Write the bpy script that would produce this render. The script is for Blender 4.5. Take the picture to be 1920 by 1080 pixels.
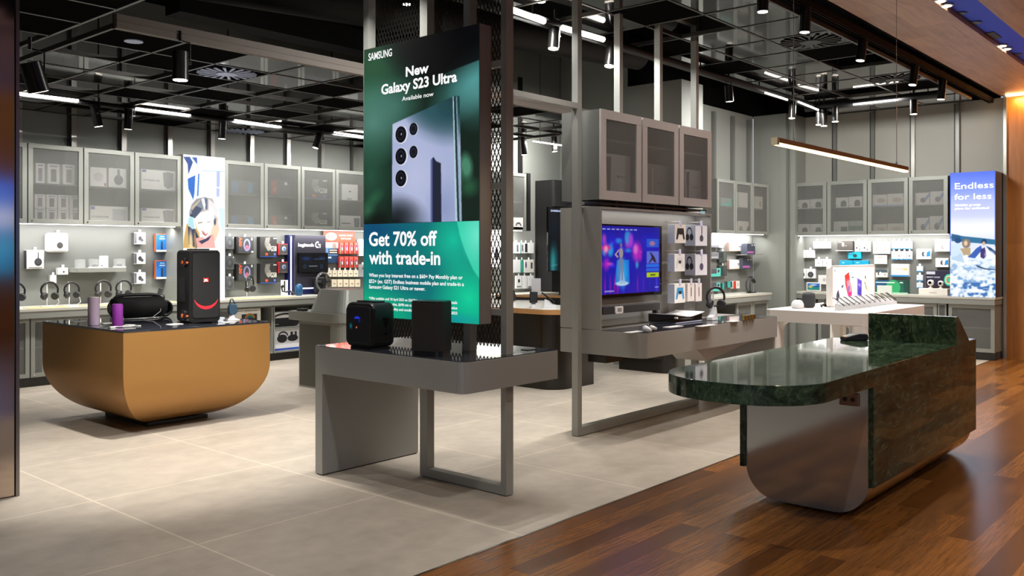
import bpy, bmesh, math, random
import numpy as np
from mathutils import Vector, Matrix
random.seed(7)
for _o in list(bpy.data.objects): bpy.data.objects.remove(_o)
SC = bpy.context.scene
COL = SC.collection
PI = math.pi
# ------------------------------------------------------------------ camera
# X runs along the shop front (right and away), Y into the shop (left and away), metres
YAW = math.radians(49.0); F = 1660.0; CU = 960.0; CV = 471.4; H = 1.5
SA, CA = math.sin(YAW), math.cos(YAW)
cam = bpy.data.cameras.new('camera'); cam_o = bpy.data.objects.new('camera', cam); COL.objects.link(cam_o)
cam.sensor_width = 36.0; cam.lens = F/1920*36.0; cam.shift_y = -(540-CV)/1920
cam.clip_start = 0.05; cam.clip_end = 100
cam_o.location = (0, 0, H); cam_o.rotation_euler = (PI/2, 0, -YAW)
SC.camera = cam_o
# ------------------------------------------------------------------ world, exposure
w = bpy.data.worlds.new('world'); SC.world = w; w.use_nodes = True
bgn = w.node_tree.nodes['Background']
bgn.inputs[0].default_value = (0.74, 0.80, 0.90, 1); bgn.inputs[1].default_value = 0.75
SC.view_settings.view_transform = 'Standard'; SC.view_settings.look = 'None'
SC.view_settings.exposure = 0.0; SC.view_settings.gamma = 1; SC.view_settings.use_curve_mapping = False

def at(u, v, axis, val):
    """point of the place seen at reference position (u,v) on the plane axis=val"""
    r = (u-CU)/F; d = (v-CV)/F
    x, y, z = SA+r*CA, CA-r*SA, -d
    t = {'x': lambda: val/x, 'y': lambda: val/y, 'z': lambda: (val-H)/z}[axis]()
    return Vector((t*x, t*y, H+t*z))

def lin(c):
    c = c/255.0
    return c/12.92 if c <= 0.04045 else ((c+0.055)/1.055)**2.4
def rgb(h):
    if isinstance(h, str):
        h = h.lstrip('#'); h = tuple(int(h[i:i+2], 16) for i in (0, 2, 4))
    return tuple(lin(x) for x in h)+(1.0,)

# ------------------------------------------------------------------ materials
MATS = {}
def mat(name, col='#808080', rough=0.5, metal=0.0, var=0.06, vscale=6.0, spec=0.5, emit=None, estr=1.0, coat=0.0, bump=0.0, ior=None):
    if name in MATS: return MATS[name]
    m = bpy.data.materials.new(name); m.use_nodes = True
    nt = m.node_tree; b = nt.nodes['Principled BSDF']
    b.inputs['Roughness'].default_value = rough; b.inputs['Metallic'].default_value = metal
    b.inputs['Specular IOR Level'].default_value = spec
    if ior: b.inputs['IOR'].default_value = ior
    b.inputs['Coat Weight'].default_value = coat
    c = rgb(col)
    if emit:
        b.inputs['Emission Color'].default_value = rgb(emit); b.inputs['Emission Strength'].default_value = estr
    if var > 0:
        tc = nt.nodes.new('ShaderNodeTexCoord'); n = nt.nodes.new('ShaderNodeTexNoise')
        n.inputs['Scale'].default_value = vscale; n.inputs['Detail'].default_value = 4
        nt.links.new(tc.outputs['Object'], n.inputs['Vector'])
        mx = nt.nodes.new('ShaderNodeMix'); mx.data_type = 'RGBA'
        mx.inputs[6].default_value = tuple(x*(1-var) for x in c[:3])+(1,)
        mx.inputs[7].default_value = tuple(min(1, x*(1+var)) for x in c[:3])+(1,)
        nt.links.new(n.outputs['Fac'], mx.inputs[0]); nt.links.new(mx.outputs[2], b.inputs['Base Color'])
        if bump > 0:
            bp = nt.nodes.new('ShaderNodeBump'); bp.inputs['Strength'].default_value = bump
            nt.links.new(n.outputs['Fac'], bp.inputs['Height']); nt.links.new(bp.outputs[0], b.inputs['Normal'])
    else:
        b.inputs['Base Color'].default_value = c
    MATS[name] = m
    return m

def attr_mat(name, rough=0.45, emission=0.0, diffuse=True):
    m = bpy.data.materials.new(name); m.use_nodes = True; nt = m.node_tree
    b = nt.nodes['Principled BSDF']; a = nt.nodes.new('ShaderNodeAttribute'); a.attribute_name = 'Col'
    b.inputs['Roughness'].default_value = rough
    if emission: b.inputs['Specular IOR Level'].default_value = 0.12
    if diffuse: nt.links.new(a.outputs['Color'], b.inputs['Base Color'])
    else: b.inputs['Base Color'].default_value = (0.01, 0.01, 0.01, 1)
    if emission:
        nt.links.new(a.outputs['Color'], b.inputs['Emission Color']); b.inputs['Emission Strength'].default_value = emission
    MATS[name] = m
    return m
PRINT = attr_mat('printed_card', 0.45)
SCREEN = attr_mat('lit_screen', 0.25, 1.0, False)
LIGHTBOX = attr_mat('lightbox_film', 0.4, 1.0, False)

# ------------------------------------------------------------------ mesh builder
_txt = {}
def text_mesh(s, size, bold=0.0, align='LEFT', space=1.0):
    k = (s, size, bold, align, space)
    if k in _txt: return _txt[k]
    cu = bpy.data.curves.new('t', 'FONT'); cu.body = s; cu.size = size; cu.offset = bold; cu.align_x = align
    cu.resolution_u = 3; cu.space_character = space
    ob = bpy.data.objects.new('t', cu); COL.objects.link(ob)
    dg = bpy.context.evaluated_depsgraph_get(); me = bpy.data.meshes.new_from_object(ob.evaluated_get(dg))
    vs = [(v.co.x, v.co.y) for v in me.vertices]; fs = [tuple(p.vertices) for p in me.polygons]
    bpy.data.objects.remove(ob); bpy.data.curves.remove(cu); bpy.data.meshes.remove(me)
    _txt[k] = (vs, fs)
    return _txt[k]

class G:
    def __init__(s): s.v = []; s.f = []; s.c = []; s.m = []; s.s = []; s.T = None
    def add(s, vs, fs, col=None, mi=0, smooth=False):
        o = len(s.v)
        if s.T is not None: vs = [tuple(s.T @ Vector(p)) for p in vs]
        s.v += [tuple(p) for p in vs]
        c = rgb(col) if col is not None else (0.5, 0.5, 0.5, 1)
        for f in fs: s.f.append(tuple(i+o for i in f)); s.c.append(c); s.m.append(mi); s.s.append(smooth)
        return s
    def box(s, x0, x1, y0, y1, z0, z1, col=None, bev=0, seg=2, mi=0):
        if x0 > x1: x0, x1 = x1, x0
        if y0 > y1: y0, y1 = y1, y0
        if z0 > z1: z0, z1 = z1, z0
        V = [(x, y, z) for x in (x0, x1) for y in (y0, y1) for z in (z0, z1)]
        Fc = [(0, 1, 3, 2), (4, 6, 7, 5), (0, 4, 5, 1), (2, 3, 7, 6), (0, 2, 6, 4), (1, 5, 7, 3)]
        if bev <= 0: return s.add(V, Fc, col, mi)
        bev = min(bev, 0.49*min(x1-x0, y1-y0, z1-z0))
        bm = bmesh.new(); bv = [bm.verts.new(p) for p in V]
        for f in Fc: bm.faces.new([bv[i] for i in f])
        bmesh.ops.bevel(bm, geom=bm.edges[:], offset=bev, segments=seg, profile=0.5, affect='EDGES')
        bm.verts.index_update(); vs = [v.co[:] for v in bm.verts]; fs = [tuple(v.index for v in f.verts) for f in bm.faces]
        bm.free(); return s.add(vs, fs, col, mi, seg > 2)
    def prism(s, pts, a0, a1, axis='z', col=None, mi=0, smooth=False):
        n = len(pts)
        P = {'z': lambda p, a: (p[0], p[1], a), 'y': lambda p, a: (p[0], a, p[1]), 'x': lambda p, a: (a, p[0], p[1])}[axis]
        V = [P(p, a0) for p in pts]+[P(p, a1) for p in pts]
        s.add(V, [tuple(range(n-1, -1, -1)), tuple(range(n, 2*n))], col, mi)
        o = len(s.v)-2*n; c = rgb(col) if col is not None else (.5, .5, .5, 1)
        for i in range(n):
            j = (i+1) % n; s.f.append((o+i, o+j, o+n+j, o+n+i)); s.c.append(c); s.m.append(mi); s.s.append(smooth)
        return s
    def rrect(s, x0, x1, y0, y1, r, a0, a1, axis='z', col=None, mi=0, corners=(1, 1, 1, 1), k=6):
        return s.prism(rr(x0, x1, y0, y1, r, corners, k), a0, a1, axis, col, mi, False)
    def cyl(s, p0, p1, r0, r1=None, n=20, col=None, mi=0, caps=True, smooth=True):
        r1 = r0 if r1 is None else r1
        p0 = Vector(p0); p1 = Vector(p1); d = (p1-p0).normalized()
        a = d.orthogonal().normalized(); b = d.cross(a)
        V = []
        for p, r in ((p0, r0), (p1, r1)):
            for i in range(n):
                t = 2*PI*i/n; V.append(tuple(p+a*(r*math.cos(t))+b*(r*math.sin(t))))
        s.add(V, [(i, (i+1) % n, n+(i+1) % n, n+i) for i in range(n)], col, mi, smooth)
        if caps:
            s.add(V[:n], [tuple(range(n-1, -1, -1))], col, mi); s.add(V[n:], [tuple(range(n))], col, mi)
        return s
    def tube(s, pts, r, n=8, col=None, mi=0, closed=False):
        P = [Vector(p) for p in pts]; m = len(P); V = []; up = None
        for i in range(m):
            if closed: d = (P[(i+1) % m]-P[i-1])
            else: d = P[min(i+1, m-1)]-P[max(i-1, 0)]
            d = d.normalized() if d.length > 1e-9 else Vector((0, 0, 1))
            if up is None: up = d.orthogonal().normalized()
            up = (up-d*up.dot(d))
            up = up.normalized() if up.length > 1e-6 else d.orthogonal().normalized()
            b = d.cross(up); rad = r[i] if isinstance(r, (list, tuple)) else r
            for k in range(n):
                t = 2*PI*k/n; V.append(tuple(P[i]+up*(rad*math.cos(t))+b*(rad*math.sin(t))))
        fs = []
        for i in range(m if closed else m-1):
            j = (i+1) % m
            for k in range(n): fs.append((i*n+k, i*n+(k+1) % n, j*n+(k+1) % n, j*n+k))
        if not closed: fs += [tuple(range(n-1, -1, -1)), tuple(range((m-1)*n, m*n))]
        return s.add(V, fs, col, mi, True)
    def lathe(s, prof, c=(0, 0, 0), n=28, axis='z', col=None, mi=0, smooth=True):
        V = []
        for r, h in prof:
            for i in range(n):
                t = 2*PI*i/n; a, b = r*math.cos(t), r*math.sin(t)
                p = {'z': (a, b, h), 'y': (a, h, b), 'x': (h, a, b)}[axis]
                V.append((c[0]+p[0], c[1]+p[1], c[2]+p[2]))
        fs = []
        for j in range(len(prof)-1):
            for i in range(n): fs.append((j*n+i, j*n+(i+1) % n, (j+1)*n+(i+1) % n, (j+1)*n+i))
        s.add(V, fs, col, mi, smooth)
        m = len(prof)
        if prof[0][0] > 1e-6: s.add(V[:n], [tuple(range(n-1, -1, -1))], col, mi)
        if prof[-1][0] > 1e-6: s.add(V[(m-1)*n:], [tuple(range(n))], col, mi)
        return s
    # flat print shapes on a front plane y = y0 (x right, z up)
    def fl(s, pts, y0, col, mi=0):
        return s.add([(p[0], y0, p[1]) for p in pts], [tuple(range(len(pts)))], col, mi)
    def disc(s, cx, cz, rx, rz, y0, col, n=20, mi=0):
        return s.fl([(cx+rx*math.cos(2*PI*i/n), cz+rz*math.sin(2*PI*i/n)) for i in range(n)], y0, col, mi)
    def ring(s, cx, cz, rx, rz, w_, y0, col, a0=0, a1=360, n=24, mi=0):
        V = []; m = n+1
        for i in range(m):
            t = math.radians(a0+(a1-a0)*i/n)
            V.append((cx+rx*math.cos(t), y0, cz+rz*math.sin(t))); V.append((cx+(rx-w_)*math.cos(t), y0, cz+(rz-w_)*math.sin(t)))
        return s.add(V, [(2*i, 2*i+2, 2*i+3, 2*i+1) for i in range(n)], col, mi)
    def rect(s, x0, x1, z0, z1, y0, col, mi=0):
        return s.fl([(x0, z0), (x1, z0), (x1, z1), (x0, z1)], y0, col, mi)
    def text(s, t, x, z, size, y0, col, bold=0.0, align='LEFT', sx=1.0, space=1.0, mi=0):
        vs, fs = text_mesh(t, size, bold, align, space)
        return s.add([(x+p[0]*sx, y0, z+p[1]) for p in vs], fs, col, mi)
    def build(s, name, m, parent=None, loc=(0, 0, 0), rotz=0.0, recalc=True, bevel=0):
        me = bpy.data.meshes.new(name); me.from_pydata(s.v, [], s.f)
        ms = m if isinstance(m, (list, tuple)) else [m]
        for x in ms: me.materials.append(x)
        me.polygons.foreach_set('material_index', [min(i, len(ms)-1) for i in s.m])
        me.polygons.foreach_set('use_smooth', s.s)
        ca = me.color_attributes.new('Col', 'FLOAT_COLOR', 'CORNER')
        ar = []
        for f, c in zip(s.f, s.c): ar += list(c)*len(f)
        ca.data.foreach_set('color', ar)
        me.update()
        if recalc:
            bm = bmesh.new(); bm.from_mesh(me); bmesh.ops.recalc_face_normals(bm, faces=bm.faces[:]); bm.to_mesh(me); bm.free()
        o = bpy.data.objects.new(name, me); COL.objects.link(o); o.location = loc; o.rotation_euler = (0, 0, rotz)
        if parent: o.parent = parent
        if bevel:
            md = o.modifiers.new('bevel', 'BEVEL'); md.width = bevel; md.segments = 2; md.limit_method = 'ANGLE'; md.angle_limit = math.radians(40)
        return o

def rr(x0, x1, y0, y1, r, corners=(1, 1, 1, 1), k=6):
    """rounded rectangle outline, corners in order (x0,y0),(x1,y0),(x1,y1),(x0,y1)"""
    P = []
    for (cx, cy, a, on) in ((x0, y0, 180, corners[0]), (x1, y0, 270, corners[1]), (x1, y1, 0, corners[2]), (x0, y1, 90, corners[3])):
        if not on or r <= 0: P.append((cx, cy)); continue
        q = r*(on if on > 0 else 1); q = min(q, abs(x1-x0)/2, abs(y1-y0)/2)
        ox = cx+q if cx == x0 else cx-q; oy = cy+q if cy == y0 else cy-q
        for i in range(k+1):
            t = math.radians(a+90*i/k); P.append((ox+q*math.cos(t), oy+q*math.sin(t)))
    return P

def thing(name, label, cat, loc=(0, 0, 0), rotz=0.0, group=None):
    o = bpy.data.objects.new(name, None); COL.objects.link(o); o.empty_display_size = 0.1
    o.location = loc; o.rotation_euler = (0, 0, rotz); o['label'] = label; o['category'] = cat
    if group: o['group'] = group
    return o
def tag(o, label, cat, group=None, kind=None):
    o['label'] = label; o['category'] = cat
    if group: o['group'] = group
    if kind: o['kind'] = kind
    return o
def struct(o, label=None):
    o['kind'] = 'structure'
    if label: o['label'] = label
    return o
def dup(root, loc=None, rotz=None, label=None):
    r = root.copy(); COL.objects.link(r)
    if loc is not None: r.location = loc
    if rotz is not None: r.rotation_euler = (0, 0, rotz)
    if label: r['label'] = label
    for ch in list(root.children):
        c = ch.copy(); COL.objects.link(c); c.parent = r
        for g in list(ch.children):
            d = g.copy(); COL.objects.link(d); d.parent = c
    return r

class Canvas:
    """a picture laid out as vertex colours of a fine grid (for lit screens and posters)"""
    def __init__(s, nx, nz, base='#000000'):
        s.nx, s.nz = nx, nz; s.a = np.zeros((nz, nx, 3)); s.a[:] = [int(base[i:i+2], 16)/255 for i in (1, 3, 5)]
        s.X, s.Z = np.meshgrid(np.linspace(0, 1, nx), np.linspace(0, 1, nz))   # z up
    def c(s, h): return np.array([int(h[i:i+2], 16)/255 for i in (1, 3, 5)])
    def mix(s, m, col):
        m = np.clip(m, 0, 1)[..., None]; s.a = s.a*(1-m)+s.c(col)*m; return s
    def blob(s, x, z, rx, rz, col, soft=0.5, k=1.0, rot=0):
        dx, dz = s.X-x, s.Z-z; r = math.radians(rot)
        dx, dz = dx*math.cos(r)+dz*math.sin(r), -dx*math.sin(r)+dz*math.cos(r)
        d = np.sqrt((dx/rx)**2+(dz/rz)**2); return s.mix(k*np.clip((1-d)/max(soft, 1e-3), 0, 1), col)
    def poly(s, pts, col, k=1.0):
        acc = np.zeros_like(s.X); n = len(pts)
        for ox in (-.33, 0, .33):
            for oz in (-.33, 0, .33):
                m = np.zeros_like(s.X, bool); X = s.X+ox/s.nx; Z = s.Z+oz/s.nz
                for i in range(n):
                    x0, z0 = pts[i]; x1, z1 = pts[(i+1) % n]
                    if z0 == z1: continue
                    c = ((Z >= min(z0, z1)) & (Z < max(z0, z1))) & (X < x0+(Z-z0)*(x1-x0)/(z1-z0)); m ^= c
                acc += m
        return s.mix(acc/9*k, col)
    def noise(s, sx, sz, seed=0):
        rg = np.random.RandomState(seed); g = rg.rand(sz+2, sx+2)
        x = s.X*sx; z = s.Z*sz; xi = x.astype(int); zi = z.astype(int); fx = x-xi; fz = z-zi
        fx = fx*fx*(3-2*fx); fz = fz*fz*(3-2*fz)
        return (g[zi, xi]*(1-fx)+g[zi, xi+1]*fx)*(1-fz)+(g[zi+1, xi]*(1-fx)+g[zi+1, xi+1]*fx)*fz
    def build(s, name, m, x0, x1, z0, z1, y0, parent, gain=1.0):
        nx, nz = s.nx, s.nz
        vs = np.stack([x0+(x1-x0)*s.X, np.full_like(s.X, y0), z0+(z1-z0)*s.Z], -1).reshape(-1, 3)
        idx = np.arange(nx*nz).reshape(nz, nx)
        fs = np.stack([idx[:-1, :-1], idx[:-1, 1:], idx[1:, 1:], idx[1:, :-1]], -1).reshape(-1, 4)
        me = bpy.data.meshes.new(name); me.from_pydata(vs.tolist(), [], fs.tolist()); me.materials.append(m)
        a = np.clip(s.a, 0, 1); l = np.where(a <= 0.04045, a/12.92, ((a+0.055)/1.055)**2.4)*gain
        ca = me.color_attributes.new('Col', 'FLOAT_COLOR', 'POINT')
        ca.data.foreach_set('color', np.concatenate([l, np.ones(l.shape[:2]+(1,))], -1).reshape(-1))
        o = bpy.data.objects.new(name, me); COL.objects.link(o)
        if parent: o.parent = parent
        return o

def area(name, loc, size, power, col=(1, 1, 1), rot=(0, 0, 0), spread=180, shape='RECTANGLE'):
    l = bpy.data.lights.new(name, 'AREA'); l.shape = shape; l.size = size[0]; l.size_y = size[1]; l.energy = power; l.color = col
    l.spread = math.radians(spread)
    o = bpy.data.objects.new(name, l); COL.objects.link(o); o.location = loc; o.rotation_euler = rot
    return o
def spotlamp(name, loc, target, power, angle=60, col=(1, 0.93, 0.84), radius=0.03, blend=0.6):
    l = bpy.data.lights.new(name, 'SPOT'); l.energy = power; l.spot_size = math.radians(angle); l.spot_blend = blend
    l.shadow_soft_size = radius; l.color = col
    o = bpy.data.objects.new(name, l); COL.objects.link(o); o.location = loc
    d = Vector(target)-Vector(loc); o.rotation_euler = d.to_track_quat('-Z', 'Y').to_euler()
    return o
# ------------------------------------------------------------------ surface materials
def nodes_mat(name):
    m = bpy.data.materials.new(name); m.use_nodes = True; MATS[name] = m
    return m, m.node_tree, m.node_tree.nodes['Principled BSDF']
def ramp(nt, stops):
    r = nt.nodes.new('ShaderNodeValToRGB'); e = r.color_ramp.elements
    while len(e) < len(stops): e.new(0.5)
    for i, (p, c) in enumerate(stops): e[i].position = p; e[i].color = rgb(c)
    return r
def tex(nt, kind, scale, vec=None, **kw):
    n = nt.nodes.new(kind)
    if 'Scale' in n.inputs: n.inputs['Scale'].default_value = scale
    for k, v in kw.items(): n.inputs[k].default_value = v
    if vec is not None: nt.links.new(vec, n.inputs['Vector'])
    return n
def mapping(nt, src='Object', scale=(1, 1, 1), loc=(0, 0, 0), rot=(0, 0, 0)):
    tc = nt.nodes.new('ShaderNodeTexCoord'); mp = nt.nodes.new('ShaderNodeMapping')
    mp.inputs['Scale'].default_value = scale; mp.inputs['Location'].default_value = loc; mp.inputs['Rotation'].default_value = rot
    nt.links.new(tc.outputs[src], mp.inputs['Vector']); return mp.outputs[0]
def mixc(nt, fac, a, b, mode='MIX'):
    m = nt.nodes.new('ShaderNodeMix'); m.data_type = 'RGBA'; m.blend_type = mode
    for i, x in ((6, a), (7, b)):
        if isinstance(x, (tuple, list)): m.inputs[i].default_value = x
        elif isinstance(x, str): m.inputs[i].default_value = rgb(x)
        else: nt.links.new(x, m.inputs[i])
    if isinstance(fac, (int, float)): m.inputs[0].default_value = fac
    else: nt.links.new(fac, m.inputs[0])
    return m.outputs[2]

# large format porcelain tiles, 1.2 m grid
TILE, nt, b = nodes_mat('concrete_tile')
v = mapping(nt, loc=(1.235, 0.61, 0))       # joints at X=2.565+1.2k, Y=4.19+1.2k
br = tex(nt, 'ShaderNodeTexBrick', 1.0, v); br.offset = 0.0; br.squash = 1.0
br.inputs['Brick Width'].default_value = 1.2; br.inputs['Row Height'].default_value = 1.2
br.inputs['Mortar Size'].default_value = 0.007; br.inputs['Mortar Smooth'].default_value = 0.2
br.inputs['Color1'].default_value = rgb('#a59c90'); br.inputs['Color2'].default_value = rgb('#9f968a'); br.inputs['Mortar'].default_value = rgb('#c9beac')
n1 = tex(nt, 'ShaderNodeTexNoise', 1.6, mapping(nt, scale=(1, 1.6, 1)), Detail=6.0, Roughness=0.62)
n2 = tex(nt, 'ShaderNodeTexNoise', 9.0, mapping(nt), Detail=4.0)
r1 = ramp(nt, [(0.3, '#8c8479'), (0.5, '#b0a598'), (0.72, '#c6bbab')]); nt.links.new(n1.outputs['Fac'], r1.inputs[0])
c1 = mixc(nt, 0.30, br.outputs['Color'], r1.outputs[0])
r2 = ramp(nt, [(0.35, '#f2f2f2'), (0.65, '#ffffff')]); nt.links.new(n2.outputs['Fac'], r2.inputs[0])
nt.links.new(mixc(nt, 1.0, c1, r2.outputs[0], 'MULTIPLY'), b.inputs['Base Color'])
b.inputs['Roughness'].default_value = 0.42; b.inputs['Specular IOR Level'].default_value = 0.35

# stained oak planks running along X
WOODF, nt, b = nodes_mat('stained_oak_planks')
v = mapping(nt, loc=(0.3, 0.1, 0))
br = tex(nt, 'ShaderNodeTexBrick', 1.0, v); br.offset = 0.37; br.offset_frequency = 2
br.inputs['Brick Width'].default_value = 1.15; br.inputs['Row Height'].default_value = 0.13
br.inputs['Mortar Size'].default_value = 0.0012; br.inputs['Mortar Smooth'].default_value = 0.1; br.inputs['Bias'].default_value = -0.1
br.inputs['Color1'].default_value = (0, 0, 0, 1); br.inputs['Color2'].default_value = (1, 1, 1, 1); br.inputs['Mortar'].default_value = (0.5, 0.5, 0.5, 1)
rp = ramp(nt, [(0.0, '#623a16'), (0.35, '#7c4c1e'), (0.7, '#955e2a'), (1.0, '#ac7238')]); nt.links.new(br.outputs['Color'], rp.inputs[0])
gn = tex(nt, 'ShaderNodeTexNoise', 3.0, mapping(nt, scale=(1.2, 22, 1)), Detail=8.0, Roughness=0.65, Distortion=0.6)
gr = ramp(nt, [(0.3, '#8a8a8a'), (0.6, '#ffffff')]); nt.links.new(gn.outputs['Fac'], gr.inputs[0])
wc = mixc(nt, 0.75, rp.outputs[0], gr.outputs[0], 'MULTIPLY')
nt.links.new(mixc(nt, br.outputs['Fac'], wc, '#7a4a28'), b.inputs['Base Color'])
b.inputs['Roughness'].default_value = 0.25; b.inputs['Specular IOR Level'].default_value = 0.5
bp = nt.nodes.new('ShaderNodeBump'); bp.inputs['Strength'].default_value = 0.03; nt.links.new(gn.outputs['Fac'], bp.inputs['Height']); nt.links.new(bp.outputs[0], b.inputs['Normal'])

def plank_mat(name, cols, scale, loc=(0, 0, 0), rot=(0, 0, 0), bw=1.2, rh=0.3, rough=0.45):
    m, nt, b = nodes_mat(name)
    v = mapping(nt, loc=loc, rot=rot)
    br = tex(nt, 'ShaderNodeTexBrick', 1.0, v); br.offset = 0.4
    br.inputs['Brick Width'].default_value = bw; br.inputs['Row Height'].default_value = rh; br.inputs['Mortar Size'].default_value = 0.0006
    br.inputs['Color1'].default_value = (0, 0, 0, 1); br.inputs['Color2'].default_value = (1, 1, 1, 1); br.inputs['Mortar'].default_value = (0.3, 0.3, 0.3, 1)
    rp = ramp(nt, [(0, cols[0]), (0.5, cols[1]), (1, cols[2])]); nt.links.new(br.outputs['Color'], rp.inputs[0])
    gn = tex(nt, 'ShaderNodeTexNoise', 2.0, mapping(nt, scale=scale), Detail=6.0, Roughness=0.6, Distortion=0.8)
    gr = ramp(nt, [(0.3, '#c8c8c8'), (0.65, '#ffffff')]); nt.links.new(gn.outputs['Fac'], gr.inputs[0])
    nt.links.new(mixc(nt, 0.8, rp.outputs[0], gr.outputs[0], 'MULTIPLY'), b.inputs['Base Color'])
    b.inputs['Roughness'].default_value = rough
    return m
SOFFIT = plank_mat('timber_soffit', ('#b08c74', '#be987e', '#cba48a'), (0.7, 9, 1))
WALLWOOD = plank_mat('timber_wall', ('#9b5f22', '#a86a28', '#b5772f'), (9, 9, 0.6), bw=3.0, rh=1.6, rot=(PI/2, 0, 0))

M_WALL = mat('painted_panel', '#8e908a', 0.6, var=0.03, vscale=1.5)
M_WALLB = mat('painted_panel_warm', '#97958c', 0.6, var=0.03, vscale=1.5)
M_STEELB = mat('batten_steel', '#b8b6b0', 0.28, 0.85, var=0.05)
M_DARKGAP = mat('dark_recess', '#3c3b38', 0.6)
M_GREY = mat('grey_powdercoat', '#898b85', 0.42, 0.25, var=0.03, vscale=2)
M_GREYD = mat('grey_powdercoat_dark', '#6f706c', 0.42, 0.25, var=0.03, vscale=2)
M_FRAME = mat('grey_steel_section', '#969792', 0.38, 0.2, var=0.04, vscale=3)
M_TABLE = mat('grey_table_steel', '#979895', 0.40, 0.2, var=0.04, vscale=3)
M_BLACK = mat('black_matt', '#141313', 0.5, var=0.1)
M_BLACKG = mat('black_gloss', '#0a0a0b', 0.08, var=0.0, spec=0.7)
M_CEIL = mat('black_ceiling', '#080808', 0.9, var=0.2, vscale=2, spec=.08)
M_PLINTH = mat('black_plinth', '#12100e', 0.3, var=0.1)
M_WHITE = mat('white_laminate', '#e9e6e2', 0.3, var=0.01)
M_TOPG = mat('counter_laminate', '#a7a69d', 0.28, 0.0, var=0.03, vscale=3)
M_CHROME = mat('chrome', '#c9c9c9', 0.15, 1.0, var=0)
M_RAFTG = mat('gloss_black_tile', '#0b0b0c', 0.05, 0.0, var=0, spec=0.6, ior=1.9)
M_RAFTM = mat('matt_black_tile', '#0b0b0b', 0.8, 0.0, var=0.1, spec=0.04, ior=1.12)
M_RAFTF = mat('raft_edge_metal', '#454340', 0.4, 0.5, var=0.05)
M_WOODE = mat('timber_edge', '#a87a4c', 0.4, var=0.12, vscale=20)
M_CABLE = mat('white_cable', '#d5d3ce', 0.4, var=0.0)
M_LED = mat('led_diffuser', '#ffffff', 0.4, var=0, emit='#fff4e6', estr=9.0)
M_LEDW = mat('warm_led_diffuser', '#ffe2b0', 0.4, var=0, emit='#ffcf8c', estr=9.0)
M_LAMP = mat('lamp_lens', '#ffffff', 0.4, var=0, emit='#fff1de', estr=14.0)

# glass front with an etched haze: partly see-through
def haze_mat(name, col, opacity, rough=0.35):
    m, nt, b = nodes_mat(name)
    b.inputs['Base Color'].default_value = rgb(col); b.inputs['Roughness'].default_value = rough
    tr = nt.nodes.new('ShaderNodeBsdfTransparent'); mx = nt.nodes.new('ShaderNodeMixShader')
    # fine perforation makes a constant veil
    mx.inputs[0].default_value = opacity
    out = nt.nodes['Material Output']
    nt.links.new(tr.outputs[0], mx.inputs[1]); nt.links.new(b.outputs[0], mx.inputs[2]); nt.links.new(mx.outputs[0], out.inputs[0])
    return m
M_PANE = haze_mat('perforated_steel_pane', '#777874', 0.36, 0.5)
M_ACRYL = haze_mat('clear_acrylic', '#dfe4e6', 0.16, 0.1)

# ------------------------------------------------------------------ room light colours
WARM = (1.0, 0.95, 0.88); NEUT = (1.0, 0.985, 0.95)
LS = 1.0

# ------------------------------------------------------------------ floor, walls, ceiling
g = G(); g.add([(-6, 3.02, 0), (16, 3.02, 0), (16, 12, 0), (-6, 12, 0)], [(0, 1, 2, 3)]); struct(g.build('floor', TILE))
g = G(); g.add([(-6, -6, 0.0), (16, -6, 0.0), (16, 3.02, 0.0), (-6, 3.02, 0.0)], [(0, 1, 2, 3)]); struct(g.build('floor', WOODF))
g = G(); g.box(-6, 13.9, 3.012, 3.026, -0.01, 0.0025); struct(g.build('trim_1', M_CHROME))
ZC = 4.7
g = G(); g.box(-6, 16, 3.0, 12, ZC, ZC+0.1); struct(g.build('ceiling', M_CEIL))
WY = 11.0
g = G(); g.box(-6.0, -5.9, 3.02, 11.0, 0, ZC); struct(g.build('wall_unseen_end', M_GREYD))  # unseen end wall added to keep world light off the ceiling
g = G(); g.box(-6, 9.35, WY, WY+0.1, 0, ZC); struct(g.build('wall_left', M_WALL))
g = G(); g.box(9.3, 11.6, 8.95, 9.05, 0, ZC).box(9.3, 9.4, 9.0, 11.1, 0, ZC); struct(g.build('wall_back', M_WALL))
g = G(); g.box(9.8, 13.25, 6.4, 6.5, 0, 3.66).box(11.5, 11.6, 6.5, 9.05, 0, ZC); struct(g.build('wall_back', M_WALL))
g = G(); g.box(13.25, 13.35, 5.951, 6.39, 0, 3.66).box(13.25, 14.0, 5.85, 5.95, 0, 3.66); struct(g.build('wall_back', M_GREY))
g = G(); g.box(13.9, 14.0, 2.94, 5.9, 0, 3.66); struct(g.build('wall_right', M_WALLB))
g = G(); g.box(9.8, 16, 6.45, 6.5, 3.66, ZC).box(13.95, 14.0, 3.0, 6.5, 3.66, ZC); struct(g.build('wall_back', M_CEIL))
g = G(); g.box(9.76, 10.3, 5.67, 6.7, 0, 3.66); struct(g.build('wall_column', M_WALL))
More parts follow.
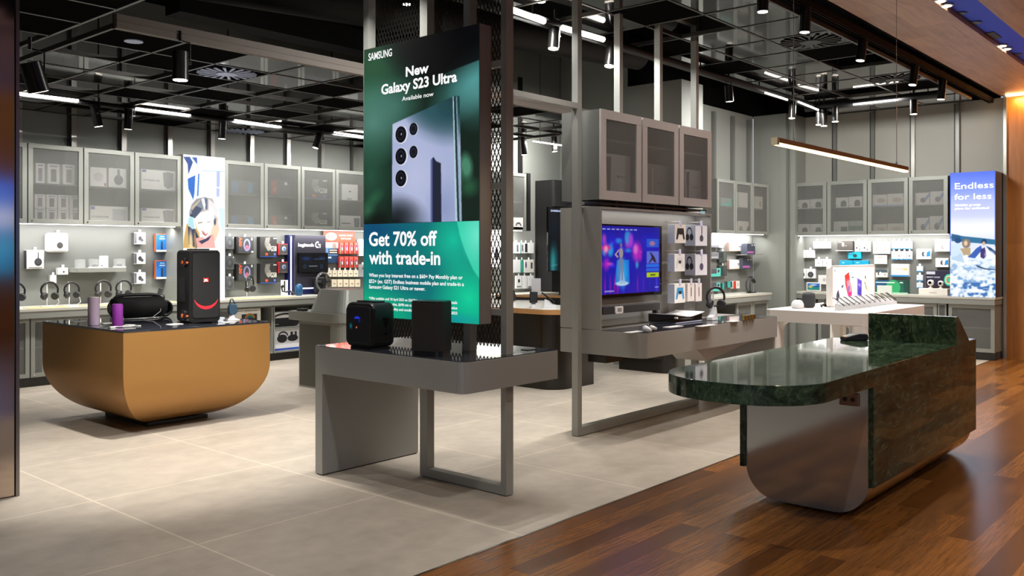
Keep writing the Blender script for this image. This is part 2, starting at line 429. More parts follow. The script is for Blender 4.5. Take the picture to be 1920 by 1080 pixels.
# oak lined passage wall beyond the shop, and the hall side of the mall
g = G(); g.box(13.9, 14.0, -6, 2.94, 0, 3.69, bev=0); struct(g.build('wall_right', WALLWOOD))
g = G(); g.box(-6, 14, -6.1, -6.0, 0, 5.5); struct(g.build('wall_hall', WALLWOOD))
g = G(); g.box(-6, 14.0, 2.3, 3.0, 3.69, 3.95).box(-6, 14.0, -1.5, 2.0, 3.69, 3.95).box(-6, 14, 2.0, 2.3, 3.78, 3.95); struct(g.build('ceiling', SOFFIT))
g = G(); g.box(-6, 14.0, 2.985, 3.02, 3.69, ZC); struct(g.build('trim_2', M_CEIL))
g = G(); g.box(-6, 13.9, 2.005, 2.295, 3.74, 3.775); struct(g.build('trim_3', mat('slot_tray_blue_light', '#0a4cf0', 0.6, 0.0, var=0.02)))  # blue light falling on the slot is painted into the tray colour
M_SLAT = mat('display_panel_grey', '#747672', 0.5, var=0.03, vscale=1.5)
g = G(); g.box(2.6, 9.29, 10.988, 10.999, 0.868, 1.814); struct(g.build('wall_left', M_SLAT))
g = G(); g.box(13.888, 13.899, 3.54, 5.84, 0.868, 1.748); struct(g.build('wall_right', M_SLAT))
g = G(); g.box(10.9, 13.24, 6.388, 6.399, 0.868, 1.763); struct(g.build('wall_back', M_SLAT))
# battens over the panel joints
TN = [4]
def trim(g, m):
    o = g.build('trim_%d' % TN[0], m); TN[0] += 1; return struct(o)
for k in range(-1, 8):
    x = 4.575+0.61*k
    g = G(); g.box(x-0.03, x+0.03, WY-0.055, WY-0.003, 2.70, 4.2); trim(g, M_STEELB)
    g = G(); g.box(x-0.06, x-0.031, WY-0.012, WY-0.002, 2.70, 4.2); trim(g, M_DARKGAP)
for y in (5.312, 4.727, 4.14, 3.53):
    g = G(); g.box(13.845, 13.897, y-0.025, y+0.025, 2.60, 3.64); trim(g, M_STEELB if y < 4.2 and y > 4 else M_GREYD)
    g = G(); g.box(13.887, 13.897, y+0.026, y+0.055, 2.60, 3.64); trim(g, M_DARKGAP)
for x in (11.9, 12.5, 13.05):
    g = G(); g.box(x-0.03, x+0.03, 6.345, 6.397, 2.56, 3.58); trim(g, M_GREYD)
g = G(); g.box(10.43, 10.49, 8.9, 8.947, 2.7, 4.2); trim(g, M_BLACK)
g = G(); g.box(13.36, 13.89, 5.80, 5.848, 0, 3.66); trim(g, M_GREY)
g = G(); g.box(13.86, 13.9, 2.9, 2.94, 0, 3.69); trim(g, M_STEELB)
g = G(); g.box(13.3, 13.36, 5.72, 5.80, 0, 3.6); trim(g, M_GREY)
# polished metal clad column at the left edge of the view
g = G(); g.box(1.3, 2.093, 5.85, 6.3, 0.004, ZC, bev=0.004); struct(g.build('wall_column', mat('polished_bronze_cladding', '#b8a898', 0.09, 1.0, var=0.02)))
g = G(); g.box(2.097, 2.118, 5.845, 6.3, 0.0, ZC); trim(g, mat('brushed_edge', '#8a8580', 0.25, 0.9))
# ------------------------------------------------------------------ ceiling rafts, rails, lamps
def raft(name, label, x0, y0, nx, ny, sx, sy, z, pattern, mats_, edge=0.03):
    t = thing(name, label, 'ceiling raft', (x0, y0, z))
    fr = G()
    for i in range(nx+1): fr.box(i*sx-0.012, i*sx+0.012, 0, ny*sy, -0.008, 0.03)
    for j in range(ny+1): fr.box(0, nx*sx, j*sy-0.012, j*sy+0.012, -0.008, 0.03)
    for (a, b_) in ((0, 0), (nx, 0), (0, ny), (nx, ny)): fr.cyl((a*sx, b_*sy, 0.03), (a*sx, b_*sy, ZC-z), 0.006, n=6)
    fr.build('grid_frame', M_RAFTF, t)
    for j in range(ny):
        for i in range(nx):
            k = pattern[j][i] if j < len(pattern) and i < len(pattern[j]) else 'g'
            if k == '.': continue
            p = G(); p.box(i*sx+0.013, (i+1)*sx-0.013, j*sy+0.013, (j+1)*sy-0.013, -0.003, 0.015)
            if k == 'l':   # recessed strip in a matt tile
                p.build('ceiling_tile', mats_['m'], t); continue
            o = p.build('ceiling_tile', mats_.get(k, mats_['m']), t)
            if k == 'd':
                dz = G(); cx, cy = (i+.5)*sx, (j+.5)*sy; r = 0.42*min(sx, sy)
                for q in range(20):
                    a = 2*PI*q/20; ca_, sa_ = math.cos(a), math.sin(a); ww = 0.0065
                    P = [(cx+ca_*r*.38-sa_*ww, cy+sa_*r*.38+ca_*ww), (cx+ca_*r*.38+sa_*ww, cy+sa_*r*.38-ca_*ww), (cx+ca_*r*1.12+sa_*ww*2.2, cy+sa_*r*1.12-ca_*ww*2.2), (cx+ca_*r*1.12-sa_*ww*2.2, cy+sa_*r*1.12+ca_*ww*2.2)]
                    dz.prism(P, -0.014, -0.005)
                dz.cyl((cx, cy, -0.02), (cx, cy, -0.004), r*0.4, n=24)
                dz.build('air_diffuser', mats_['v'], o)
            if k == 's':
                dz = G(); dz.cyl((i*sx+sx*.5, j*sy+sy*.5, -0.01), (i*sx+sx*.5, j*sy+sy*.5, -0.003), 0.07, n=24); dz.build('smoke_detector', mats_['v'], o)
    return t
MV = mat('diffuser_metal', '#b4c0e0', 0.4, 0.3, var=0.02); MV2 = mat('diffuser_dark', '#080808', 0.5, 0.0)
raft('ceiling_raft', 'dark suspended grid raft of gloss and open tiles above the gold table', 2.98, 6.46, 12, 8, 0.572, 0.558, 3.14,
     ['smgg.gg.mgg.', '.mdgmgmmgg..', 'g.m..mg.gmg.', 'gg.m..gg.gg.', 'm.m.gm.gg.gg', 'mm.gm.gmg.gg', 'g.mm.gg.gmgg', 'mgg.mgdgggmg'],
     {'g': M_RAFTG, 'm': M_RAFTM, 'd': M_RAFTM, 'v': MV, 's': M_RAFTM})
g = G(); g.box(0, 8.6, -0.05, 0, -0.01, 0.095).box(0, 8.6, -0.056, -0.05, 0.04, 0.046)
o = g.build('raft_fascia_beam', mat('painted_timber_beam', '#6b6157', 0.6), None, (2.98, 6.455, 3.14)); tag(o, 'long pale grey fascia beam along the front edge of the left ceiling raft', 'beam')
raft('ceiling_raft', 'black suspended tile raft at the far upper left beside the metal column', 0.05, 5.45, 5, 8, 0.55, 0.56, 3.16,
     ['mmmmm', 'm.m.m', 'mm.mm', 'm.mm.', 'mmmmm', 'm.m.m', 'mmmmm', 'mmmmm'], {'g': M_RAFTG, 'm': M_RAFTM, 'v': MV2})
raft('ceiling_raft', 'gloss black tile raft with round air diffusers beside the timber soffit', 5.0, 3.16, 13, 3, 0.62, 0.6, 3.55,
     ['gggggdm.gdmgg', '.gm.gggggg.gg', 'g.g.mgmggggmg'], {'g': M_RAFTG, 'm': M_RAFTM, 'd': M_RAFTG, 'v': MV2})

def led_bar(p0, p1, label, r=0.010, m=None, mount=(0, .07, 0)):
    g = G(); g.cyl(p0, p1, r, n=8); o = g.build('led_batten', m or M_LED); tag(o, label, 'light', 'led battens on the black pipe rails' if m is None else None)
    mv = Vector(mount); d = mv.normalized()
    for k in (.2, .8):
        q = Vector(p0).lerp(Vector(p1), k); g = G(); g.cyl(q+d*r, q+mv, .004, n=6); g.build('bracket', M_BLACK, o)
    return o
def pipe_rail(p0, p1, label, r=0.045):
    g = G(); g.cyl(p0, p1, r, n=16)
    n = int((Vector(p1)-Vector(p0)).length/1.8)+1
    for i in range(n+1):
        q = Vector(p0).lerp(Vector(p1), (i+0.1)/(n+0.2)); g.cyl(q, (q.x, q.y, ZC), 0.008, n=6)
    return tag(g.build('lighting_rail', mat('black_pipe', '#0d0d0d', 0.55, var=0.05, spec=.3)), label, 'lighting rail')
pipe_rail((2.6, 9.74, 3.105), (9.2, 9.74, 3.105), 'black pipe lighting rail under the left raft near the headphone wall', 0.03)
pipe_rail((4.2, 4.803, 3.475), (11.7, 4.803, 3.475), 'black pipe lighting rail above the game console stand')
pipe_rail((11.86, 4.95, 3.47), (11.86, 3.22, 3.47), 'short black pipe rail crossing towards the timber soffit', 0.05)
g = G(); g.box(3, 13.85, 3.06, 3.12, 3.60, 3.66).box(3, 13.85, 3.07, 3.076, 3.585, 3.6).box(3, 13.85, 3.104, 3.11, 3.585, 3.6)
tag(g.build('lighting_track', mat('black_track', '#090909', 0.7, var=0.05, spec=.1)), 'black square lighting track along the edge of the timber soffit', 'lighting track')

LSPOT = []
M_SPOTB = mat('black_anodised', '#151413', 0.3, 0.5, var=0.03)
def spot(u, vt, vb, axis, val, tilt=(0, 0), power=120, top=None, r=0.045, label='', angle=70, group=None, dim=False):
    p = at(u, vt, axis, val); q = at(u, vb, axis, val); L = p.z-q.z; L = max(L, 0.1)
    t = thing('ceiling_spotlight', label, 'spotlight', (p.x, p.y, p.z), 0, group)
    d = Vector((tilt[0], tilt[1], -1)).normalized()
    g = G(); g.cyl((0, 0, 0), d*L, r, n=24); g.build('housing', M_SPOTB, t)
    g = G(); g.cyl(d*(L*0.999), d*(L+0.004), r*0.86, n=24); g.build('lens', M_LAMP if not dim else mat('lamp_lens_dim', '#ffffff', 0.4, var=0, emit='#fff1de', estr=3.0), t)
    zt = (top if top else p.z+0.16)-p.z
    g = G(); g.cyl((r*1.35, 0, -L*0.3), (r*1.35, 0, zt*0.5), 0.006, n=6).cyl((r*1.35, 0, zt*.5), (0, 0, zt*0.55), 0.006, n=6).cyl((0, 0, zt*.5), (0, 0, zt), 0.012, n=8).cyl((r*0.9, 0, -L*.35), (r*1.5, 0, -L*0.35), 0.012, n=8)
    g.build('bracket', M_SPOTB, t)
    e = Vector((p.x, p.y, p.z))+d*(L+0.02)
    spotlamp('spot_beam', e, e+d, power*LS, angle, WARM)
    return t
YL = 9.7
spot(176, 195, 237, 'y', YL, (0.22, 0), label='black cylinder spotlight tilted right, first from the metal column', power=160, angle=95)
spot(242, 205, 242, 'y', YL, (0, .1), label='black cylinder spotlight with dark lens beside the tilted first spotlight', power=60, angle=95, dim=True)
spot(418, 227, 260, 'y', YL, (0, .1), label='black spotlight hanging between the two right led battens of the left rail', power=160, angle=95)
spot(600, 250, 279, 'y', YL, (-0.3, .1), label='black spotlight tilted left above the grey cabinets left of the phone sign', power=120, angle=95, dim=True)
spot(338, 97, 150, 'y', 6.4, (0, 0), label='large black spotlight above the bronze display table', power=480, r=0.06, angle=80)
spot(56, 117, 172, 'y', 6.0, (0.35, 0.1), label='large black spotlight tilted away at the metal column', power=120, r=0.065, angle=80, dim=True)
YC = 4.78
spot(1040, 52, 92, 'y', YC, (-0.1, 0), label='black spotlight just right of the tall grey post of the phone stand', power=160, r=0.05)
spot(1147, 84, 126, 'y', YC, (-0.2, 0), label='black tilted spotlight seen through the frame of the console stand', power=160, r=0.05)
spot(1366, 160, 190, 'y', YC, (0.15, 0), label='black spotlight right of the console stand frame', power=160)
spot(1486, 190, 222, 'y', YC, (-.1, 0), label='black spotlight behind the left pendant wire', power=120, dim=True)
spot(981, 255, 290, 'y', 8.3, (0.1, 0), label='left one of two small dark spotlights above the phone display', power=60)
spot(1038, 250, 284, 'y', 8.3, (0.1, 0), label='right one of two small dark spotlights above the phone display', power=40)
YT = 3.09
spot(1430, -12, 22, 'y', YT, (0, 0), label='black spotlight cut by the top of the picture, left of the pendant wire', power=130)
spot(1511, 14, 60, 'y', YT, (0, 0.05), label='black spotlight nearest the left pendant wire on the soffit track', power=170)
spot(1618, 76, 114, 'y', YT, (-0.1, 0.1), label='black tilted spotlight midway along the soffit track', power=130, dim=True)
spot(1716, 125, 160, 'y', YT, (-0.15, 0.1), label='dark tilted spotlight right of the right pendant wire on the soffit track', power=130, dim=True)
spot(1768, 150, 186, 'y', YT, (0, 0.1), label='last black spotlight at the right end of the soffit track', power=130)
spot(1566, 200, 228, 'x', 11.8, (0, 0), label='black spotlight between the pair and the white led batten on the cross rail', power=110)
spot(1545, 206, 236, 'x', 11.8, (0, 0), label='right one of the two touching black spotlights at the rail corner', power=110)
spot(1536, 206, 234, 'x', 11.8, (-0.05, 0), label='left one of the two touching black spotlights at the rail corner', power=110)
spot(1713, 187, 214, 'x', 11.8, (0, 0), label='black spotlight on the cross rail under the last track spotlight', power=110)
LB = 'white led batten on the left pipe rail, '
for (u0, v0, u1, v1, s_) in ((10, 171, 147, 188, 'beside the metal column'), (255, 203, 357, 216, 'second from the metal column'), (440, 225, 527, 238, 'third from the metal column'), (627, 248, 760, 268, 'nearest the phone sign')):
    a = at(u0, v0, 'y', YL); b_ = at(u1, v1, 'y', YL); led_bar(a, b_, LB+s_)
for (u0, v0, u1, v1, s_) in ((962, 19, 1020, 40, 'large glowing led batten right of the tall grey post'), (1055, 52, 1131, 74, 'glowing led batten seen through the console stand frame'), (1435, 174, 1476, 187, 'led batten left of the left pendant wire'), (1497, 191, 1534, 206, 'led batten just right of the left pendant wire')):
    a = at(u0, v0, 'y', YC-0.05); b_ = at(u1, v1, 'y', YC-0.05); led_bar(a, b_, s_, 0.026 if u0 < 1200 else 0.012)
led_bar(at(1600, 196, 'x', 11.74), at(1684, 187, 'x', 11.74), 'long led batten along the cross rail near the right pendant wire', mount=(.1, 0, 0))
# general light: lamps along the battens, plus added fill spots over the floor
def lamp(x, y, z, sx, sy, p, c=NEUT, rot=(0, 0, 0)): return area('ceiling_lamp', (x, y, z), (sx, sy), p*LS, c, rot)
BL = []
for (u0, v0, u1, v1) in ((10, 171, 147, 188), (255, 203, 357, 216), (440, 225, 527, 238), (627, 248, 760, 268)): BL.append((at(u0, v0, 'y', YL), at(u1, v1, 'y', YL), 38, 58))
for (u0, v0, u1, v1) in ((962, 19, 1020, 40), (1055, 52, 1131, 74), (1435, 174, 1476, 187), (1497, 191, 1534, 206)): BL.append((at(u0, v0, 'y', YC-0.05), at(u1, v1, 'y', YC-0.05), 55, 20))
led_bar((9.9, 8.2, 3.1), (10.7, 8.2, 3.1), 'short added led batten brightening the phone accessory wall', mount=(0, 0, 1.6)); lamp(10.2, 8.2, 3.08, .8, .02, 40, NEUT, (math.radians(55), 0, 0))  # batten and lamp added to brighten the accessory wall
for a, b_, p_, tl in BL: lamp((a.x+b_.x)/2, a.y, min(a.z, b_.z)-(0.012 if p_ < 40 else .028), abs(b_.x-a.x), 0.02, p_, NEUT, (math.radians(tl), 0, 0))
a = at(1600, 196, 'x', 11.74); b_ = at(1684, 187, 'x', 11.74); lamp(11.74, (a.y+b_.y)/2, a.z-.014, .02, a.y-b_.y, 60, NEUT, (0, math.radians(-35), 0))
for (x, y, p_) in ((0.6, 4.6, 130), (2.4, 4.4, 120), (1.6, 6.6, 130), (3.6, 5.9, 120), (5.2, 3.9, 150), (2.6, 8.6, 90), (5.6, 7.6, 110), (6.9, 5.4, 90), (9.0, 4.4, 90), (9.0, 7.6, 90), (3.75, 4.55, 300)):
    spotlamp('spot_beam', (x, y, 3.5), (x+0.1, y+0.15, 0), p_*LS*0.42, 105, (1, .965, .91), 0.02, 0.8)  # unseen spots added above the view to brighten the floor
spot(763, -14, 8, 'y', 6.3, (0, 0), label='round lit downlight seen through the mesh above the phone sign', power=60, top=4.65)
spot(1014, -25, 3, 'y', 4.78, (0, 0), label='spotlight cut by the top of the picture right of the tall grey post', power=60)
# black services above the rafts
g = G(); g.cyl((3.0, 7.6, 3.95), (9.3, 6.0, 3.95), 0.2, n=20); tag(g.build('air_duct', mat('dark_duct', '#0c0c0c', 0.7, 0.0, var=0.2)), 'round dark air duct running above the left ceiling raft', 'air duct')
g = G(); g.tube([(3.4, 5.0, 4.1), (4.2, 5.2, 4.05), (6.0, 5.5, 4.1), (9.0, 5.4, 4.2)], 0.14, 14); tag(g.build('flexible_duct', mat('dark_duct', '#0c0c0c', 0.7, 0.0, var=0.2)), 'thin dark flexible duct high above the phone sign', 'air duct')
g = G(); g.box(4.5, 9, 8.3, 8.6, 3.9, 4.15); tag(g.build('cable_tray', mat('dark_duct', '#0c0c0c', 0.7, 0.0, var=0.2)), 'dark cable tray hidden in the black ceiling void above the left raft', 'cable tray')

# timber soffit downlights
def slot_light(u, v, label):
    p = at(u, v, 'z', 3.74); t = thing('recessed_downlight', label, 'downlight', (p.x, p.y, 3.74))
    for s_ in (-0.045, 0.045):
        g = G(); g.cyl((s_*2.2, 0, -0.012), (s_*2.2, 0, 0.01), 0.055, n=20).cyl((s_*2.2, 0, -0.016), (s_*2.2, 0, -0.011), 0.062, n=20); o = g.build('lamp', mat('white_trim', '#c9c2b6', 0.5), t)
        g = G(); g.cyl((s_*2.2, 0, -0.018), (s_*2.2, 0, -0.0165), 0.045, n=20); g.build('lens', M_LAMP, o)
    spotlamp('spot_beam', (p.x, p.y, 3.70), (p.x, p.y, 0), 75, 95, (1, 0.86, 0.7))
slot_light(1768, 4, 'pair of lit round downlights at the near end of the blue soffit slot')
slot_light(1882, 87, 'pair of lit round downlights at the far end of the blue soffit slot')
for (u, v, rx) in ((1800, 25, 0.05), (1824, 43, 0.07), (1905, 102, 0.05)):
    p = at(u, v, 'z', 3.738); g = G(); g.lathe([(rx, 0), (rx+0.012, -0.006), (rx+0.012, 0.0)], n=24); g.cyl((0, 0, -0.004), (0, 0, -0.001), rx, n=24)
    tag(g.build('ceiling_speaker', mat('slot_tray_dark', '#1d2a50', 0.4), None, p), {1800: 'small round unlit fitting in the blue soffit slot after the near downlights', 1824: 'larger dark round grille in the middle of the blue soffit slot', 1905: 'round fitting at the right end of the blue soffit slot'}[u], 'ceiling fitting')
p = at(1857, 67, 'z', 3.738); g = G(); g.box(-0.17, 0.17, -0.07, 0.07, -0.005, 0)
tag(g.build('air_grille', M_BLACK, None, p), 'black rectangular grille in the blue soffit slot', 'air grille')
for x, y in ((2.0, 1.0), (6.0, -0.5), (10.5, 0.8), (12.6, 2.15), (8.4, 2.15), (3.0, 2.15)):
    spotlamp('spot_beam', (x, y, 3.68), (x, y, 0), 140, 110, (1, 0.95, 0.90))  # unseen hall spots added to brighten the timber floor
for x, tx in ((5.2, 6.2), (6.9, 7.0), (8.6, 8.0)): spotlamp('spot_beam', (x, 2.15, 3.7), (tx, 4.2, 2.0), 60, 60, (1, .97, .93))  # extra spots added at the slot to brighten the console cabinets
# warm light slot on top of the oak wall at the right
g = G(); g.box(13.80, 13.88, -1.0, 2.9, 3.66, 3.685); tag(g.build('wall_washer', M_LEDW), 'warm strip light washing the oak wall at the right edge', 'strip light')
area('wall_washer_light', (13.80, 1.2, 3.62), (0.06, 3.2), 60, (1, 0.68, 0.32), (0, math.radians(-20), 0))

# linear pendant
t = thing('linear_pendant', 'slim timber linear pendant with glowing underside hanging over the marble counter', 'pendant light', (0, 0, 0))
a = at(1456, 268, 'y', 2.1); b_ = at(1699, 320, 'y', 2.1); z = (a.z+b_.z)/2; r = 0.018
g = G(); g.box(a.x, b_.x, 2.1-r, 2.1+r, z, z+0.028, bev=0.002); g.build('pendant_body', mat('pendant_timber', '#a36a30', 0.45, var=0.1, vscale=15), t)
g = G(); g.box(a.x-0.001, b_.x+0.001, 2.1-r*.8, 2.1+r*.8, z-0.012, z+0.0005); g.build('diffuser', M_LEDW, t)
g = G(); g.box(a.x-0.03, a.x-0.0015, 2.1-r, 2.1+r, z-0.012, z+0.028); g.build('end_cap', mat('cream_cap', '#e8dfb8', 0.4), t)
for u in (1488, 1681):
    p = at(u, 265 if u < 1500 else 310, 'y', 2.1); g = G(); g.cyl((p.x, 2.1, z+0.02), (p.x, 2.1, 3.78), 0.0022, n=6); g.cyl((p.x, 2.1, z+0.028), (p.x, 2.1, z+0.045), 0.007, n=8); g.build('suspension_wire', M_CHROME, t)
area('pendant_light', ((a.x+b_.x)/2, 2.1, z-0.03), (b_.x-a.x, 0.03), 14, (1, 0.75, 0.45))
# ------------------------------------------------------------------ marble
MARB, nt, b = nodes_mat('green_marble')
v = mapping(nt, scale=(1.0, 1.0, 1.0))
n0 = tex(nt, 'ShaderNodeTexNoise', 2.2, v, Detail=8.0, Roughness=0.7, Distortion=1.6)
n1 = tex(nt, 'ShaderNodeTexNoise', 7.0, mapping(nt, scale=(0.5, 2.6, 1.6), rot=(0, 0, math.radians(41))), Detail=9.0, Roughness=0.72, Distortion=2.2)
r0 = ramp(nt, [(0.30, '#0c1410'), (0.46, '#1a2720'), (0.56, '#2f4033'), (0.68, '#17231c')]); nt.links.new(n0.outputs['Fac'], r0.inputs[0])
r1 = ramp(nt, [(0.44, '#000000'), (0.57, '#2f3f2d'), (0.64, '#5a6852'), (0.70, '#2c3a2b')]); nt.links.new(n1.outputs['Fac'], r1.inputs[0])
nt.links.new(mixc(nt, 0.75, r0.outputs[0], r1.outputs[0], 'SCREEN'), b.inputs['Base Color'])
b.inputs['Roughness'].default_value = 0.05; b.inputs['Specular IOR Level'].default_value = 0.28
M_MIRROR = mat('polished_steel', '#c4cacd', 0.10, 0.72, var=0)
M_COPPER = mat('satin_steel_skirt', '#9a8f86', 0.16, 1.0, var=0)

def cap_round(x0, x1, y0, y1, rl, k=14):
    return rr(x0, x1, y0, y1, rl, (1, 0, 0, 1), k)

t = thing('marble_counter', 'dark green marble service counter with mirror polished end and raised back', 'counter', (4.9, 2.1, 0))
ox, oy = 4.9, 2.1
def L_(pts): return [(p[0]-ox, p[1]-oy) for p in pts]
g = G(); g.prism(L_(cap_round(3.985, 6.65, 1.70, 2.56, 0.385)), 0.75, 0.85); g.build('counter_top', MARB, t, bevel=0.003)
# side cladding panels
for (ya, yb, z0) in ((1.70, 1.73, 0.19), (2.47, 2.50, 0.19)):
    g = G(); g.box(5.00-ox, 7.17-ox, ya-oy, yb-oy, z0, 0.749); g.build('marble_side_panel', MARB, t)
# steel belly with rounded underside
def ushape(y0, y1, z0, z1, r, k=10):
    P = [(y0, z1), (y0, z0+r)]+[(y0+r-r*math.cos(math.radians(90*i/k)), z0+r-r*math.sin(math.radians(90*i/k))) for i in range(1, k+1)]
    P += [(y1-r+r*math.sin(math.radians(90*i/k)), z0+r-r*math.cos(math.radians(90*i/k))) for i in range(0, k+1)]+[(y1, z1)]
    return [(a-oy, c) for a, c in P]
g = G(); g.prism(ushape(1.731, 2.469, 0.012, 0.745, 0.2), 5.03-ox, 7.16-ox, 'x'); g.build('steel_belly', M_COPPER, t)
g = G(); g.prism(ushape(1.732, 2.468, 0.013, 0.745, 0.2), 5.018-ox, 5.029-ox, 'x'); g.build('mirror_end_panel', M_MIRROR, t)
g = G(); g.box(5.2-ox, 7.0-ox, 1.95-oy, 2.3-oy, 0.0, 0.012); g.build('foot', M_PLINTH, t)
# raised back: upright face towards the counter top, sloping away behind
g = G(); g.prism([(6.65-ox, 0.75), (6.65-ox, 1.045), (6.70-ox, 1.045), (6.98-ox, 0.862), (6.98-ox, 0.85), (7.17-ox, 0.85), (7.17-ox, 0.75)], 1.70-oy, 2.30-oy, 'y'); g.build('raised_back', MARB, t, bevel=0.002)
g = G(); g.box(6.985-ox, 7.165-ox, 1.705-oy, 2.295-oy, 0.8505, 0.856); g.build('rear_worktop', M_MIRROR, t)
p = at(1591, 749, 'x', 5.0); g = G(); g.box(-0.001, 0.012, -0.055, 0.055, -0.035, 0.035, bev=0.003); g.T = Matrix.Translation((5.004-ox, p.y-oy, p.z))
g.v = []; g.f = []; g.c = []; g.m = []; g.s = []; g.box(0, 0.012, -0.055, 0.055, -0.036, 0.036, bev=0.003); o = g.build('socket_plate', mat('bronze_plate', '#8a6f5c', 0.35, 0.5), t)
for s_ in (-0.022, 0.022):
    g = G(); g.cyl((5.002-ox, p.y-oy+s_, p.z), (5.006-ox, p.y-oy+s_, p.z), 0.013, n=16); g.build('socket', M_BLACK, o)

# card terminal and paper on the counter
p = at(1592, 640, 'z', 0.85)
t = thing('payment_terminal', 'black card payment terminal with yellow and red keys on the marble counter', 'payment terminal', (p.x+0.1, p.y, 0.8505), math.radians(-40))
g = G(); g.prism([(-0.09, 0.0), (0.09, 0.0), (0.09, 0.045), (0.02, 0.05), (-0.09, 0.026)], -0.04, 0.04, 'y'); g.T = None
g.build('body', M_BLACK, t, bevel=0.006)
g = G(); g.add([(-0.085, -0.034, .0285), (-0.01, -0.034, .0455), (-0.01, 0.034, .0455), (-0.085, 0.034, .0285)], [(0, 1, 2, 3)], '#2b2d2a')
for i, c in enumerate(('#b03a28', '#c8b020', '#4e9a3a')):
    g.add([(-0.083, -0.03+0.02*i, .0296), (-0.07, -0.03+.02*i, .0328), (-0.07, -0.014+.02*i, .0328), (-0.083, -0.014+0.02*i, .0296)], [(0, 1, 2, 3)], c)
g.build('keypad', PRINT, t)
g = G(); g.box(0.025, 0.08, -0.03, 0.03, 0.0485, 0.05, '#55606a'); g.build('screen', PRINT, t)
p = at(1622, 634, 'z', 0.85); g = G(); g.box(-0.09, 0.1, -0.05, 0.05, 0.001, 0.012, bev=.003).tube([(-0.1, 0, 0.006), (-0.14, -0.05, 0.006), (-0.2, 0.02, 0.006)], 0.003)
tag(g.build('card_holder', M_WHITE, None, (p.x+0.1, p.y+0.03, 0.85)), 'small white holder with cable behind the payment terminal', 'holder')

# ------------------------------------------------------------------ bronze boat shaped table
M_BRONZE = mat('satin_bronze', '#b0834a', 0.42, 0.55, var=0.02, vscale=1.0)
x0, x1, y0, y1 = 3.273, 4.62, 6.925, 8.50
cx, cy = (x0+x1)/2, (y0+y1)/2
t = thing('display_table', 'bronze display table with boat shaped curved body and dark glass top', 'display table', (cx, cy, 0))
hx, hy = (x1-x0)/2, (y1-y0)/2
V = []; K = 26; ZT = 0.85; ZB = 0.035
for i in range(K+1):
    a = PI/2*i/K           # quarter ellipse in from the side
    e = 1-math.cos(a); hgt = 0.50-(0.50-ZB)*math.sin(a) if i else 0.50
    ix = hx-0.50*e*0.97; iy = hy-0.50*e*0.97
    V.append((ix, iy, hgt))
V = [(hx, hy, ZT)]+V
vs = []; 
for ix, iy, z in V: vs += [(-ix, -iy, z), (ix, -iy, z), (ix, iy, z), (-ix, iy, z)]
fs = []; n = len(V)
for i in range(n-1):
    for k in range(4): fs.append((i*4+k, i*4+(k+1) % 4, (i+1)*4+(k+1) % 4, (i+1)*4+k))
g = G()
g.add(vs, fs, None, 0, True); g.add(vs[-4:], [(0, 1, 2, 3)])
o = g.build('curved_body', M_BRONZE, t)
md = o.modifiers.new('split', 'EDGE_SPLIT'); md.split_angle = math.radians(40)
g = G(); g.box(-hx, hx, -hy, hy, ZT+0.001, 0.867, bev=0.002); g.build('glass_top', mat('dark_glass_top', '#2e3038', 0.04, var=0, spec=1.0, ior=1.8), t)
g = G(); g.box(-0.28, 0.28, -0.4, 0.4, 0, 0.034); g.build('plinth', M_PLINTH, t)

# ------------------------------------------------------------------ grey demo table and its tall gantry
t = thing('demo_table', 'grey steel demo table under the green phone sign with panel leg on its left', 'demo table', (4.06, 4.2, 0))
ox, oy = 4.06, 4.2
g = G(); g.prism([(p[0]-ox, p[1]-oy) for p in rr(3.634, 4.505, 3.525, 4.915, 0.05, (1, 0, 0, 0))], 0.68, 0.862); g.build('apron', M_TABLE, t, bevel=0.001)
g = G(); g.prism([(p[0]-ox, p[1]-oy) for p in rr(3.637, 4.502, 3.528, 4.912, 0.05, (1, 0, 0, 0))], 0.863, 0.867); g.build('glass_top', mat('dark_glass_top', '#1a1a1e', 0.04), t)
g = G(); g.box(3.634-ox, 4.505-ox, 4.84-oy, 4.915-oy, 0.008, 0.679); g.build('panel_leg', M_TABLE, t)
g = G(); g.box(3.64-ox, 4.5-ox, 4.85-oy, 4.905-oy, 0, 0.007); g.build('foot', M_PLINTH, t)

t = thing('display_gantry', 'tall grey steel gantry of posts and rails rising from the demo table with expanded mesh', 'gantry', (4.09, 4.2, 0))
ox = 4.09
PX0, PX1 = 4.06, 4.125
ZG = 3.75
for (ya, yb, z0) in ((3.575, 3.62, 0.0), (4.275, 4.345, 0.0), (3.885, 3.94, 0.868), (4.875, 4.93, 0.868)):
    for (zz0, zz1) in (((z0, 0.679), (0.868, ZG)) if z0 == 0 else ((z0, ZG),)):
        g = G(); g.box(PX0-ox, PX1-ox, ya-oy, yb-oy, zz0+(0.006 if z0 == 0 and zz0 == 0 else 0), zz1); g.build('post', M_FRAME, t)
g = G(); g.box(PX0-ox, PX1-ox, 3.62-oy, 4.275-oy, 0.006, 0.06); g.build('floor_rail', M_FRAME, t)
for z in (2.66, 1.905, 1.125):
    g = G(); g.box(PX0+0.004-ox, PX1-0.02-ox, 3.62-oy, 3.885-oy, z-0.02, z+0.02).box(PX0+0.004-ox, PX1-0.02-ox, 3.94-oy, 4.275-oy, z-0.02, z+0.02).box(PX0+0.004-ox, PX1-0.02-ox, 4.345-oy, 4.875-oy, z-0.02, z+0.02); g.build('rail', M_FRAME, t)
g = G(); g.box(PX0-ox, PX1-ox, 3.575-oy, 4.93-oy, ZG, ZG+0.06); g.build('rail', M_FRAME, t)
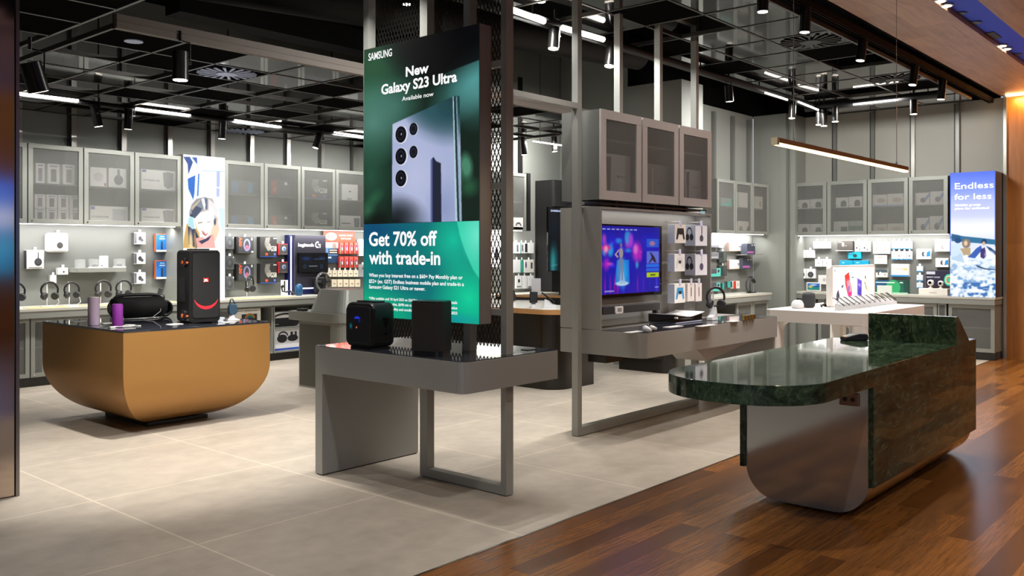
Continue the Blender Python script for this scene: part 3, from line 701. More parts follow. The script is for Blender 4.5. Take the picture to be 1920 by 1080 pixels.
# expanded metal mesh behind the posts: one part
def expanded(g, y0, y1, z0, z1, x, sw=0.031, sh=0.072, r=0.0024):
    ny = int((y1-y0)/sw); nz = int((z1-z0)/sh)
    def strut(a, b):
        (ya, za), (yb, zb) = a, b
        d = Vector((0, yb-ya, zb-za)).normalized(); p = Vector((0, -d.z, d.y))*r
        V = [(x-r, ya+p.y, za+p.z), (x-r, ya-p.y, za-p.z), (x+r, ya-p.y, za-p.z), (x+r, ya+p.y, za+p.z),
             (x-r, yb+p.y, zb+p.z), (x-r, yb-p.y, zb-p.z), (x+r, yb-p.y, zb-p.z), (x+r, yb+p.y, zb+p.z)]
        g.add(V, [(0, 1, 5, 4), (1, 2, 6, 5), (2, 3, 7, 6), (3, 0, 4, 7)])
    for j in range(nz):
        for i in range(ny):
            ya, za = y0+i*sw, z0+j*sh; yb, zb = ya+sw, za+sh; ym, zm = (ya+yb)/2, (za+zb)/2
            strut((ya, zm), (ym, za)); strut((ym, za), (yb, zm)); strut((yb, zm), (ym, zb)); strut((ym, zb), (ya, zm))
g = G(); expanded(g, 3.60-oy, 4.90-oy, 0.90, 3.74, PX1+0.012-ox); g.build('expanded_mesh', mat('black_mesh', '#1a1918', 0.4, 0.4, var=0), t, recalc=False)

# phone sign lightbox
t = thing('phone_sign', 'tall lit green lightbox advertising a phone with get 70 percent off lower panel', 'lightbox sign', (3.90, 4.19, 1.06))
SX0 = 3.90
g = G(); g.box(0.0005, 0.095, -0.545, 0.54, 0, 1.815); g.build('casing', mat('brushed_sign_casing', '#8a8886', 0.4, 0.5), t)
g = G()
for z in (0.30, 1.5): g.box(0.0955, 0.158, -0.29, -0.26, z-0.03, z+0.03).box(0.0955, 0.158, 0.11, 0.14, z-0.03, z+0.03)
g.build('mounting_bracket', M_BLACK, t)
g = G(); g.box(0.0955, 0.1, -0.545, -0.538, 0, 1.815); g.build('orange_edge', mat('orange_edge', '#b5622c', .35, .6), t)  # thin orange strip along the rear edge of the casing
# the SIGN picture is added later (front face x=3.90, y 4.73 -> 3.655, z 1.06 -> 2.877)

# ------------------------------------------------------------------ game console stand
t = thing('floor_gantry', 'tall grey steel frame standing on the floor around the game console stand', 'frame', (6.7, 4.32, 0))
ox, oy = 6.7, 4.32
FX0, FX1 = 5.745, 7.72
def fy(a): return a-oy
g = G(); g.box(FX0-ox, FX0+0.055-ox, fy(4.29), fy(4.35), 0.006, 3.69); g.build('post', M_FRAME, t)
g = G(); g.box(FX1-0.055-ox, FX1-ox, fy(4.29), fy(4.35), 0.006, 0.66); g.build('post', M_FRAME, t)
g = G(); g.box(FX0+0.055-ox, FX1-0.055-ox, fy(4.29), fy(4.35), 0.006, 0.075); g.build('floor_rail', M_FRAME, t)
for x in (6.345, 6.995, 7.66):
    g = G(); g.box(x-ox, x+0.05-ox, fy(4.29), fy(4.35), 2.665, 3.69); g.build('post', M_FRAME, t)
g = G(); g.box(FX0-ox, FX1-ox, fy(4.29), fy(4.35), 3.69, 3.745); g.build('rail', M_FRAME, t)
g = G(); g.box(4.127-ox, FX0-ox, fy(4.29), fy(4.345), 2.655, 2.70); g.build('rail', M_FRAME, t)
g = G(); g.box(FX0+0.055-ox, 5.849-ox, fy(4.30), fy(4.34), 1.88, 1.905); g.build('rail', M_FRAME, t)

CX0, CY0, CY1 = 5.85, 4.14, 4.55
CW = 0.612
# three frosted cabinets on top
M_FR = mat('warm_grey_frame', '#b0aaa6', 0.45, 0.0, var=0.03)
def glazed_cabinet(name, label, x0, w_, z0, z1, front='y', val=CY0, depth=0.4, frame=0.06, shelf=(0.5,), group=None, mfr=None, mbody=None, knob=True, gap=0.006, dark=None, back=True, lock_left=True):
    """glazed front cabinet, local x to the right as seen, y into the wall"""
    mfr = mfr or M_GREY; mbody = mbody or M_GREY
    if front == 'y': t = thing(name, label, 'cabinet', (x0, val, z0), 0, group)
    else: t = thing(name, label, 'cabinet', (val, x0, z0), -PI/2, group)
    h = z1-z0; a, b_ = gap, w_-gap
    g = G(); q = 0.012
    g.box(a, a+q, 0.022, depth, 0, h).box(b_-q, b_, 0.022, depth, 0, h).box(a+q, b_-q, 0.022, depth, 0, q).box(a+q, b_-q, 0.022, depth, h-q, h).box(a+q, b_-q, depth-0.006, depth, q, h-q)
    g.build('body', mbody, t)
    for s_ in shelf:
        g = G(); g.box(a+q+.001, b_-q-.001, 0.04, depth-0.007, h*s_-0.008, h*s_+0.008); g.build('shelf', mbody, t)
    g = G(); f = frame
    g.box(a, b_, 0, 0.02, 0, f).box(a, b_, 0, 0.02, h-f, h).box(a, a+f, 0, 0.02, f, h-f).box(b_-f, b_, 0, 0.02, f, h-f)
    d = g.build('door', mfr, t, bevel=0.0015)
    g = G(); g.box(a+f, b_-f, 0.008, 0.011, f, h-f); g.build('pane', M_PANE, d)
    if knob:
        g = G(); kx = a+f*0.75 if lock_left else b_-f*.75; g.cyl((kx, -0.006, f*0.55), (kx, 0, f*0.55), 0.009, n=12); g.build('lock', M_CHROME, d)
    return t
for i in range(3):
    glazed_cabinet('console_cabinet', ['brownish grey frosted cabinet nearest the post on top of the console stand', 'middle frosted cabinet on top of the console stand with a darker box inside', 'right end frosted cabinet on top of the console stand'][i],
                   CX0+0.003+i*(CW+0.006), CW-0.006, 1.92, 2.652, 'y', CY0, 0.40, 0.075, (0.68,), mfr=M_FR, mbody=M_GREYD, knob=False, gap=0.004)
# end fillers under cabinets
t = thing('console_stand', 'large grey game console display stand with recessed television bay and long shelf', 'display stand', (6.8, 4.2, 0))
ox, oy = 6.8, 4.2
X1 = CX0+3*CW
def bx(x0, x1, y0, y1, z0, z1, **k): return (x0-ox, x1-ox, y0-oy, y1-oy, z0, z1)
M_ST = mat('stand_grey', '#918f8a', 0.42, 0.15, var=0.03, vscale=2)
g = G(); zt, zb, q = 1.862, 0.868, 0.018
g.box(*bx(CX0, CX0+q, CY0, CY1, zb, zt)).box(*bx(X1-q, X1, CY0, CY1, zb, zt)).box(*bx(CX0+q, X1-q, CY0, CY1, zt-q, zt)).box(*bx(CX0+q, X1-q, CY0+0.16, CY1, zb, zt-q))
g.build('bay', M_ST, t)
g = G(); 
for x in (6.15, 6.75, 7.3): g.box(*bx(x, x+0.04, 4.2, 4.24, 1.863, 1.919))
g.build('spacer', M_BLACK, t)
g = G(); g.box(*bx(5.86, 7.68, 4.19, 4.5, 1.885, 1.90)); g.build('recess_rail', mat('dark_blue_recess', '#232433', 0.4), t)
g = G(); g.prism([(p[0]-ox, p[1]-oy) for p in rr(5.85, 8.25, 3.73, 4.55, 0.06, (1, 0, 0, 0))], 0.665, 0.862); g.build('shelf', M_ST, t, bevel=0.001)
g = G(); g.prism([(p[0]-ox, p[1]-oy) for p in rr(5.853, 8.247, 3.733, 4.139, 0.06, (1, 0, 0, 0))], 0.8625, 0.8665); g.build('glass_top', mat('dark_glass_top', '#1a1a1e', 0.04), t)
g = G(); g.box(*bx(8.21, 8.25, 3.75, 4.5, 0.0, 0.664)); g.build('end_leg', M_ST, t)
g = G(); g.prism([(7.0-ox, 0.664), (8.2-ox, 0.664), (8.2-ox, 0.62), (7.25-ox, 0.5)], 3.95-oy, 4.27-oy, 'y'); g.build('undershelf_tray', M_FR, t)
g = G(); g.box(*bx(7.0, 7.06, 4.29, 4.4, 0.51, 0.664)).box(*bx(5.87, 6.1, 4.1, 4.28, 0.60, 0.664)); g.build('cable_box', M_PLINTH, t)
p = at(1318, 396, 'y', CY0-0.004); g = G(); g.box(-0.04, 0.04, -0.003, 0, -0.014, 0.014, '#a6dcf0'); o = g.build('shelf_edge_card', PRINT, None, (p.x, CY0-0.001, 1.868)); tag(o, 'small pale blue card at the right under the frosted console cabinets', 'card')

# ------------------------------------------------------------------ black islands
M_ISL = mat('island_black', '#1b1712', 0.22, 0.1, var=0.1)
def island(label, outline, z1, ox, oy, top=True, wood=None):
    t = thing('island_counter', label, 'island counter', (ox, oy, 0))
    O = [(a-ox, b_-oy) for a, b_ in outline]
    g = G(); g.prism(O, 0.0, z1); g.build('curved_body', M_ISL, t)
    if top:
        g = G(); c = (sum(p[0] for p in O)/len(O), sum(p[1] for p in O)/len(O)); Q = [(c[0]+(p[0]-c[0])*1.02, c[1]+(p[1]-c[1])*1.02) for p in O]
        g.prism(Q, z1+0.001, z1+0.055); g.build('timber_edge_top', M_WOODE, t, bevel=0.002)
        Q2 = [(c[0]+(p[0]-c[0])*1.012, c[1]+(p[1]-c[1])*1.012) for p in O]
        g = G(); g.prism(Q2, z1+0.056, z1+0.062); g.build('white_worktop', mat('bright_worktop', '#f2efe9', 0.25, var=0.01), t)
    return t
o1 = rr(7.47, 8.16, 5.87, 9.0, 0.22, (1, 0, 0, 0), 10)
o1 = [p for p in o1[:-2]]+[(8.16, 6.55), (9.1, 7.3), (9.1, 8.6), (7.47, 8.6)]
island('black curved island counter with timber edged white top behind the phone sign', o1, 0.812, 8.0, 7.2)
o2 = rr(9.42, 9.755, 5.62, 6.38, 0.25, (1, 0, 0, 0), 10)
island('black curved base around the pale column behind the console stand', o2, 0.72, 9.9, 6.3, False)

# ------------------------------------------------------------------ grey service kiosk
t = thing('service_kiosk', 'grey service kiosk with sloped hood and tray between the bronze table and phone sign', 'kiosk', (6.2, 7.95, 0))
ox, oy = 6.2, 7.95
g = G(); g.prism([(p[0]-ox, p[1]-oy) for p in rr(5.885, 6.55, 7.50, 8.26, 0.16, (1, 1, 0, 0), 8)], 0, 0.735); g.build('body', M_GREY, t)
g = G(); g.box(5.8865-ox-0.004, 5.8865-ox-0.0005, 7.70-oy, 8.24-oy, 0.02, 0.70); g.build('front_panel', mat('kiosk_front', '#4c4a43', .5, .1), t)
g = G(); g.prism([(p[0]-ox, p[1]-oy) for p in rr(5.86, 6.58, 7.48, 8.42, 0.17, (1, 1, 0, 0), 8)], 0.736, 0.835); g.build('tray', M_GREY, t, bevel=0.003)
g = G()
P0 = rr(5.90, 6.5, 7.52, 8.15, 0.12, (1, 1, 1, 1), 6); P1 = rr(5.97, 6.42, 7.58, 8.06, 0.10, (1, 1, 1, 1), 6); n = len(P0)
vs = [(a-ox, b_-oy, 0.836) for a, b_ in P0]+[(a-ox, b_-oy, 1.085) for a, b_ in P1]
g.add(vs, [(i, (i+1) % n, n+(i+1) % n, n+i) for i in range(n)]+[tuple(range(n, 2*n)), tuple(range(n-1, -1, -1))]); g.build('sloped_hood', M_GREY, t, bevel=0.004)
g = G(); g.box(5.88-ox, 5.95-ox, 8.18-oy, 8.30-oy, 0.836, 0.865, bev=0.006); g.build('card_reader', M_BLACK, t)

# ------------------------------------------------------------------ white phone table
t = thing('white_display_table', 'white display table with rounded panel legs in front of the right wall', 'display table', (10.1, 3.73, 0))
ox, oy = 10.1, 3.73
wx0, wx1, wy0, wy1, wz = 9.14, 11.13, 3.18, 4.28, 0.867
g = G(); g.prism([(p[0]-ox, p[1]-oy) for p in rr(wx0, wx1, wy0, wy1, 0.07, (1, 1, 1, 1), 6)], wz-0.13, wz); g.build('table_top', M_WHITE, t, bevel=0.004)
for (a, b_, c, d) in ((wx0, wx0+0.16, wy0, wy0+0.17), (wx1-.16, wx1, wy0, wy0+0.17), (wx0, wx0+.16, wy1-.17, wy1), (wx1-.16, wx1, wy1-.17, wy1)):
    g = G(); g.prism([(p[0]-ox, p[1]-oy) for p in rr(a, b_, c, d, 0.05, (1, 1, 1, 1), 5)], 0, wz-0.131)
    # flared rounded bracket to the top
    sx = 1 if a == wx0 else -1; sy = 1 if c == wy0 else -1
    xa = b_ if sx > 0 else a; ya = d if sy > 0 else c; r = 0.09
    arc = [(0, 0)]+[(r-r*math.sin(math.radians(90*i/6)), -r+r*math.cos(math.radians(90*i/6))) for i in range(7)]
    arc = [(0, 0), (r, 0)]+[(r-r*math.sin(math.radians(15*i)), -r+r*math.cos(math.radians(15*i))) for i in range(1, 7)]
    g.prism([(xa-ox+sx*(p[0]-0.001), wz-0.131+p[1]) for p in arc], c+0.03-oy, d-0.03-oy, 'y')
    g.prism([(ya-oy+sy*(p[0]-0.001), wz-0.131+p[1]) for p in arc], a+0.03-ox, b_-0.03-ox, 'x')
    g.build('leg', M_WHITE, t)
# ------------------------------------------------------------------ left wall run
M_CAB = mat('cabinet_interior', '#5c5c58', .5, .1)
LF = 10.5   # front of the wall cabinets
LCAB = [3.279, 3.889, 4.497, 5.103, 6.31, 6.915, 7.521, 8.127, 8.733]
LN = ['half hidden by the metal column', 'first full one by the metal column, with rows of tall white cartons', 'second from the metal column, holding white cartons with a headphone', 'left of the girl lightbox, holding wide white speaker cartons',
      'right of the girl lightbox, holding dim blue cartons', 'second right of the girl lightbox, holding dark cartons with red', 'third right of the girl lightbox, holding black cartons', 'beside the phone sign, holding white cartons', 'hidden beyond the phone sign']
LXE = [3.889, 4.497, 5.103, 5.71, 6.915, 7.521, 8.127, 8.733, 9.30]
for i, x in enumerate(LCAB):
    glazed_cabinet('wall_cabinet', 'grey wall cabinet '+LN[i], x, LXE[i]-x, 1.815, 2.705, 'y', LF, 0.495, 0.05, (0.5,), mbody=M_CAB)
# counter, apron and lower cabinets
def counter(label, x0, x1, y0, y1, z=0.867, th=0.105, mat_=None, rot=None):
    t = thing('wall_counter', label, 'counter', ((x0+x1)/2, (y0+y1)/2, 0)); cx, cy = t.location.x, t.location.y
    g = G(); g.box(x0-cx, x1-cx, y0-cy, y1-cy, z-0.03, z); g.build('worktop', mat('counter_top', '#b7b5ab', 0.3, var=0.02), t, bevel=0.002)
    g = G(); g.box(x0+0.006-cx, x1-(0.006 if x1 < 13.8 else 0)-cx, y0+(0.006)-cy, y1-cy, z-th, z-0.031); g.build('apron', M_GREY, t)
    return t
counter('long grey counter along the headphone wall', 2.6, 9.29, 10.35, 10.995)
counter('grey counter along the right wall under the smart home shelves', 13.44, 13.895, 2.95, 5.84)
counter('short grey counter in the far corner behind the console stand', 10.9, 12.87, 5.90, 6.395)
counter('grey counter along the phone accessory wall behind the phone sign', 9.45, 10.83, 8.45, 8.945)
g = G(); g.box(2.6, 9.29, 10.45, 10.99, 0, 0.10); struct(g.build('baseboard_left', M_PLINTH))
g = G(); g.box(13.50, 13.89, 2.96, 5.45, 0, 0.10); struct(g.build('baseboard_right', M_PLINTH))
g = G(); g.box(10.9, 12.86, 5.95, 6.39, 0, 0.10).box(9.42, 10.45, 8.5, 8.94, 0, .1); struct(g.build('baseboard_back', M_PLINTH))
g = G(); g.box(13.46, 13.89, 5.46, 5.8, 0, 0.75); struct(g.build('trim_40', M_GREY))
lowL = [(2.69, 3.25), (3.25, 3.885), (3.885, 4.52), (4.52, 5.15), (5.15, 5.78), (5.78, 6.38)]
nm = ['hidden behind the metal column', 'cut by the metal column', 'right of the metal column beside the bronze table, holding headphone cartons', 'behind the left end of the bronze table', 'behind the bronze table', 'behind the tall party speaker']
for (a, b_), n_ in zip(lowL, nm):
    glazed_cabinet('base_cabinet', 'grey glazed base cabinet '+n_, a, b_-a, 0.105, 0.758, 'y', 10.42, 0.55, 0.045, (0.5,), lock_left=True)
# open shelving with big cartons
def open_shelf(label, x0, x1, y0, depth, z0, z1, shelves, m=None):
    t = thing('open_shelf_unit', label, 'shelf unit', (x0, y0, 0)); g = G(); w_ = x1-x0; q = 0.02
    g.box(0, q, 0, depth, z0, z1).box(w_-q, w_, 0, depth, z0, z1).box(q, w_-q, depth-q, depth, z0, z1).box(q, w_-q, 0, depth-q, z0, z0+q).box(q, w_-q, 0, depth-q, z1-q, z1)
    g.build('carcass', m or M_GREY, t)
    for s_ in shelves:
        g = G(); g.box(q+.001, w_-q-.001, 0.02, depth-q-.001, s_-0.01, s_+0.01); g.build('shelf', m or M_GREY, t)
    return t
open_shelf('open shelf unit holding the party speaker carton, right of the party speaker', 6.39, 7.00, 10.42, 0.55, 0.105, 0.758, (0.46,))
open_shelf('open shelf unit holding the boombox and headphone cartons, left of the kiosk', 7.01, 8.0, 10.42, 0.55, 0.105, 0.758, (0.43,))
open_shelf('open shelf unit hidden behind the kiosk', 8.01, 9.28, 10.42, 0.55, 0.105, 0.758, (0.43,))
# lightbox carcasses; pictures come later
t = thing('girl_lightbox', 'tall lit lightbox showing a smiling girl with headphones against a star', 'lightbox sign', (5.715, 10.47, 0.868))
g = G(); g.box(0, 0.585, 0.002, 0.525, 0, 1.86); g.build('casing', M_GREY, t)
t2 = thing('lake_lightbox', 'lit blue and white lightbox of people resting by the water with endless for less text', 'lightbox sign', (13.46, 3.525, 0.868), -PI/2)
g = G(); g.box(0, 0.575, 0.002, 0.435, 0, 1.735); g.build('casing', mat('sign_casing_dark', '#4a403a', 0.3, 0.4), t2)

# ------------------------------------------------------------------ right wall run
RF = 13.5
RY = [5.83, 5.30, 4.685, 4.098]; RE = [5.30, 4.685, 4.098, 3.56]
RN = ['leftmost on the right wall, holding speaker cartons', 'second on the right wall, holding speaker cartons and a green carton', 'third on the right wall, holding pale landscape cartons', 'beside the lake lightbox, holding camera cartons']
for a, b_, n_ in zip(RY, RE, RN):
    glazed_cabinet('wall_cabinet', 'grey wall cabinet '+n_, a, a-b_, 1.75, 2.577, 'x', RF, 0.395, 0.055, (0.5,), mbody=M_CAB)
for a, b_, n_ in ((5.44, 4.90, 'left of the white table leg, holding small cartons'), (4.90, 4.30, 'behind the white table leg'), (4.30, 3.70, 'behind the raised marble back, left'), (3.70, 3.575, 'narrow, behind the white table end'), (3.56, 2.96, 'at the right end under the lake lightbox')):
    glazed_cabinet('base_cabinet', 'grey glazed base cabinet '+n_, a, a-b_, 0.105, 0.758, 'x', 13.49, 0.40, 0.05 if a-b_ > .3 else .02, (0.5,))
for i, (a, b_) in enumerate(((11.50, 12.06), (12.06, 12.62), (12.62, 13.19))):
    glazed_cabinet('wall_cabinet', 'grey wall cabinet '+['with a teal carton, left of the three in the far corner', 'middle of the three in the far corner, with white cartons', 'right of the three in the far corner'][i], a, b_-a, 1.765, 2.545, 'y', 6.1, 0.295, 0.045, (0.5,), mbody=M_CAB)
for i, (a, b_) in enumerate(((11.80, 12.32), (12.32, 12.85))):
    glazed_cabinet('base_cabinet', 'small grey base cabinet in the far corner, '+['left one', 'right one'][i], a, b_-a, 0.105, 0.758, 'y', 5.95, 0.43, 0.05, (0.5,), knob=False)
open_shelf('dark open shelf unit at the left of the far corner base cabinets', 10.9, 11.79, 5.95, 0.43, 0.105, 0.758, (0.45,), M_GREYD)
glazed_cabinet('wall_cabinet', 'grey wall cabinet seen right of the tall grey post, holding a console carton', 9.45, 0.78, 1.815, 2.67, 'y', 8.6, 0.345, 0.05, (0.5,))
g = G(); g.box(10.235, 10.30, 8.58, 8.945, 1.81, 2.68); tag(g.build('cabinet_end_panel', M_BLACK), 'black end panel of the wall cabinet right of the tall grey post', 'panel')

# under cabinet light strips
def strip(label, x0, x1, y, z, front='y', p=20, ang=0):
    g = G()
    if front == 'y': g.box(x0, x1, y, y+0.014, z-0.008, z-0.0005)
    else: g.box(y, y+0.014, x1, x0, z-0.008, z-0.0005)
    tag(g.build('under_cabinet_light', mat('strip_led', '#ffffff', 0.5, var=0, emit='#fffaf2', estr=5.0)), label, 'strip light')
    L = abs(x1-x0)
    if front == 'y': area('strip_lamp', ((x0+x1)/2, y+0.1, z-0.02), (L, 0.05), p*L, (1, 0.98, 0.96), (math.radians(22), 0, 0))
    else: area('strip_lamp', (y+0.1, (x0+x1)/2, z-0.02), (0.05, L), p*L, (1, 0.98, 0.96), (0, math.radians(-22), 0))
strip('light strip under the wall cabinets left of the girl lightbox', 3.3, 5.69, 10.62, 1.815, 'y', 9)
strip('light strip under the wall cabinets right of the girl lightbox', 6.33, 9.28, 10.62, 1.815, 'y', 9)
strip('light strip under the right wall cabinets', 5.8, 3.58, 13.6, 1.75, 'x', 7.5)
strip('light strip under the far corner cabinets', 11.5, 13.15, 6.17, 1.765, 'y', 8)
strip('light strip under the cabinet above the phone accessories', 9.45, 10.22, 8.68, 1.815, 'y', 26)
# joints in the display wall panels
for k in range(10):
    x = 3.279+0.608*k
    if 5.7 < x < 6.3: continue
    g = G(); g.box(x-0.002, x+0.002, WY-0.004, WY-0.0005, 0.868, 1.81); trim(g, M_DARKGAP)
# black display housing left of the console stand
t = thing('black_display_housing', 'tall black display housing left of the console stand', 'display housing', (11.0, 8.75, 0))
g = G(); g.box(-0.155, 0.45, -0.15, 0.19, 0.0, 2.62, bev=0.004); g.build('housing', M_BLACK, t)
g = G(); g.box(-0.155, 0.45, -0.2, -0.151, 2.2, 2.62, bev=0.004); g.build('hood', mat('charcoal_panel', '#242424', 0.45), t)
# ------------------------------------------------------------------ products
# a front plane: 'y' faces the hall side of the left wall, 'x' faces along the shop
def front_pts(ax, val, u0, vt, u1, vb):
    um = (u0+u1)/2
    a = at(u0, vt, ax, val); b_ = at(u1, vt, ax, val)
    m0 = at(um, vt, ax, val); m1 = at(um, vb, ax, val)
    return a, b_, m0.z, m1.z
def carton(ax, val, u0, vt, u1, vb, label, col='#e9e7e3', depth=0.08, art=(), tab=False, lim=None, name='product_carton', cat='carton', group=None, side=None, rest=None, bev=0.002, ext=0.0, peg=0.0, tilt=0):
    a, b_, zt, zb = front_pts(ax, val, u0, vt, u1, vb)
    if rest is not None: zt = rest+(zt-zb); zb = rest
    if lim: a.x = max(a.x, lim[0]); b_.x = min(b_.x, lim[1])
    if ax == 'y': w_ = b_.x-a.x; loc = ((a.x+b_.x)/2, val, zb); rz = 0.0
    else: w_ = a.y-b_.y; loc = (val, (a.y+b_.y)/2, zb); rz = -PI/2
    h = zt-zb
    t = thing(name, label, cat, loc, rz+tilt, group)
    g = G(); g.box(-w_/2, w_/2, 0, depth, 0, h, col, bev=bev, seg=1)
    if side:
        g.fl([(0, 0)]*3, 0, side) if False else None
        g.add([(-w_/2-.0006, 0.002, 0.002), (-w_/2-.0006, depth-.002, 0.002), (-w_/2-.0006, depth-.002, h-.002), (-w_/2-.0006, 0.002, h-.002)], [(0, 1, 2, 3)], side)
    o = g.build('carton', PRINT, t)
    if art:
        g = G()
        k = 0
        for s_ in art:
            k += 1; y0 = -0.0008-0.0004*k; op = s_[0]
            if op == 'r': g.rect(-w_/2+s_[1]*w_, -w_/2+s_[3]*w_, s_[2]*h, s_[4]*h, y0, s_[5])
            elif op == 'o': g.disc(-w_/2+s_[1]*w_, s_[2]*h, s_[3]*w_, s_[4]*h, y0, s_[5])
            elif op == 'g': g.ring(-w_/2+s_[1]*w_, s_[2]*h, s_[3]*w_, s_[4]*h, s_[5]*w_, y0, s_[6], *(s_[7:9] if len(s_) > 7 else ()))
            elif op == 'p': g.fl([(-w_/2+q[0]*w_, q[1]*h) for q in s_[1]], y0, s_[2])
            elif op == 't':
                vs, fs = text_mesh(s_[1], 1.0, 0.02 if len(s_) < 8 else s_[7]); ww = max(p[0] for p in vs)-min(p[0] for p in vs)
                hh = s_[4]*h; sc = (s_[5]*w_/ww); m0 = min(p[0] for p in vs)
                g.add([(-w_/2+s_[2]*w_+(p[0]-m0)*sc, y0, s_[3]*h+p[1]*hh) for p in vs], fs, s_[6])
            elif op == 'tv':  # vertical text
                vs, fs = text_mesh(s_[1], 1.0, 0.03); ww = max(p[0] for p in vs)
                sc = s_[5]*h/ww; hh = s_[4]*w_
                g.add([(-w_/2+s_[2]*w_+p[1]*hh, y0, s_[3]*h-p[0]*sc) for p in vs], fs, s_[6])
        g.build('printed_front', PRINT, t, recalc=False)
    if tab:
        tw = min(0.03, w_*.35)
        g = G(); g.box(-tw/2, tw/2, 0.005, 0.011, h+0.0005, h+0.035, '#f4f4f6', bev=0.001, seg=1); g.build('hang_tab', PRINT, t)
    if peg:
        g = G(); g.tube([(0, 0.008, h+0.025), (0, peg, h+0.025)], 0.003, 6); g.build('peg_hook', M_CHROME, t)
    return t

OD = ['first', 'second', 'third', 'fourth', 'fifth', 'sixth']
WHT = '#e8e6e2'; DK = '#2a2b2d'
hp = lambda x=.62, z=.42, r=.2: [('r', x-.03, z, x+.03, .88, '#3a3a3a'), ('o', x, z, r, r*.95, '#333436'), ('o', x-.02, z+.02, r*.7, r*.66, '#45474a')]
bud = [('r', 0, .05, .2, .95, '#55555a'), ('o', .5, .5, .17, .2, '#3c3c40'), ('o', .68, .34, .13, .14, '#4a4a50'), ('r', .3, .8, .8, .86, '#b0b0b4')]
YP = 10.90
carton('y', YP, 50, 469, 82.5, 504, 'white headphone carton hanging nearest the metal column', WHT, 0.08, hp(.66, .36, .22)+[('r', .1, .05, .9, .09, '#8a8a8a')], True, side='#3a3a3c', peg=.09)
carton('y', YP, 89, 437, 129, 473, 'large rounded white headphone case hanging highest near the metal column', '#efeeec', 0.1, [('o', .58, .36, .15, .17, '#3c3a38'), ('r', .575, .45, .6, .72, '#3c3a38')], True, bev=0.02, peg=.09)
carton('y', YP, 109, 502, 128, 515, 'small white carton below the rounded white case', WHT, 0.07, [('o', .55, .4, .1, .14, '#3a3a3a')], True, peg=.09)
carton('y', 10.94, 94, 516, 106, 531, 'small white pack on the wall above the first full headphone', WHT, 0.055, (), True)
for i, (u0, vt, u1, vb) in enumerate(((252, 436, 273, 458), (252, 474, 273, 495), (252, 511, 273, 532))):
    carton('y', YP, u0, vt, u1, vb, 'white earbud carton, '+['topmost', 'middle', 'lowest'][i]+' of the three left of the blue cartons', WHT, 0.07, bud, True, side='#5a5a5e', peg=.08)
for i, (u0, vt, u1, vb) in enumerate(((293, 438.5, 312, 472), (293, 488, 312.5, 523))):
    carton('y', YP, u0, vt, u1, vb, 'blue and orange microphone carton, '+['upper one', 'lower one'][i]+' left of the girl lightbox', '#1f6fc4', 0.06, [('r', 0, 0, 1, .1, '#e8e6e2'), ('r', .35, .82, .8, .87, '#9fd4ee'), ('r', .3, .7, .85, .75, '#cfe4f4'), ('r', .45, .12, .62, .5, '#1a2534'), ('o', .535, .5, .1, .1, '#2a3644'), ('r', 0, .96, 1, 1, '#e07030')], False, side='#c4622a', peg=0)
# display shelf with ear buds
a = at(143, 503, 'y', 10.70); b_ = at(235, 503, 'y', 10.70)
g = G(); g.prism([(a.x, 10.72), (a.x+0.02, 10.70), (b_.x, 10.70), (b_.x+.02, 10.72), (b_.x+.02, 10.999), (a.x, 10.999)], a.z-0.05, a.z)
tag(g.build('wall_shelf', M_GREY, None), 'thin grey wall shelf holding earbud displays above the headphones', 'shelf'); SZ = a.z
for i, (u, dk) in enumerate(((178, True), (224, True))):
    p = at(u, 500, 'y', 10.80)
    t = thing('earbud_display', ['earbud on a white round base under a clear cover, left on the wall shelf', 'earbud on a white round base under a clear cover, right on the wall shelf'][i], 'earbud display', (p.x, 10.80, SZ))
    g = G(); g.cyl((0, 0, 0.0005), (0, 0, 0.012), 0.075, n=24); g.build('base', M_WHITE, t)
    g = G(); g.lathe([(0.0, 0.013), (0.03, 0.014), (0.034, 0.03), (0.02, 0.042), (0.0, 0.044)], (0, 0, 0), 16); g.build('earbud_case', M_BLACK, t)
    g = G(); g.box(-0.055, 0.055, -0.04, 0.04, 0.0125, 0.11); g.build('clear_cover', M_ACRYL, t)
p = at(150, 500, 'y', 10.8); g = G(); g.box(-0.05, 0.05, -0.03, 0.03, 0.0005, 0.105); tag(g.build('clear_stand', M_ACRYL, None, (p.x, 10.8, SZ)), 'empty clear acrylic block at the left end of the wall shelf', 'acrylic block')
carton('y', 10.78, 188, 478, 203, 500, 'upright white card box between the two earbud displays on the wall shelf', '#f4f3f1', 0.03, [('o', .2, .18, .1, .07, '#444')] if False else [('o', .2, .18, .1, .07, '#444444')], rest=SZ+.0005)

# headphones on stands
M_HPB = mat('headphone_black', '#17171a', 0.35, var=0.08)
M_PAD = mat('ear_pad', '#2b2b2e', 0.7, var=0.1)
def headphone(ax_loc, z0, label, rz=0.0, s=1.0, colr=None, stand='white', cable=True, hz=0.19):
    t = thing('headphones', label, 'headphones', (ax_loc[0], ax_loc[1], z0), rz)
    m = colr or M_HPB; zc = hz; R = 0.088*s
    P = []
    for i in range(17):
        a_ = math.radians(-42+264*i/16); P.append((R*math.cos(a_), 0, zc+R*1.02*math.sin(a_)))
    g = G(); g.tube(P, 0.0105*s, 8); g.build('headband', m, t)
    P2 = [(x*.93, y, zc+(z-zc)*.93) for x, y, z in P[4:13]]
    g = G(); g.tube(P2, 0.009*s, 8); g.build('headband_cushion', M_PAD, t)
    for sg in (-1, 1):
        c = Vector((sg*R*.66, 0, zc-R*.72)); d = Vector((sg*-0.62, -0.72, -0.25)).normalized()
        g = G(); g.cyl(c, c-d*0.022*s, 0.042*s, 0.034*s, n=20); o = g.build('ear_cup', m, t)
        g = G(); g.cyl(c+d*0.001, c+d*0.022*s, 0.042*s, 0.038*s, n=20); g.build('ear_pad', M_PAD, o)
    return t
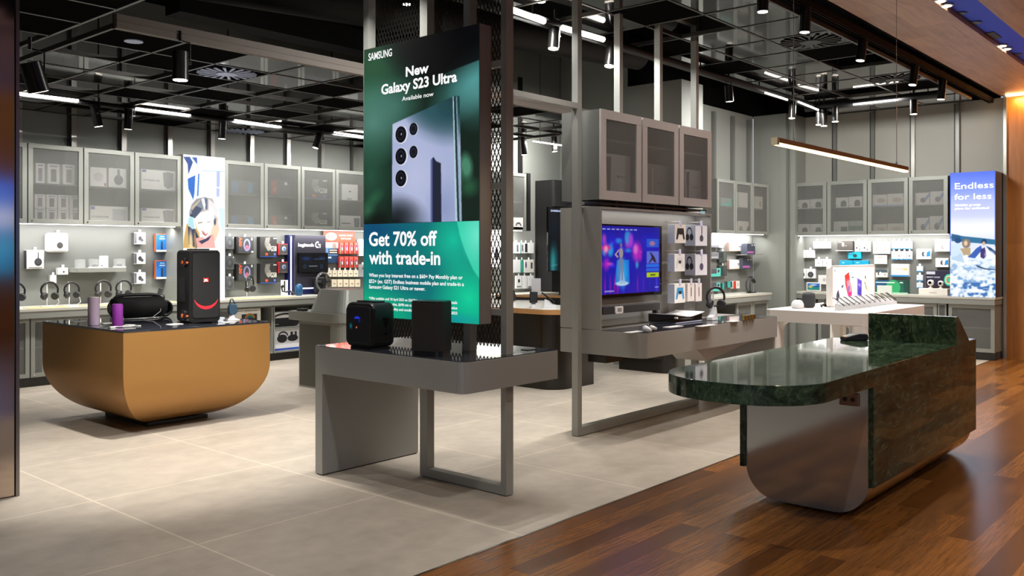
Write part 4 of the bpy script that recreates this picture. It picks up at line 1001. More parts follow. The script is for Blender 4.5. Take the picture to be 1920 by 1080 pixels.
def hp_stand(x, y, z0, label, m=None, h=0.25, cable=None, r=0.07, s=1.0):
    t = thing('headphone_stand', label, 'headphone stand', (x, y, z0)); m = m or M_WHITE
    g = G(); g.cyl((0, 0.0, 0.0005), (0, 0, 0.008), r, n=28); g.build('base', m, t)
    g = G(); g.tube([(0, 0.03, 0.008), (0, 0.03, h)], 0.006, 8).box(-0.015, 0.015, -0.008, 0.032, h, h+0.012, bev=.003); g.build('stem', m, t)
    if cable:
        g = G(); g.tube(cable, 0.003, 6); g.build('cable', M_CABLE, t)
    return t
CTZ = 0.867
HL = [(30, 'at the left edge behind the metal column'), (93, 'first full pair right of the metal column'), (134.5, 'second full pair right of the metal column'), (193.5, 'third full pair, under the wall shelf'), (232, 'fourth full pair, left of the microphone cartons')]
for i, (u, n_) in enumerate(HL):
    p = at(u, 568, 'y', 10.62)
    headphone((p.x, 10.62), CTZ, 'black over-ear headphones on a white stand, '+n_, 0.0, 1.05 if i != 2 else 0.95, hz=0.19)
    hp_stand(p.x, 10.66, CTZ, 'white round-based headphone stand, '+n_, h=0.265, cable=[(0.07, 0.02, 0.12), (0.115, 0.02, 0.09), (0.12, 0.0, 0.04), (0.06, -0.04, 0.012)] if i in (1, 2) else None, r=0.085)
p = at(301, 560, 'y', 10.62)
t = thing('mini_speaker', 'small upright black cylindrical speaker on a cradle left of the party speaker', 'speaker', (p.x, 10.62, CTZ+0.0005))
g = G(); g.lathe([(0.05, 0.02), (0.055, 0.06), (0.04, 0.09), (0.0, 0.09)], (0, 0, 0), 20); g.build('cradle', M_HPB, t)
g = G(); g.cyl((-0.02, 0, 0.07), (0.0, -0.02, 0.17), 0.03, n=20); g.build('body', mat('gunmetal', '#55565a', 0.3, 0.7), t)
g = G(); g.cyl((0, 0, 0), (0, 0, 0.02), 0.012, n=10); g.build('stem', M_HPB, t)
# flat mats on the counter
for i, u in enumerate((85, 185, 290, 455, 520)):
    p = at(u, 574, 'y', 10.55); g = G(); g.box(-0.22, 0.22, -0.10, 0.10, 0.0004, 0.004); tag(g.build('counter_mat', mat('cork_yellow', '#b7ab6e', 0.6, var=0.1), None, (p.x, 10.50, CTZ)), 'thin yellowish mat on the long counter, '+['first from the metal column', 'second from the metal column', 'left of the party speaker', 'under the gaming headset', 'left of the racing display'][i], 'mat')

# right of the girl lightbox
blk = [('o', .5, .45, .36, .36, '#3b3d40'), ('o', .45, .5, .2, .2, '#54585a'), ('r', .85, .84, .95, .95, '#d8d8d8')]
for i, (vt, vb) in enumerate(((443, 467), (480, 505), (518, 543))):
    carton('y', YP, 423.5, vt, 439, vb, 'grey and black gaming headset pack, '+['topmost', 'middle', 'lowest'][i]+' of the column beside the girl lightbox', '#4c4e50', 0.05, blk, True, peg=.08)
a50 = [('r', 0, 0, .12, 1, '#151516'), ('tv', 'A50', .16, .97, .22, .55, '#d9572a'), ('g', .6, .5, .2, .38, .08, '#7c7fa8', 0, 360), ('o', .6, .36, .1, .14, '#a05a6a'), ('r', .84, .8, .92, .95, '#d8d8d8'), ('r', .84, .04, .97, .14, '#b8bccb')]
for i, (vt, vb) in enumerate(((444, 475), (495, 526))):
    carton('y', YP, 443, vt, 476, vb, 'dark grey headset carton with orange vertical A50 lettering, '+['upper', 'lower'][i], '#39393a', 0.07, a50, True, side='#151516', peg=.08)
g58 = [('o', .38, .68, .12, .24, '#6c6a66'), ('o', .5, .5, .14, .2, '#8a877f'), ('p', [(.3, .95), (.6, .98), (.5, .55), (.34, .5)], '#77746e'), ('t', 'G58', .62, .3, .34, .36, '#d8d6c8'), ('r', .3, .08, .45, .2, '#d0512c'), ('r', .8, .08, .93, .2, '#5a6fb0'), ('r', 0, 0, 1, .04, '#2a4a9a'), ('r', .78, .9, .97, .95, '#dddddd')]
for i, (vt, vb) in enumerate(((444, 482), (494, 531))):
    carton('y', YP, 488, vt, 519, vb, 'black game controller carton with grey robot artwork, '+['upper', 'lower'][i]+', left of the red packs', '#2e2d2c', 0.10, g58, False, side='#201f1f', rest=None)
rb = [('r', 0, 0, .12, 1, '#b0202a'), ('r', 0, .94, 1, 1, '#c8323a'), ('o', .58, .56, .2, .2, '#aab4c8'), ('o', .62, .52, .12, .14, '#4a6aa0'), ('r', .3, .06, .9, .1, '#888888')]
for i, (vt, vb) in enumerate(((457, 478), (491, 512))):
    carton('y', YP, 521.5, vt, 540, vb, 'red and grey mouse pack, '+['upper', 'lower'][i]+', beside the blue light strip', '#4a4442', 0.06, rb, True, side='#b0202a', peg=.08)
p = at(461, 556, 'y', 10.6)
t = headphone((p.x+0.06, 10.6), CTZ, 'black gaming headset on a white stand in front of the lower A50 carton', 0.5, 1.15, M_HPB, hz=0.20)
hp_stand(p.x+0.06, 10.64, CTZ, 'white round stand holding the black gaming headset', h=0.27, r=0.09)
p = at(534, 554, 'y', 10.6)
carton('y', 10.78, 527, 527, 540, 556, 'small white information card behind the chat headset', '#e4e4e6', 0.01, [('r', .4, .3, .6, .95, '#222222')], rest=CTZ+.0005)
t = thing('chat_headset', 'small black headset lying on a white stand left of the blue light strip', 'headset', (p.x+.05, 10.62, CTZ))
g = G(); g.tube([(-.09, 0, .14), (-.075, 0, .07), (-.02, -.02, .06), (.03, -.02, .08), (.09, 0, .04)], .011, 8); g.build('headband', M_HPB, t)
g = G(); g.cyl((0.07, 0, .045), (0.10, -.02, .03), .026, n=16).cyl((-.09, 0, .13), (-.07, -.02, .15), .02, n=14); g.build('ear_cup', M_HPB, t)
g = G(); g.cyl((0, 0, .0005), (0, 0, .01), .06, n=24).tube([(0, 0, .01), (0, 0, .055)], .006, 6); g.build('stand', M_WHITE, t)

# racing display (blue lit panel)
M_BLUEL = mat('blue_led', '#5a66ff', 0.4, var=0, emit='#4a58ff', estr=3.5)
M_BLUEW = mat('blue_white_led', '#d8dcff', 0.4, var=0, emit='#c4ccff', estr=1.6)
a = at(553.5, 470, 'y', 10.82); b_ = at(611, 470, 'y', 10.82); zt_ = at(580, 441, 'y', 10.82).z
t = RD = thing('racing_display', 'dark lit racing wheel display with white logitech G lettering and a screen', 'product display', (a.x, 10.82, CTZ+.0005))
W_ = b_.x-a.x; Hh = zt_-CTZ
g = G(); g.box(0, W_, 0, 0.175, 0, Hh, bev=.004); g.build('housing', mat('display_housing', '#2d2b35', 0.45), t)
g = G(); g.box(-0.065, -0.002, 0.06, 0.17, 0, Hh); g.build('side_panel', mat('navy_panel', '#141a50', 0.4), t)
g = G(); g.box(-0.042, -0.022, 0.052, 0.0595, 0.002, Hh-.02); g.build('light_strip', M_BLUEW, t)
z1_ = at(580, 540, 'y', 10.82).z-CTZ; g = G(); g.box(0.04, W_*.62, -0.01, -0.001, z1_-.012, z1_+.006); g.build('light_strip', M_BLUEW, t)
g = G(); g.box(0.0, W_*.7, -0.004, -0.0005, 0.01, z1_-.02, '#10124a'); g.build('lower_panel', PRINT, t)
TRc = lambda u, v: ((lambda q: (q.x-a.x, q.z-CTZ))(at(u, v, 'y', 10.82)))
def fit_text(g, s, x0, x1, z, h, y0, col, bold=0.02, slope=0):
    vs, fs = text_mesh(s, 1.0, bold); m0 = min(p[0] for p in vs); m1 = max(p[0] for p in vs); sc = (x1-x0)/(m1-m0)
    g.add([(x0+(p[0]-m0)*sc, y0, z+p[1]*h/0.7+slope*(p[0]-m0)*sc) for p in vs], fs, col)
g = G(); x0_, z0_ = TRc(559, 462); x1_, _ = TRc(588, 462)
fit_text(g, 'logitech', x0_, x1_, z0_, 0.045, -0.002, '#f0f0f4', .03)
cx_, cz_ = TRc(595.5, 459); g.ring(cx_, cz_, .045, .048, .017, -0.002, '#f4f4f8', 60, 300)
g.fl([(cx_+.005, cz_+.012), (cx_+.05, cz_+.012), (cx_+.05, cz_-.045), (cx_+.035, cz_-.045), (cx_+.035, cz_-.004), (cx_+.005, cz_-.004)], -0.0025, '#f4f4f8')
g.build('lettering', attr_mat('lettering_lit', 0.5, 0.8), t)
x0_, z0_ = TRc(557, 512); x1_, z1_ = TRc(612.5, 474)
g = G(); g.box(x0_, x1_, -0.035, -0.001, z0_, z1_, bev=.003); o = g.build('screen', M_BLACKG, t)
cv = Canvas(70, 44, '#06080e'); cv.blob(.25, .72, .25, .16, '#1c3c74', .9, .9).blob(.8, .75, .2, .12, '#17305e', .9, .9).blob(.2, .3, .06, .14, '#4a7ab0', .6, .8).blob(.2, .3, .035, .1, '#06080e', .4, 1)
cv.blob(.78, .3, .06, .14, '#4a7ab0', .6, .8).blob(.78, .3, .035, .1, '#06080e', .4, 1)
for k in range(8): cv.poly([(.5+k*.05, .66), (.53+k*.05, .66), (.53+k*.05, .7+.02*(k % 3)), (.5+k*.05, .7+.02*(k % 3))], '#5c6fa0', .7)
cv.poly([(.34, .29), (.64, .29), (.64, .34), (.34, .34)], '#b8c4d8', .6)
cv.build('screen_picture', SCREEN, x0_+.008, x1_-.008, z0_+.012, z1_-.008, -0.0355, o)
# steering wheel
p = at(606.5, 529, 'y', 10.66)
t = thing('game_wheel_controller', 'black game steering wheel mounted in front of the racing display', 'steering wheel', (p.x, 10.66, p.z), 0.1)
R = 0.135
g = G(); g.tube([(R*math.cos(2*PI*i/32), R*.12*math.sin(2*PI*i/32), R*math.sin(2*PI*i/32)) for i in range(32)], 0.014, 10, closed=True); g.build('rim', mat('wheel_rim', '#58585a', 0.3, 0.3), t)
g = G(); g.tube([(.95*R*math.cos(2*PI*i/32), R*.12*math.sin(2*PI*i/32)-.014, .95*R*math.sin(2*PI*i/32)) for i in range(32)], 0.004, 6, closed=True); g.build('rim_trim', M_CHROME, t)
g = G(); g.cyl((0, -.02, 0), (0, .06, 0), .05, n=24)
for an in (5, 175, 270): g.box(0, 0, 0, 0, 0, 0) if False else g.tube([(0, -.005, 0), (R*.95*math.cos(math.radians(an)), 0, R*.95*math.sin(math.radians(an)))], 0.017, 8)
g.build('spokes', M_HPB, t)
g = G(); g.box(-.08, .08, .062, .14, -.16, .07, bev=.02, seg=3); g.build('wheel_base', M_BLACK, t)
g = G(); g.box(-.05, .05, .07, .15, -(p.z-CTZ)+0.001, -.161); g.build('mount', M_BLACK, t)
for (dx, dz) in ((-.03, .018), (.03, .02), (.026, -.02), (-.026, -.02)):
    g = G(); g.cyl((dx, -.026, dz), (dx, -.0205, dz), .007, n=10); g.build('button', M_CHROME, t)
p = at(554, 543, 'y', 10.6); g = G(); g.lathe([(0.04, 0.001), (0.055, 0.05), (0.05, .14), (0.02, .17), (0, .172)], (0, 0, 0), 18); tag(g.build('toy_speaker', mat('teal_blue_plastic', '#1d4f78', 0.3), None, (p.x+.06, 10.60, CTZ)), 'rounded teal blue gadget at the foot of the blue light strip', 'gadget')
# red phone recharge corner
t = carton('y', 10.93, 606.5, 434, 666, 454, 'red header sign with a white pill above the red packs', '#dd4a32', 0.01, [('o', .24, .52, .17, .36, '#f2ece8'), ('o', .15, .52, .04, .14, '#d86a56'), ('t', 'TRAVEL READY', .48, .56, .2, .44, '#f6dcd6'), ('t', 'SIM PLANS', .54, .26, .2, .32, '#f6dcd6')], name='header_sign', cat='sign')
carton('y', 10.94, 608, 454, 634, 493, 'photo poster with a person and blue water below the red header sign', '#5f86b4', 0.006, [('r', 0, .74, 1, 1, '#ece8e6'), ('o', .72, .82, .16, .16, '#8a7a70'), ('r', .3, .42, .98, .68, '#16181c'), ('r', .36, .58, .92, .64, '#b8b0a4'), ('r', .36, .47, .92, .53, '#b8b0a4'), ('r', 0, 0, 1, .36, '#1b3a5c'), ('r', .05, .22, .5, .3, '#c8d4de')], name='poster', cat='poster')
redc = [('r', .1, .6, .9, .95, '#e86a58'), ('o', .5, .48, .3, .3, '#b03a6a'), ('o', .62, .42, .16, .16, '#e8e4e4'), ('r', .05, .02, .2, .6, '#58b088')]
for r_ in range(2):
    for c_ in range(4):
        u0 = 637+c_*9.0; carton('y', YP, u0, 454+r_*27, u0+7.6, 476+r_*26, 'small red prepaid pack under the red header sign, '+['upper', 'lower'][r_]+' row, '+OD[c_]+' from the left', '#d43a30', 0.035, redc, group='red prepaid packs beside the phone sign')
for c_ in range(6):
    u0 = 613.5+c_*9.9; carton('y', YP, u0, 506.5, u0+8.8, 519, 'cream carton in the upper row behind the kiosk, '+OD[c_]+' from the left', '#e6dcc6', 0.07, [('r', .3, .4, .72, .52, '#6a6254')], True, group='upper row of cream cartons behind the kiosk', side='#c9a56a')
for c_ in range(5):
    u0 = 622+c_*11; carton('y', YP, u0, 524, u0+9.6, 538, 'cream carton in the lower row behind the kiosk, '+OD[c_]+' from the left', '#e2d6be', 0.09, [('r', .35, .36, .72, .48, '#6a6254')], group='lower row of cream cartons behind the kiosk', side='#bd975c')
carton('y', 10.92, 673, 449, 689, 480, 'plain white carton at the left edge of the phone sign', '#eceaea', 0.05)
carton('y', 10.92, 672, 496, 689, 519, 'grey translucent pack at the left edge of the phone sign', '#a5a7a8', 0.04, [('o', .5, .7, .14, .1, '#6c6e70')], True)
# under the counter
carton('y', 10.50, 437, 576, 489, 612, 'white party speaker carton in the open shelf right of the party speaker', '#e8e4da', 0.3, [('t', "PARTY SPEAKER *", .02, .86, .075, .94, '#2a2622'), ('r', .3, .1, .86, .72, '#2d2b2e'), ('g', .6, .5, .18, .26, .05, '#c07a30', 0, 180), ('g', .6, .5, .12, .17, .04, '#3a8a5a', 0, 180), ('g', .6, .5, .07, .1, .03, '#3a50a0', 0, 180)], rest=0.4705, lim=(6.415, 6.975))
carton('y', 10.50, 508, 580, 572, 609, 'white boombox carton in the open shelf left of the kiosk', '#dedcda', 0.3, [('r', 0, .05, .7, .62, '#232326'), ('o', .7, .36, .12, .3, '#2a2a2d'), ('g', .4, .5, .42, .44, .05, '#2a2a2e', 0, 180), ('r', .08, .2, .2, .24, '#bbbbbb'), ('r', .85, .2, .97, .5, '#c2c4cc')], rest=0.4405, lim=(7.035, 7.9))
carton('y', 10.50, 508, 622, 572, 661, 'white carton with a black headset picture on the lowest shelf left of the kiosk', '#e4e5ea', 0.3, [('r', 0, 0, 1, .09, '#2a52b8'), ('o', .3, .55, .15, .2, '#26262a'), ('g', .33, .68, .15, .22, .04, '#26262a', 0, 180), ('o', .62, .55, .16, .16, '#26262a'), ('r', .55, .65, .62, .85, '#26262a'), ('r', .68, .65, .74, .85, '#26262a')], rest=0.1255, lim=(7.035, 7.9))

# cartons inside the wall cabinets, seen through the etched doors
def inside(ax, val, rows, base_label, group=None, depth=0.12, **k):
    for i, (u0, vt, u1, vb, col, art, rest) in enumerate(rows):
        carton(ax, val, u0, vt, u1, vb, base_label[i] if isinstance(base_label, list) else base_label, col, depth, art, rest=rest, group=group, name='stock_carton', **k)
S1 = 1.828+.001; S2 = 1.815+0.445+.009
phn = [('r', .28, .12, .72, .76, '#8d7f88'), ('r', .2, .86, .8, .92, '#8888a0')]
phn2 = [('r', .28, .12, .72, .74, '#6d6a70'), ('r', .2, .85, .8, .91, '#8888a0')]
inside('y', 10.6, [(67, 303, 84, 341, WHT, phn, S2), (89, 304, 112, 342, WHT, phn2, S2), (118, 305, 140, 343, WHT, phn, S2)],
       ['tall white carton at the left on the upper shelf of the first full wall cabinet', 'tall white carton in the middle on the upper shelf of the first full wall cabinet', 'tall white carton at the right on the upper shelf of the first full wall cabinet'])
for r_ in range(2):
    for c_ in range(4):
        u0 = 65+c_*22; h_ = 0.185
        carton('y', 10.6, u0, 350, u0+20, 376, 'tall white carton low in the first full wall cabinet, '+['lower', 'upper'][r_]+' layer, '+OD[c_]+' from the left', WHT, 0.12, phn if (c_+r_) % 2 else phn2, rest=S1+r_*(at(80, 350, 'y', 10.6).z-at(80, 376, 'y', 10.6).z+.003), name='stock_carton', group='white cartons stacked on the lower shelf of the first full wall cabinet')
sp = [('r', .02, .86, .14, .98, '#4a5aa8'), ('t', 'HYPERBOOM', .06, .42, .13, .46, '#8a8a8c'), ('p', [(.62, .88), (.78, .94), (.94, .88), (.92, .2), (.78, .06), (.66, .2)], '#77777c')]
inside('y', 10.6, [(169, 311, 200, 347, WHT, [('o', .5, .5, .3, .25, '#cfc8c4'), ('r', .86, .04, .95, .2, '#b05050')], S2), (204, 314, 237, 350, WHT, [('o', .55, .4, .26, .26, '#5c5c5e'), ('r', .48, .5, .62, .95, '#6a6a6c')], S2), (169, 376, 240, 409, WHT, [('r', .02, .8, .12, .97, '#5a68b8'), ('t', 'HYPERBOOM', .03, .35, .13, .44, '#8a8a8c'), ('r', .58, .1, .93, .86, '#c9c9cc')], S1)],
       ['square white carton at the left of the second full wall cabinet', 'white carton with a round headphone picture in the second full wall cabinet', 'wide white speaker carton at the bottom of the second full wall cabinet'], depth=.2)
inside('y', 10.6, [(265, 315, 329, 352, WHT, sp, S2), (265, 380, 329, 411, WHT, sp, S1)], ['wide white speaker carton on the upper shelf left of the girl lightbox', 'wide white speaker carton on the lower shelf left of the girl lightbox'], depth=.2)
bl = [('r', .05, .1, .3, .9, '#2d5a88'), ('r', .4, .1, .6, .9, '#4b4a48'), ('r', .7, .15, .92, .85, '#2a7098')]
inside('y', 10.6, [(433, 336, 478, 362, '#4a4c50', bl, S2), (433, 393, 478, 415, '#4a4c50', bl, S1)], ['dim dark carton with blue panels on the upper shelf right of the girl lightbox', 'dim dark carton with blue panels on the lower shelf right of the girl lightbox'], depth=.2)
rd = [('r', .12, .1, .34, .95, '#8a3028'), ('r', .2, .3, .3, .5, '#b05a30'), ('o', .72, .8, .07, .1, '#c8c8c8')]
inside('y', 10.6, [(504, 335, 548, 366, '#3c3d40', rd, S2), (504, 393, 548, 417, '#3c3d40', rd, S1)], ['black carton with red stripe, upper shelf, second cabinet right of the girl lightbox', 'black carton with red stripe, lower shelf, second cabinet right of the girl lightbox'], depth=.2)
inside('y', 10.6, [(573, 332, 614, 369, '#333436', g58, S2), (573, 388, 614, 419, '#333436', g58, S1)], ['black carton with pale lettering, upper shelf, third cabinet right of the girl lightbox', 'black carton with pale lettering, lower shelf, third cabinet right of the girl lightbox'], depth=.2)
inside('y', 10.6, [(641, 336, 671, 366, WHT, [('o', .5, .55, .08, .05, '#777777'), ('r', .3, .06, .6, .12, '#777777')], S2-.12+.12), (638, 398, 676, 424, WHT, [('p', [(.66, .85), (.95, .85), (.92, .1), (.7, .1)], '#77777c'), ('r', .06, .4, .5, .48, '#777777')], S1)], ['tall white console carton in the cabinet beside the phone sign', 'white speaker carton at the bottom of the cabinet beside the phone sign'], depth=.2)
for i, (u0, vt, u1, vb, rs) in enumerate(((79, 598, 97, 648, .44), (79, 662, 97, 706, .118))):
    carton('y', 10.52, u0, vt, u1+8, vb, 'white headphone carton, '+['upper', 'lower'][i]+' one in the base cabinet beside the bronze table', WHT, .1, hp(.5, .35, .22), rest=rs, name='stock_carton')
# console cabinets
for i, (u0, vt, u1, vb, c_) in enumerate(((1134, 283, 1190, 368, '#cfc8c8'), (1214, 300, 1262, 372, '#93898a'), (1285, 308, 1328, 375, '#cfc8c8'))):
    carton('y', 4.24, u0, vt, u1, vb, ['pale console carton with black console picture in the cabinet nearest the post', 'darker console carton in the middle frosted cabinet', 'pale console carton in the right end frosted cabinet'][i], c_, .28,
           [('p', [(.05, .92), (.24, .94), (.2, .1), (.1, .1)], '#4a4446') if i != 1 else ('r', .2, .05, .28, .9, '#b8b2b2'), ('o', .5, .52, .035, .03, '#5a5558'), ('t', 'PS5', .57, .5, .05, .2, '#6a6568'), ('r', .3, .1, .6, .13, '#8a8488')], rest=1.9335, name='stock_carton', lim=(5.853+i*.618+.02, 5.853+i*.618+.586))
# phone accessory wall behind the phone sign
wp = [('r', .35, .2, .65, .85, '#6d6068')]
def peg_row(us, vt, vb, labels, arts, cols):
    for (u0, u1), l, ar, c_ in zip(us, labels, arts, cols): carton('y', 8.87, u0, vt, u1, vb, l, c_, .03, ar, True, name='accessory_pack', cat='phone accessory')
peg_row([(963, 974), (975.5, 981.5), (983, 990), (991.5, 1001)], 455, 475, ['phone case pack with teal edge, top row right of the tall post', 'dark phone case pack, top row', 'black cable pack, top row', 'white pack at the right end of the top row'],
        [[('r', .5, .15, .8, .8, '#6d6068'), ('r', 0, 0, .12, 1, '#3aa08c')], [('r', 0, 0, .3, 1, '#3aa08c'), ('r', .5, .2, .8, .8, '#333333')], [('r', .2, .1, .8, .9, '#2a2a2c')], []], ['#ecebea']*4)
peg_row([(963, 976), (977, 981.5), (983, 1001)], 487, 511, ['white pack, middle row right of the tall post', 'teal pack, middle row', 'wide white phone case pack, middle row'], [[], [], [('o', .18, .6, .08, .25, '#4a3a70'), ('r', .66, .3, .86, .78, '#555058')]], ['#e8e8e8', '#3f9c88', '#e9e6e0'])
peg_row([(968, 978), (980, 988), (990, 1001)], 517, 541, ['white adapter pack, lowest row right of the tall post', 'white cable pack, middle of the lowest row', 'white cable pack with grey base, lowest row'], [[('o', .5, .6, .2, .15, '#333333'), ('r', .1, .1, .9, .2, '#777777')], [], [('r', 0, 0, 1, .2, '#77777a')]], ['#ececec', '#e6e6e8', '#e2e2e4'])
for i, (u0, vt, u1, vb) in enumerate(((919, 458, 937, 500),)):
    carton('y', 8.87, u0, vt, u1, vb, 'white pack with a black phone seen through the mesh', '#ecebe9', .03, [('r', .5, .3, .85, .8, '#222226')], True, name='accessory_pack', cat='phone accessory')
carton('y', 8.60, 963, 403, 981, 425, 'white console carton behind the etched cabinet door right of the tall post', '#e4e2e0', .12, [('g', .5, .3, .3, .3, .1, '#55555a', 0, 180)], rest=1.829, name='stock_carton')
# ------------------------------------------------------------------ right wall products
XP = 13.82
def R_(u0, vt, u1, vb, label, col=WHT, art=(), tab=False, depth=.06, **k): return carton('x', XP, u0, vt, u1, vb, label, col, depth, art, tab, **k)
wht = [('o', .5, .45, .08, .08, '#888888'), ('r', .3, .8, .7, .84, '#bbbbbb')]
sw = [('r', .44, .25, .56, .55, '#8a8a8c')]
for (u0, vt, u1, vb, l, a_) in (
    (1525, 453, 1539, 466, 'white switch carton, left of the pair at the top left of the right wall', sw), (1540, 453, 1556, 466, 'white switch carton, right of the pair at the top left of the right wall', sw),
    (1498, 469, 1511, 483.5, 'white plug carton, left of the pair beside the wall corner', [('r', .3, .1, .34, .9, '#c8c8ca'), ('r', .6, .1, .64, .9, '#c8c8ca')]), (1512, 469, 1526, 483.5, 'white plug carton, right of the pair beside the wall corner', [('r', .3, .1, .34, .9, '#c8c8ca'), ('r', .6, .1, .64, .9, '#c8c8ca')]),
    (1528, 486, 1542, 500, 'white sensor carton, left of the second row pair', wht), (1543, 486, 1557, 500, 'white sensor carton, right of the second row pair', wht),
    (1496, 504, 1511, 522, 'white carton with round black speaker picture, left one', [('o', .5, .4, .34, .3, '#3a3a3d'), ('o', .5, .4, .2, .18, '#55555a')]), (1512, 504, 1528, 522, 'white carton with round black speaker picture, right one', [('o', .5, .4, .34, .3, '#3a3a3d'), ('o', .5, .4, .2, .18, '#55555a')])):
    R_(u0, vt, u1, vb, l, '#ecebea', a_, True)
R_(1534, 516, 1560, 533, 'wide white carton with faint sketch behind the phone poster board', '#e2e0dd', [('o', .45, .5, .12, .2, '#b8b8b8')])
R_(1570, 452, 1598.5, 468, 'dark grey drone carton standing on a small bracket at the top of the right wall', '#4a4542', [('o', .38, .6, .08, .25, '#bdb8ae'), ('r', .5, .4, .62, .5, '#8a857c'), ('r', .05, .84, .3, .93, '#c8c4bc')], depth=.1, side='#2a2826')
a = at(1568, 469, 'x', XP); b_ = at(1598, 469, 'x', XP); g = G(); g.box(XP-.03, 13.898, b_.y, a.y, a.z-.012, a.z-.001); tag(g.build('wall_shelf', M_WHITE), 'short white ledge under the dark drone carton', 'shelf')
dots = [('o', .25, .36, .13, .1, '#3a3a3e'), ('o', .65, .5, .09, .05, '#3a3a3e'), ('o', .65, .34, .09, .05, '#3a3a3e'), ('o', .65, .18, .1, .06, '#3a3a4e')]
R_(1603, 452, 1616.5, 472, 'white camera kit carton with black dots, left one', '#efeeec', dots, True); R_(1617.5, 452, 1631, 472, 'white camera kit carton with black dots, right one', '#efeeec', dots, True)
CY = '#12a4c8'
R_(1590, 473, 1614, 485, 'upper cyan camera carton above the phone poster board', CY, [('o', .55, .45, .16, .28, '#2a3a40'), ('r', .1, .7, .25, .82, '#c8eef4')], depth=.1)
R_(1573.5, 488.5, 1599, 505, 'lower left cyan carton just above the phone poster board', '#0f96bc', [('r', .2, .7, .4, .8, '#a8e0ee')], depth=.08); R_(1600, 488.5, 1628, 505, 'lower right cyan carton just above the phone poster board', '#0f96bc', [('r', .2, .7, .4, .8, '#a8e0ee')], depth=.08)
ph = [('p', [(.2, .25), (.42, .25), (.72, .68), (.5, .68)], '#9a8f88')]
R_(1637, 453, 1651.5, 476, 'white carton with slanted phone picture, left one', '#f0efed', ph, True); R_(1652.5, 453, 1668.5, 476, 'white carton with slanted phone picture, right one', '#f0efed', ph, True)
R_(1639, 478.5, 1662, 495, 'cream carton with small red lettering under the slanted phone cartons', '#ece6da', [('r', .25, .7, .75, .84, '#a89a8a'), ('r', .1, .4, .8, .44, '#c8bfb2')], depth=.05)
R_(1642, 505, 1664, 520, 'white carton with a camera picture right of the phone poster board', '#dcdad8', [('r', 0, .6, 1, 1, '#46545a'), ('o', .3, .45, .12, .2, '#3a3230'), ('o', .4, .45, .12, .25, '#e8e6e4'), ('o', .8, .35, .08, .1, '#a89a94')])
R_(1641, 530, 1702.5, 554, 'long green and blue router carton lying on the counter right of the phone poster', '#155a4a', [('r', 0, .4, .5, 1, '#16507a'), ('o', .55, .45, .22, .6, '#2fa064'), ('r', .02, .8, .6, .88, '#cfe4dc'), ('r', .88, 0, 1, 1, '#0f4034'), ('g', .8, .78, .06, .12, .03, '#e8f4ee', 20, 160), ('r', 0, 0, 1, .08, '#a8d8b8')], depth=.12, rest=.8685)
t = R_(1652, 541, 1679, 556, 'small pale white box leaning in front of the long router carton', '#d8dcd4', [], depth=.03, rest=.8685)
t.location.x = XP-.18
for i in range(4):
    u0 = 1671.5+i*9.8
    R_(u0, 452, u0+8.8, 467, 'white and blue wifi plug pack in the upper row, '+OD[i]+' from the left', '#eff0f2', [('r', 0, 0, 1, .12, '#2a86c0'), ('r', .35, .6, .6, .7, '#c8b070')], True, group='upper row of wifi plug packs', depth=.04)
    R_(u0, 471, u0+8.8, 487, 'white and blue wifi plug pack in the lower row, '+OD[i]+' from the left', '#e6e8ea', [('r', 0, 0, 1, .12, '#2a86c0'), ('o', .5, .45, .16, .14, ['#d8d8d8', '#c86a50', '#a0a4a8', '#5a6068'][i])], True, group='lower row of wifi plug packs', depth=.04)
R_(1671, 495, 1704, 518.5, 'large white carton with blue base under the wifi plug packs', '#ddd8d0', [('r', 0, 0, 1, .12, '#2588c8'), ('r', .1, .6, .7, .64, '#c8c0b4'), ('o', .8, .6, .14, .1, '#cdbb88')], depth=.08)
cam_ = [('o', .5, .5, .12, .24, '#4a4a50'), ('p', [(.7, .25), (.97, .3), (.97, .85), (.74, .7)], '#1f7cc0'), ('o', .63, .5, .1, .2, '#e8e8ea')]
R_(1718, 467, 1745, 486, 'white carton with a bullet camera and blue corner, left of the three camera cartons', '#e6e5e4', cam_, depth=.08)
R_(1752.5, 449, 1781, 471.5, 'white carton with a round camera and blue ribbon, highest beside the lake lightbox', '#ecebe9', [('o', .55, .38, .11, .16, '#6a5a58'), ('o', .55, .38, .06, .09, '#b8a8a4'), ('p', [(.6, .2), (1, .7), (1, .95), (.55, .5)], '#a8cfe6')], depth=.08)
R_(1754, 484, 1778.5, 501, 'white carton with a black camera and blue corner, lower beside the lake lightbox', '#dcdbda', cam_, depth=.08)
for i, (vt, vb) in enumerate(((499, 510), (515.5, 527.5), (530, 541))):
    R_(1718.5, vt, 1730.5, vb, 'small white and blue socket pack, '+['topmost', 'middle', 'lowest'][i]+' of three left of the purple panel', '#c9d2da', [('r', 0, 0, 1, .18, '#2a7aa8'), ('o', .35, .85, .15, .14, '#eeeeee')], True, depth=.04)
t = carton('x', 13.8, 1735.5, 514.5, 1786, 560, 'dark purple camera demo panel with a green target ring standing on the counter', '#241f3a', .03, [('r', .0, .0, 1, .35, '#3a2a24'), ('o', .86, .62, .17, .24, '#3fc8a0'), ('o', .86, .62, .12, .17, '#e8e0c8'), ('o', .86, .62, .09, .13, '#c06a4a'), ('o', .86, .62, .06, .09, '#38c090'), ('r', .03, .84, .36, .96, '#c8c8d4'), ('t', 'SMART HOME', .04, .7, .07, .5, '#d8d8e4')], name='target_poster', cat='display panel', rest=.8685)
p = at(1744, 542, 'x', 13.66)
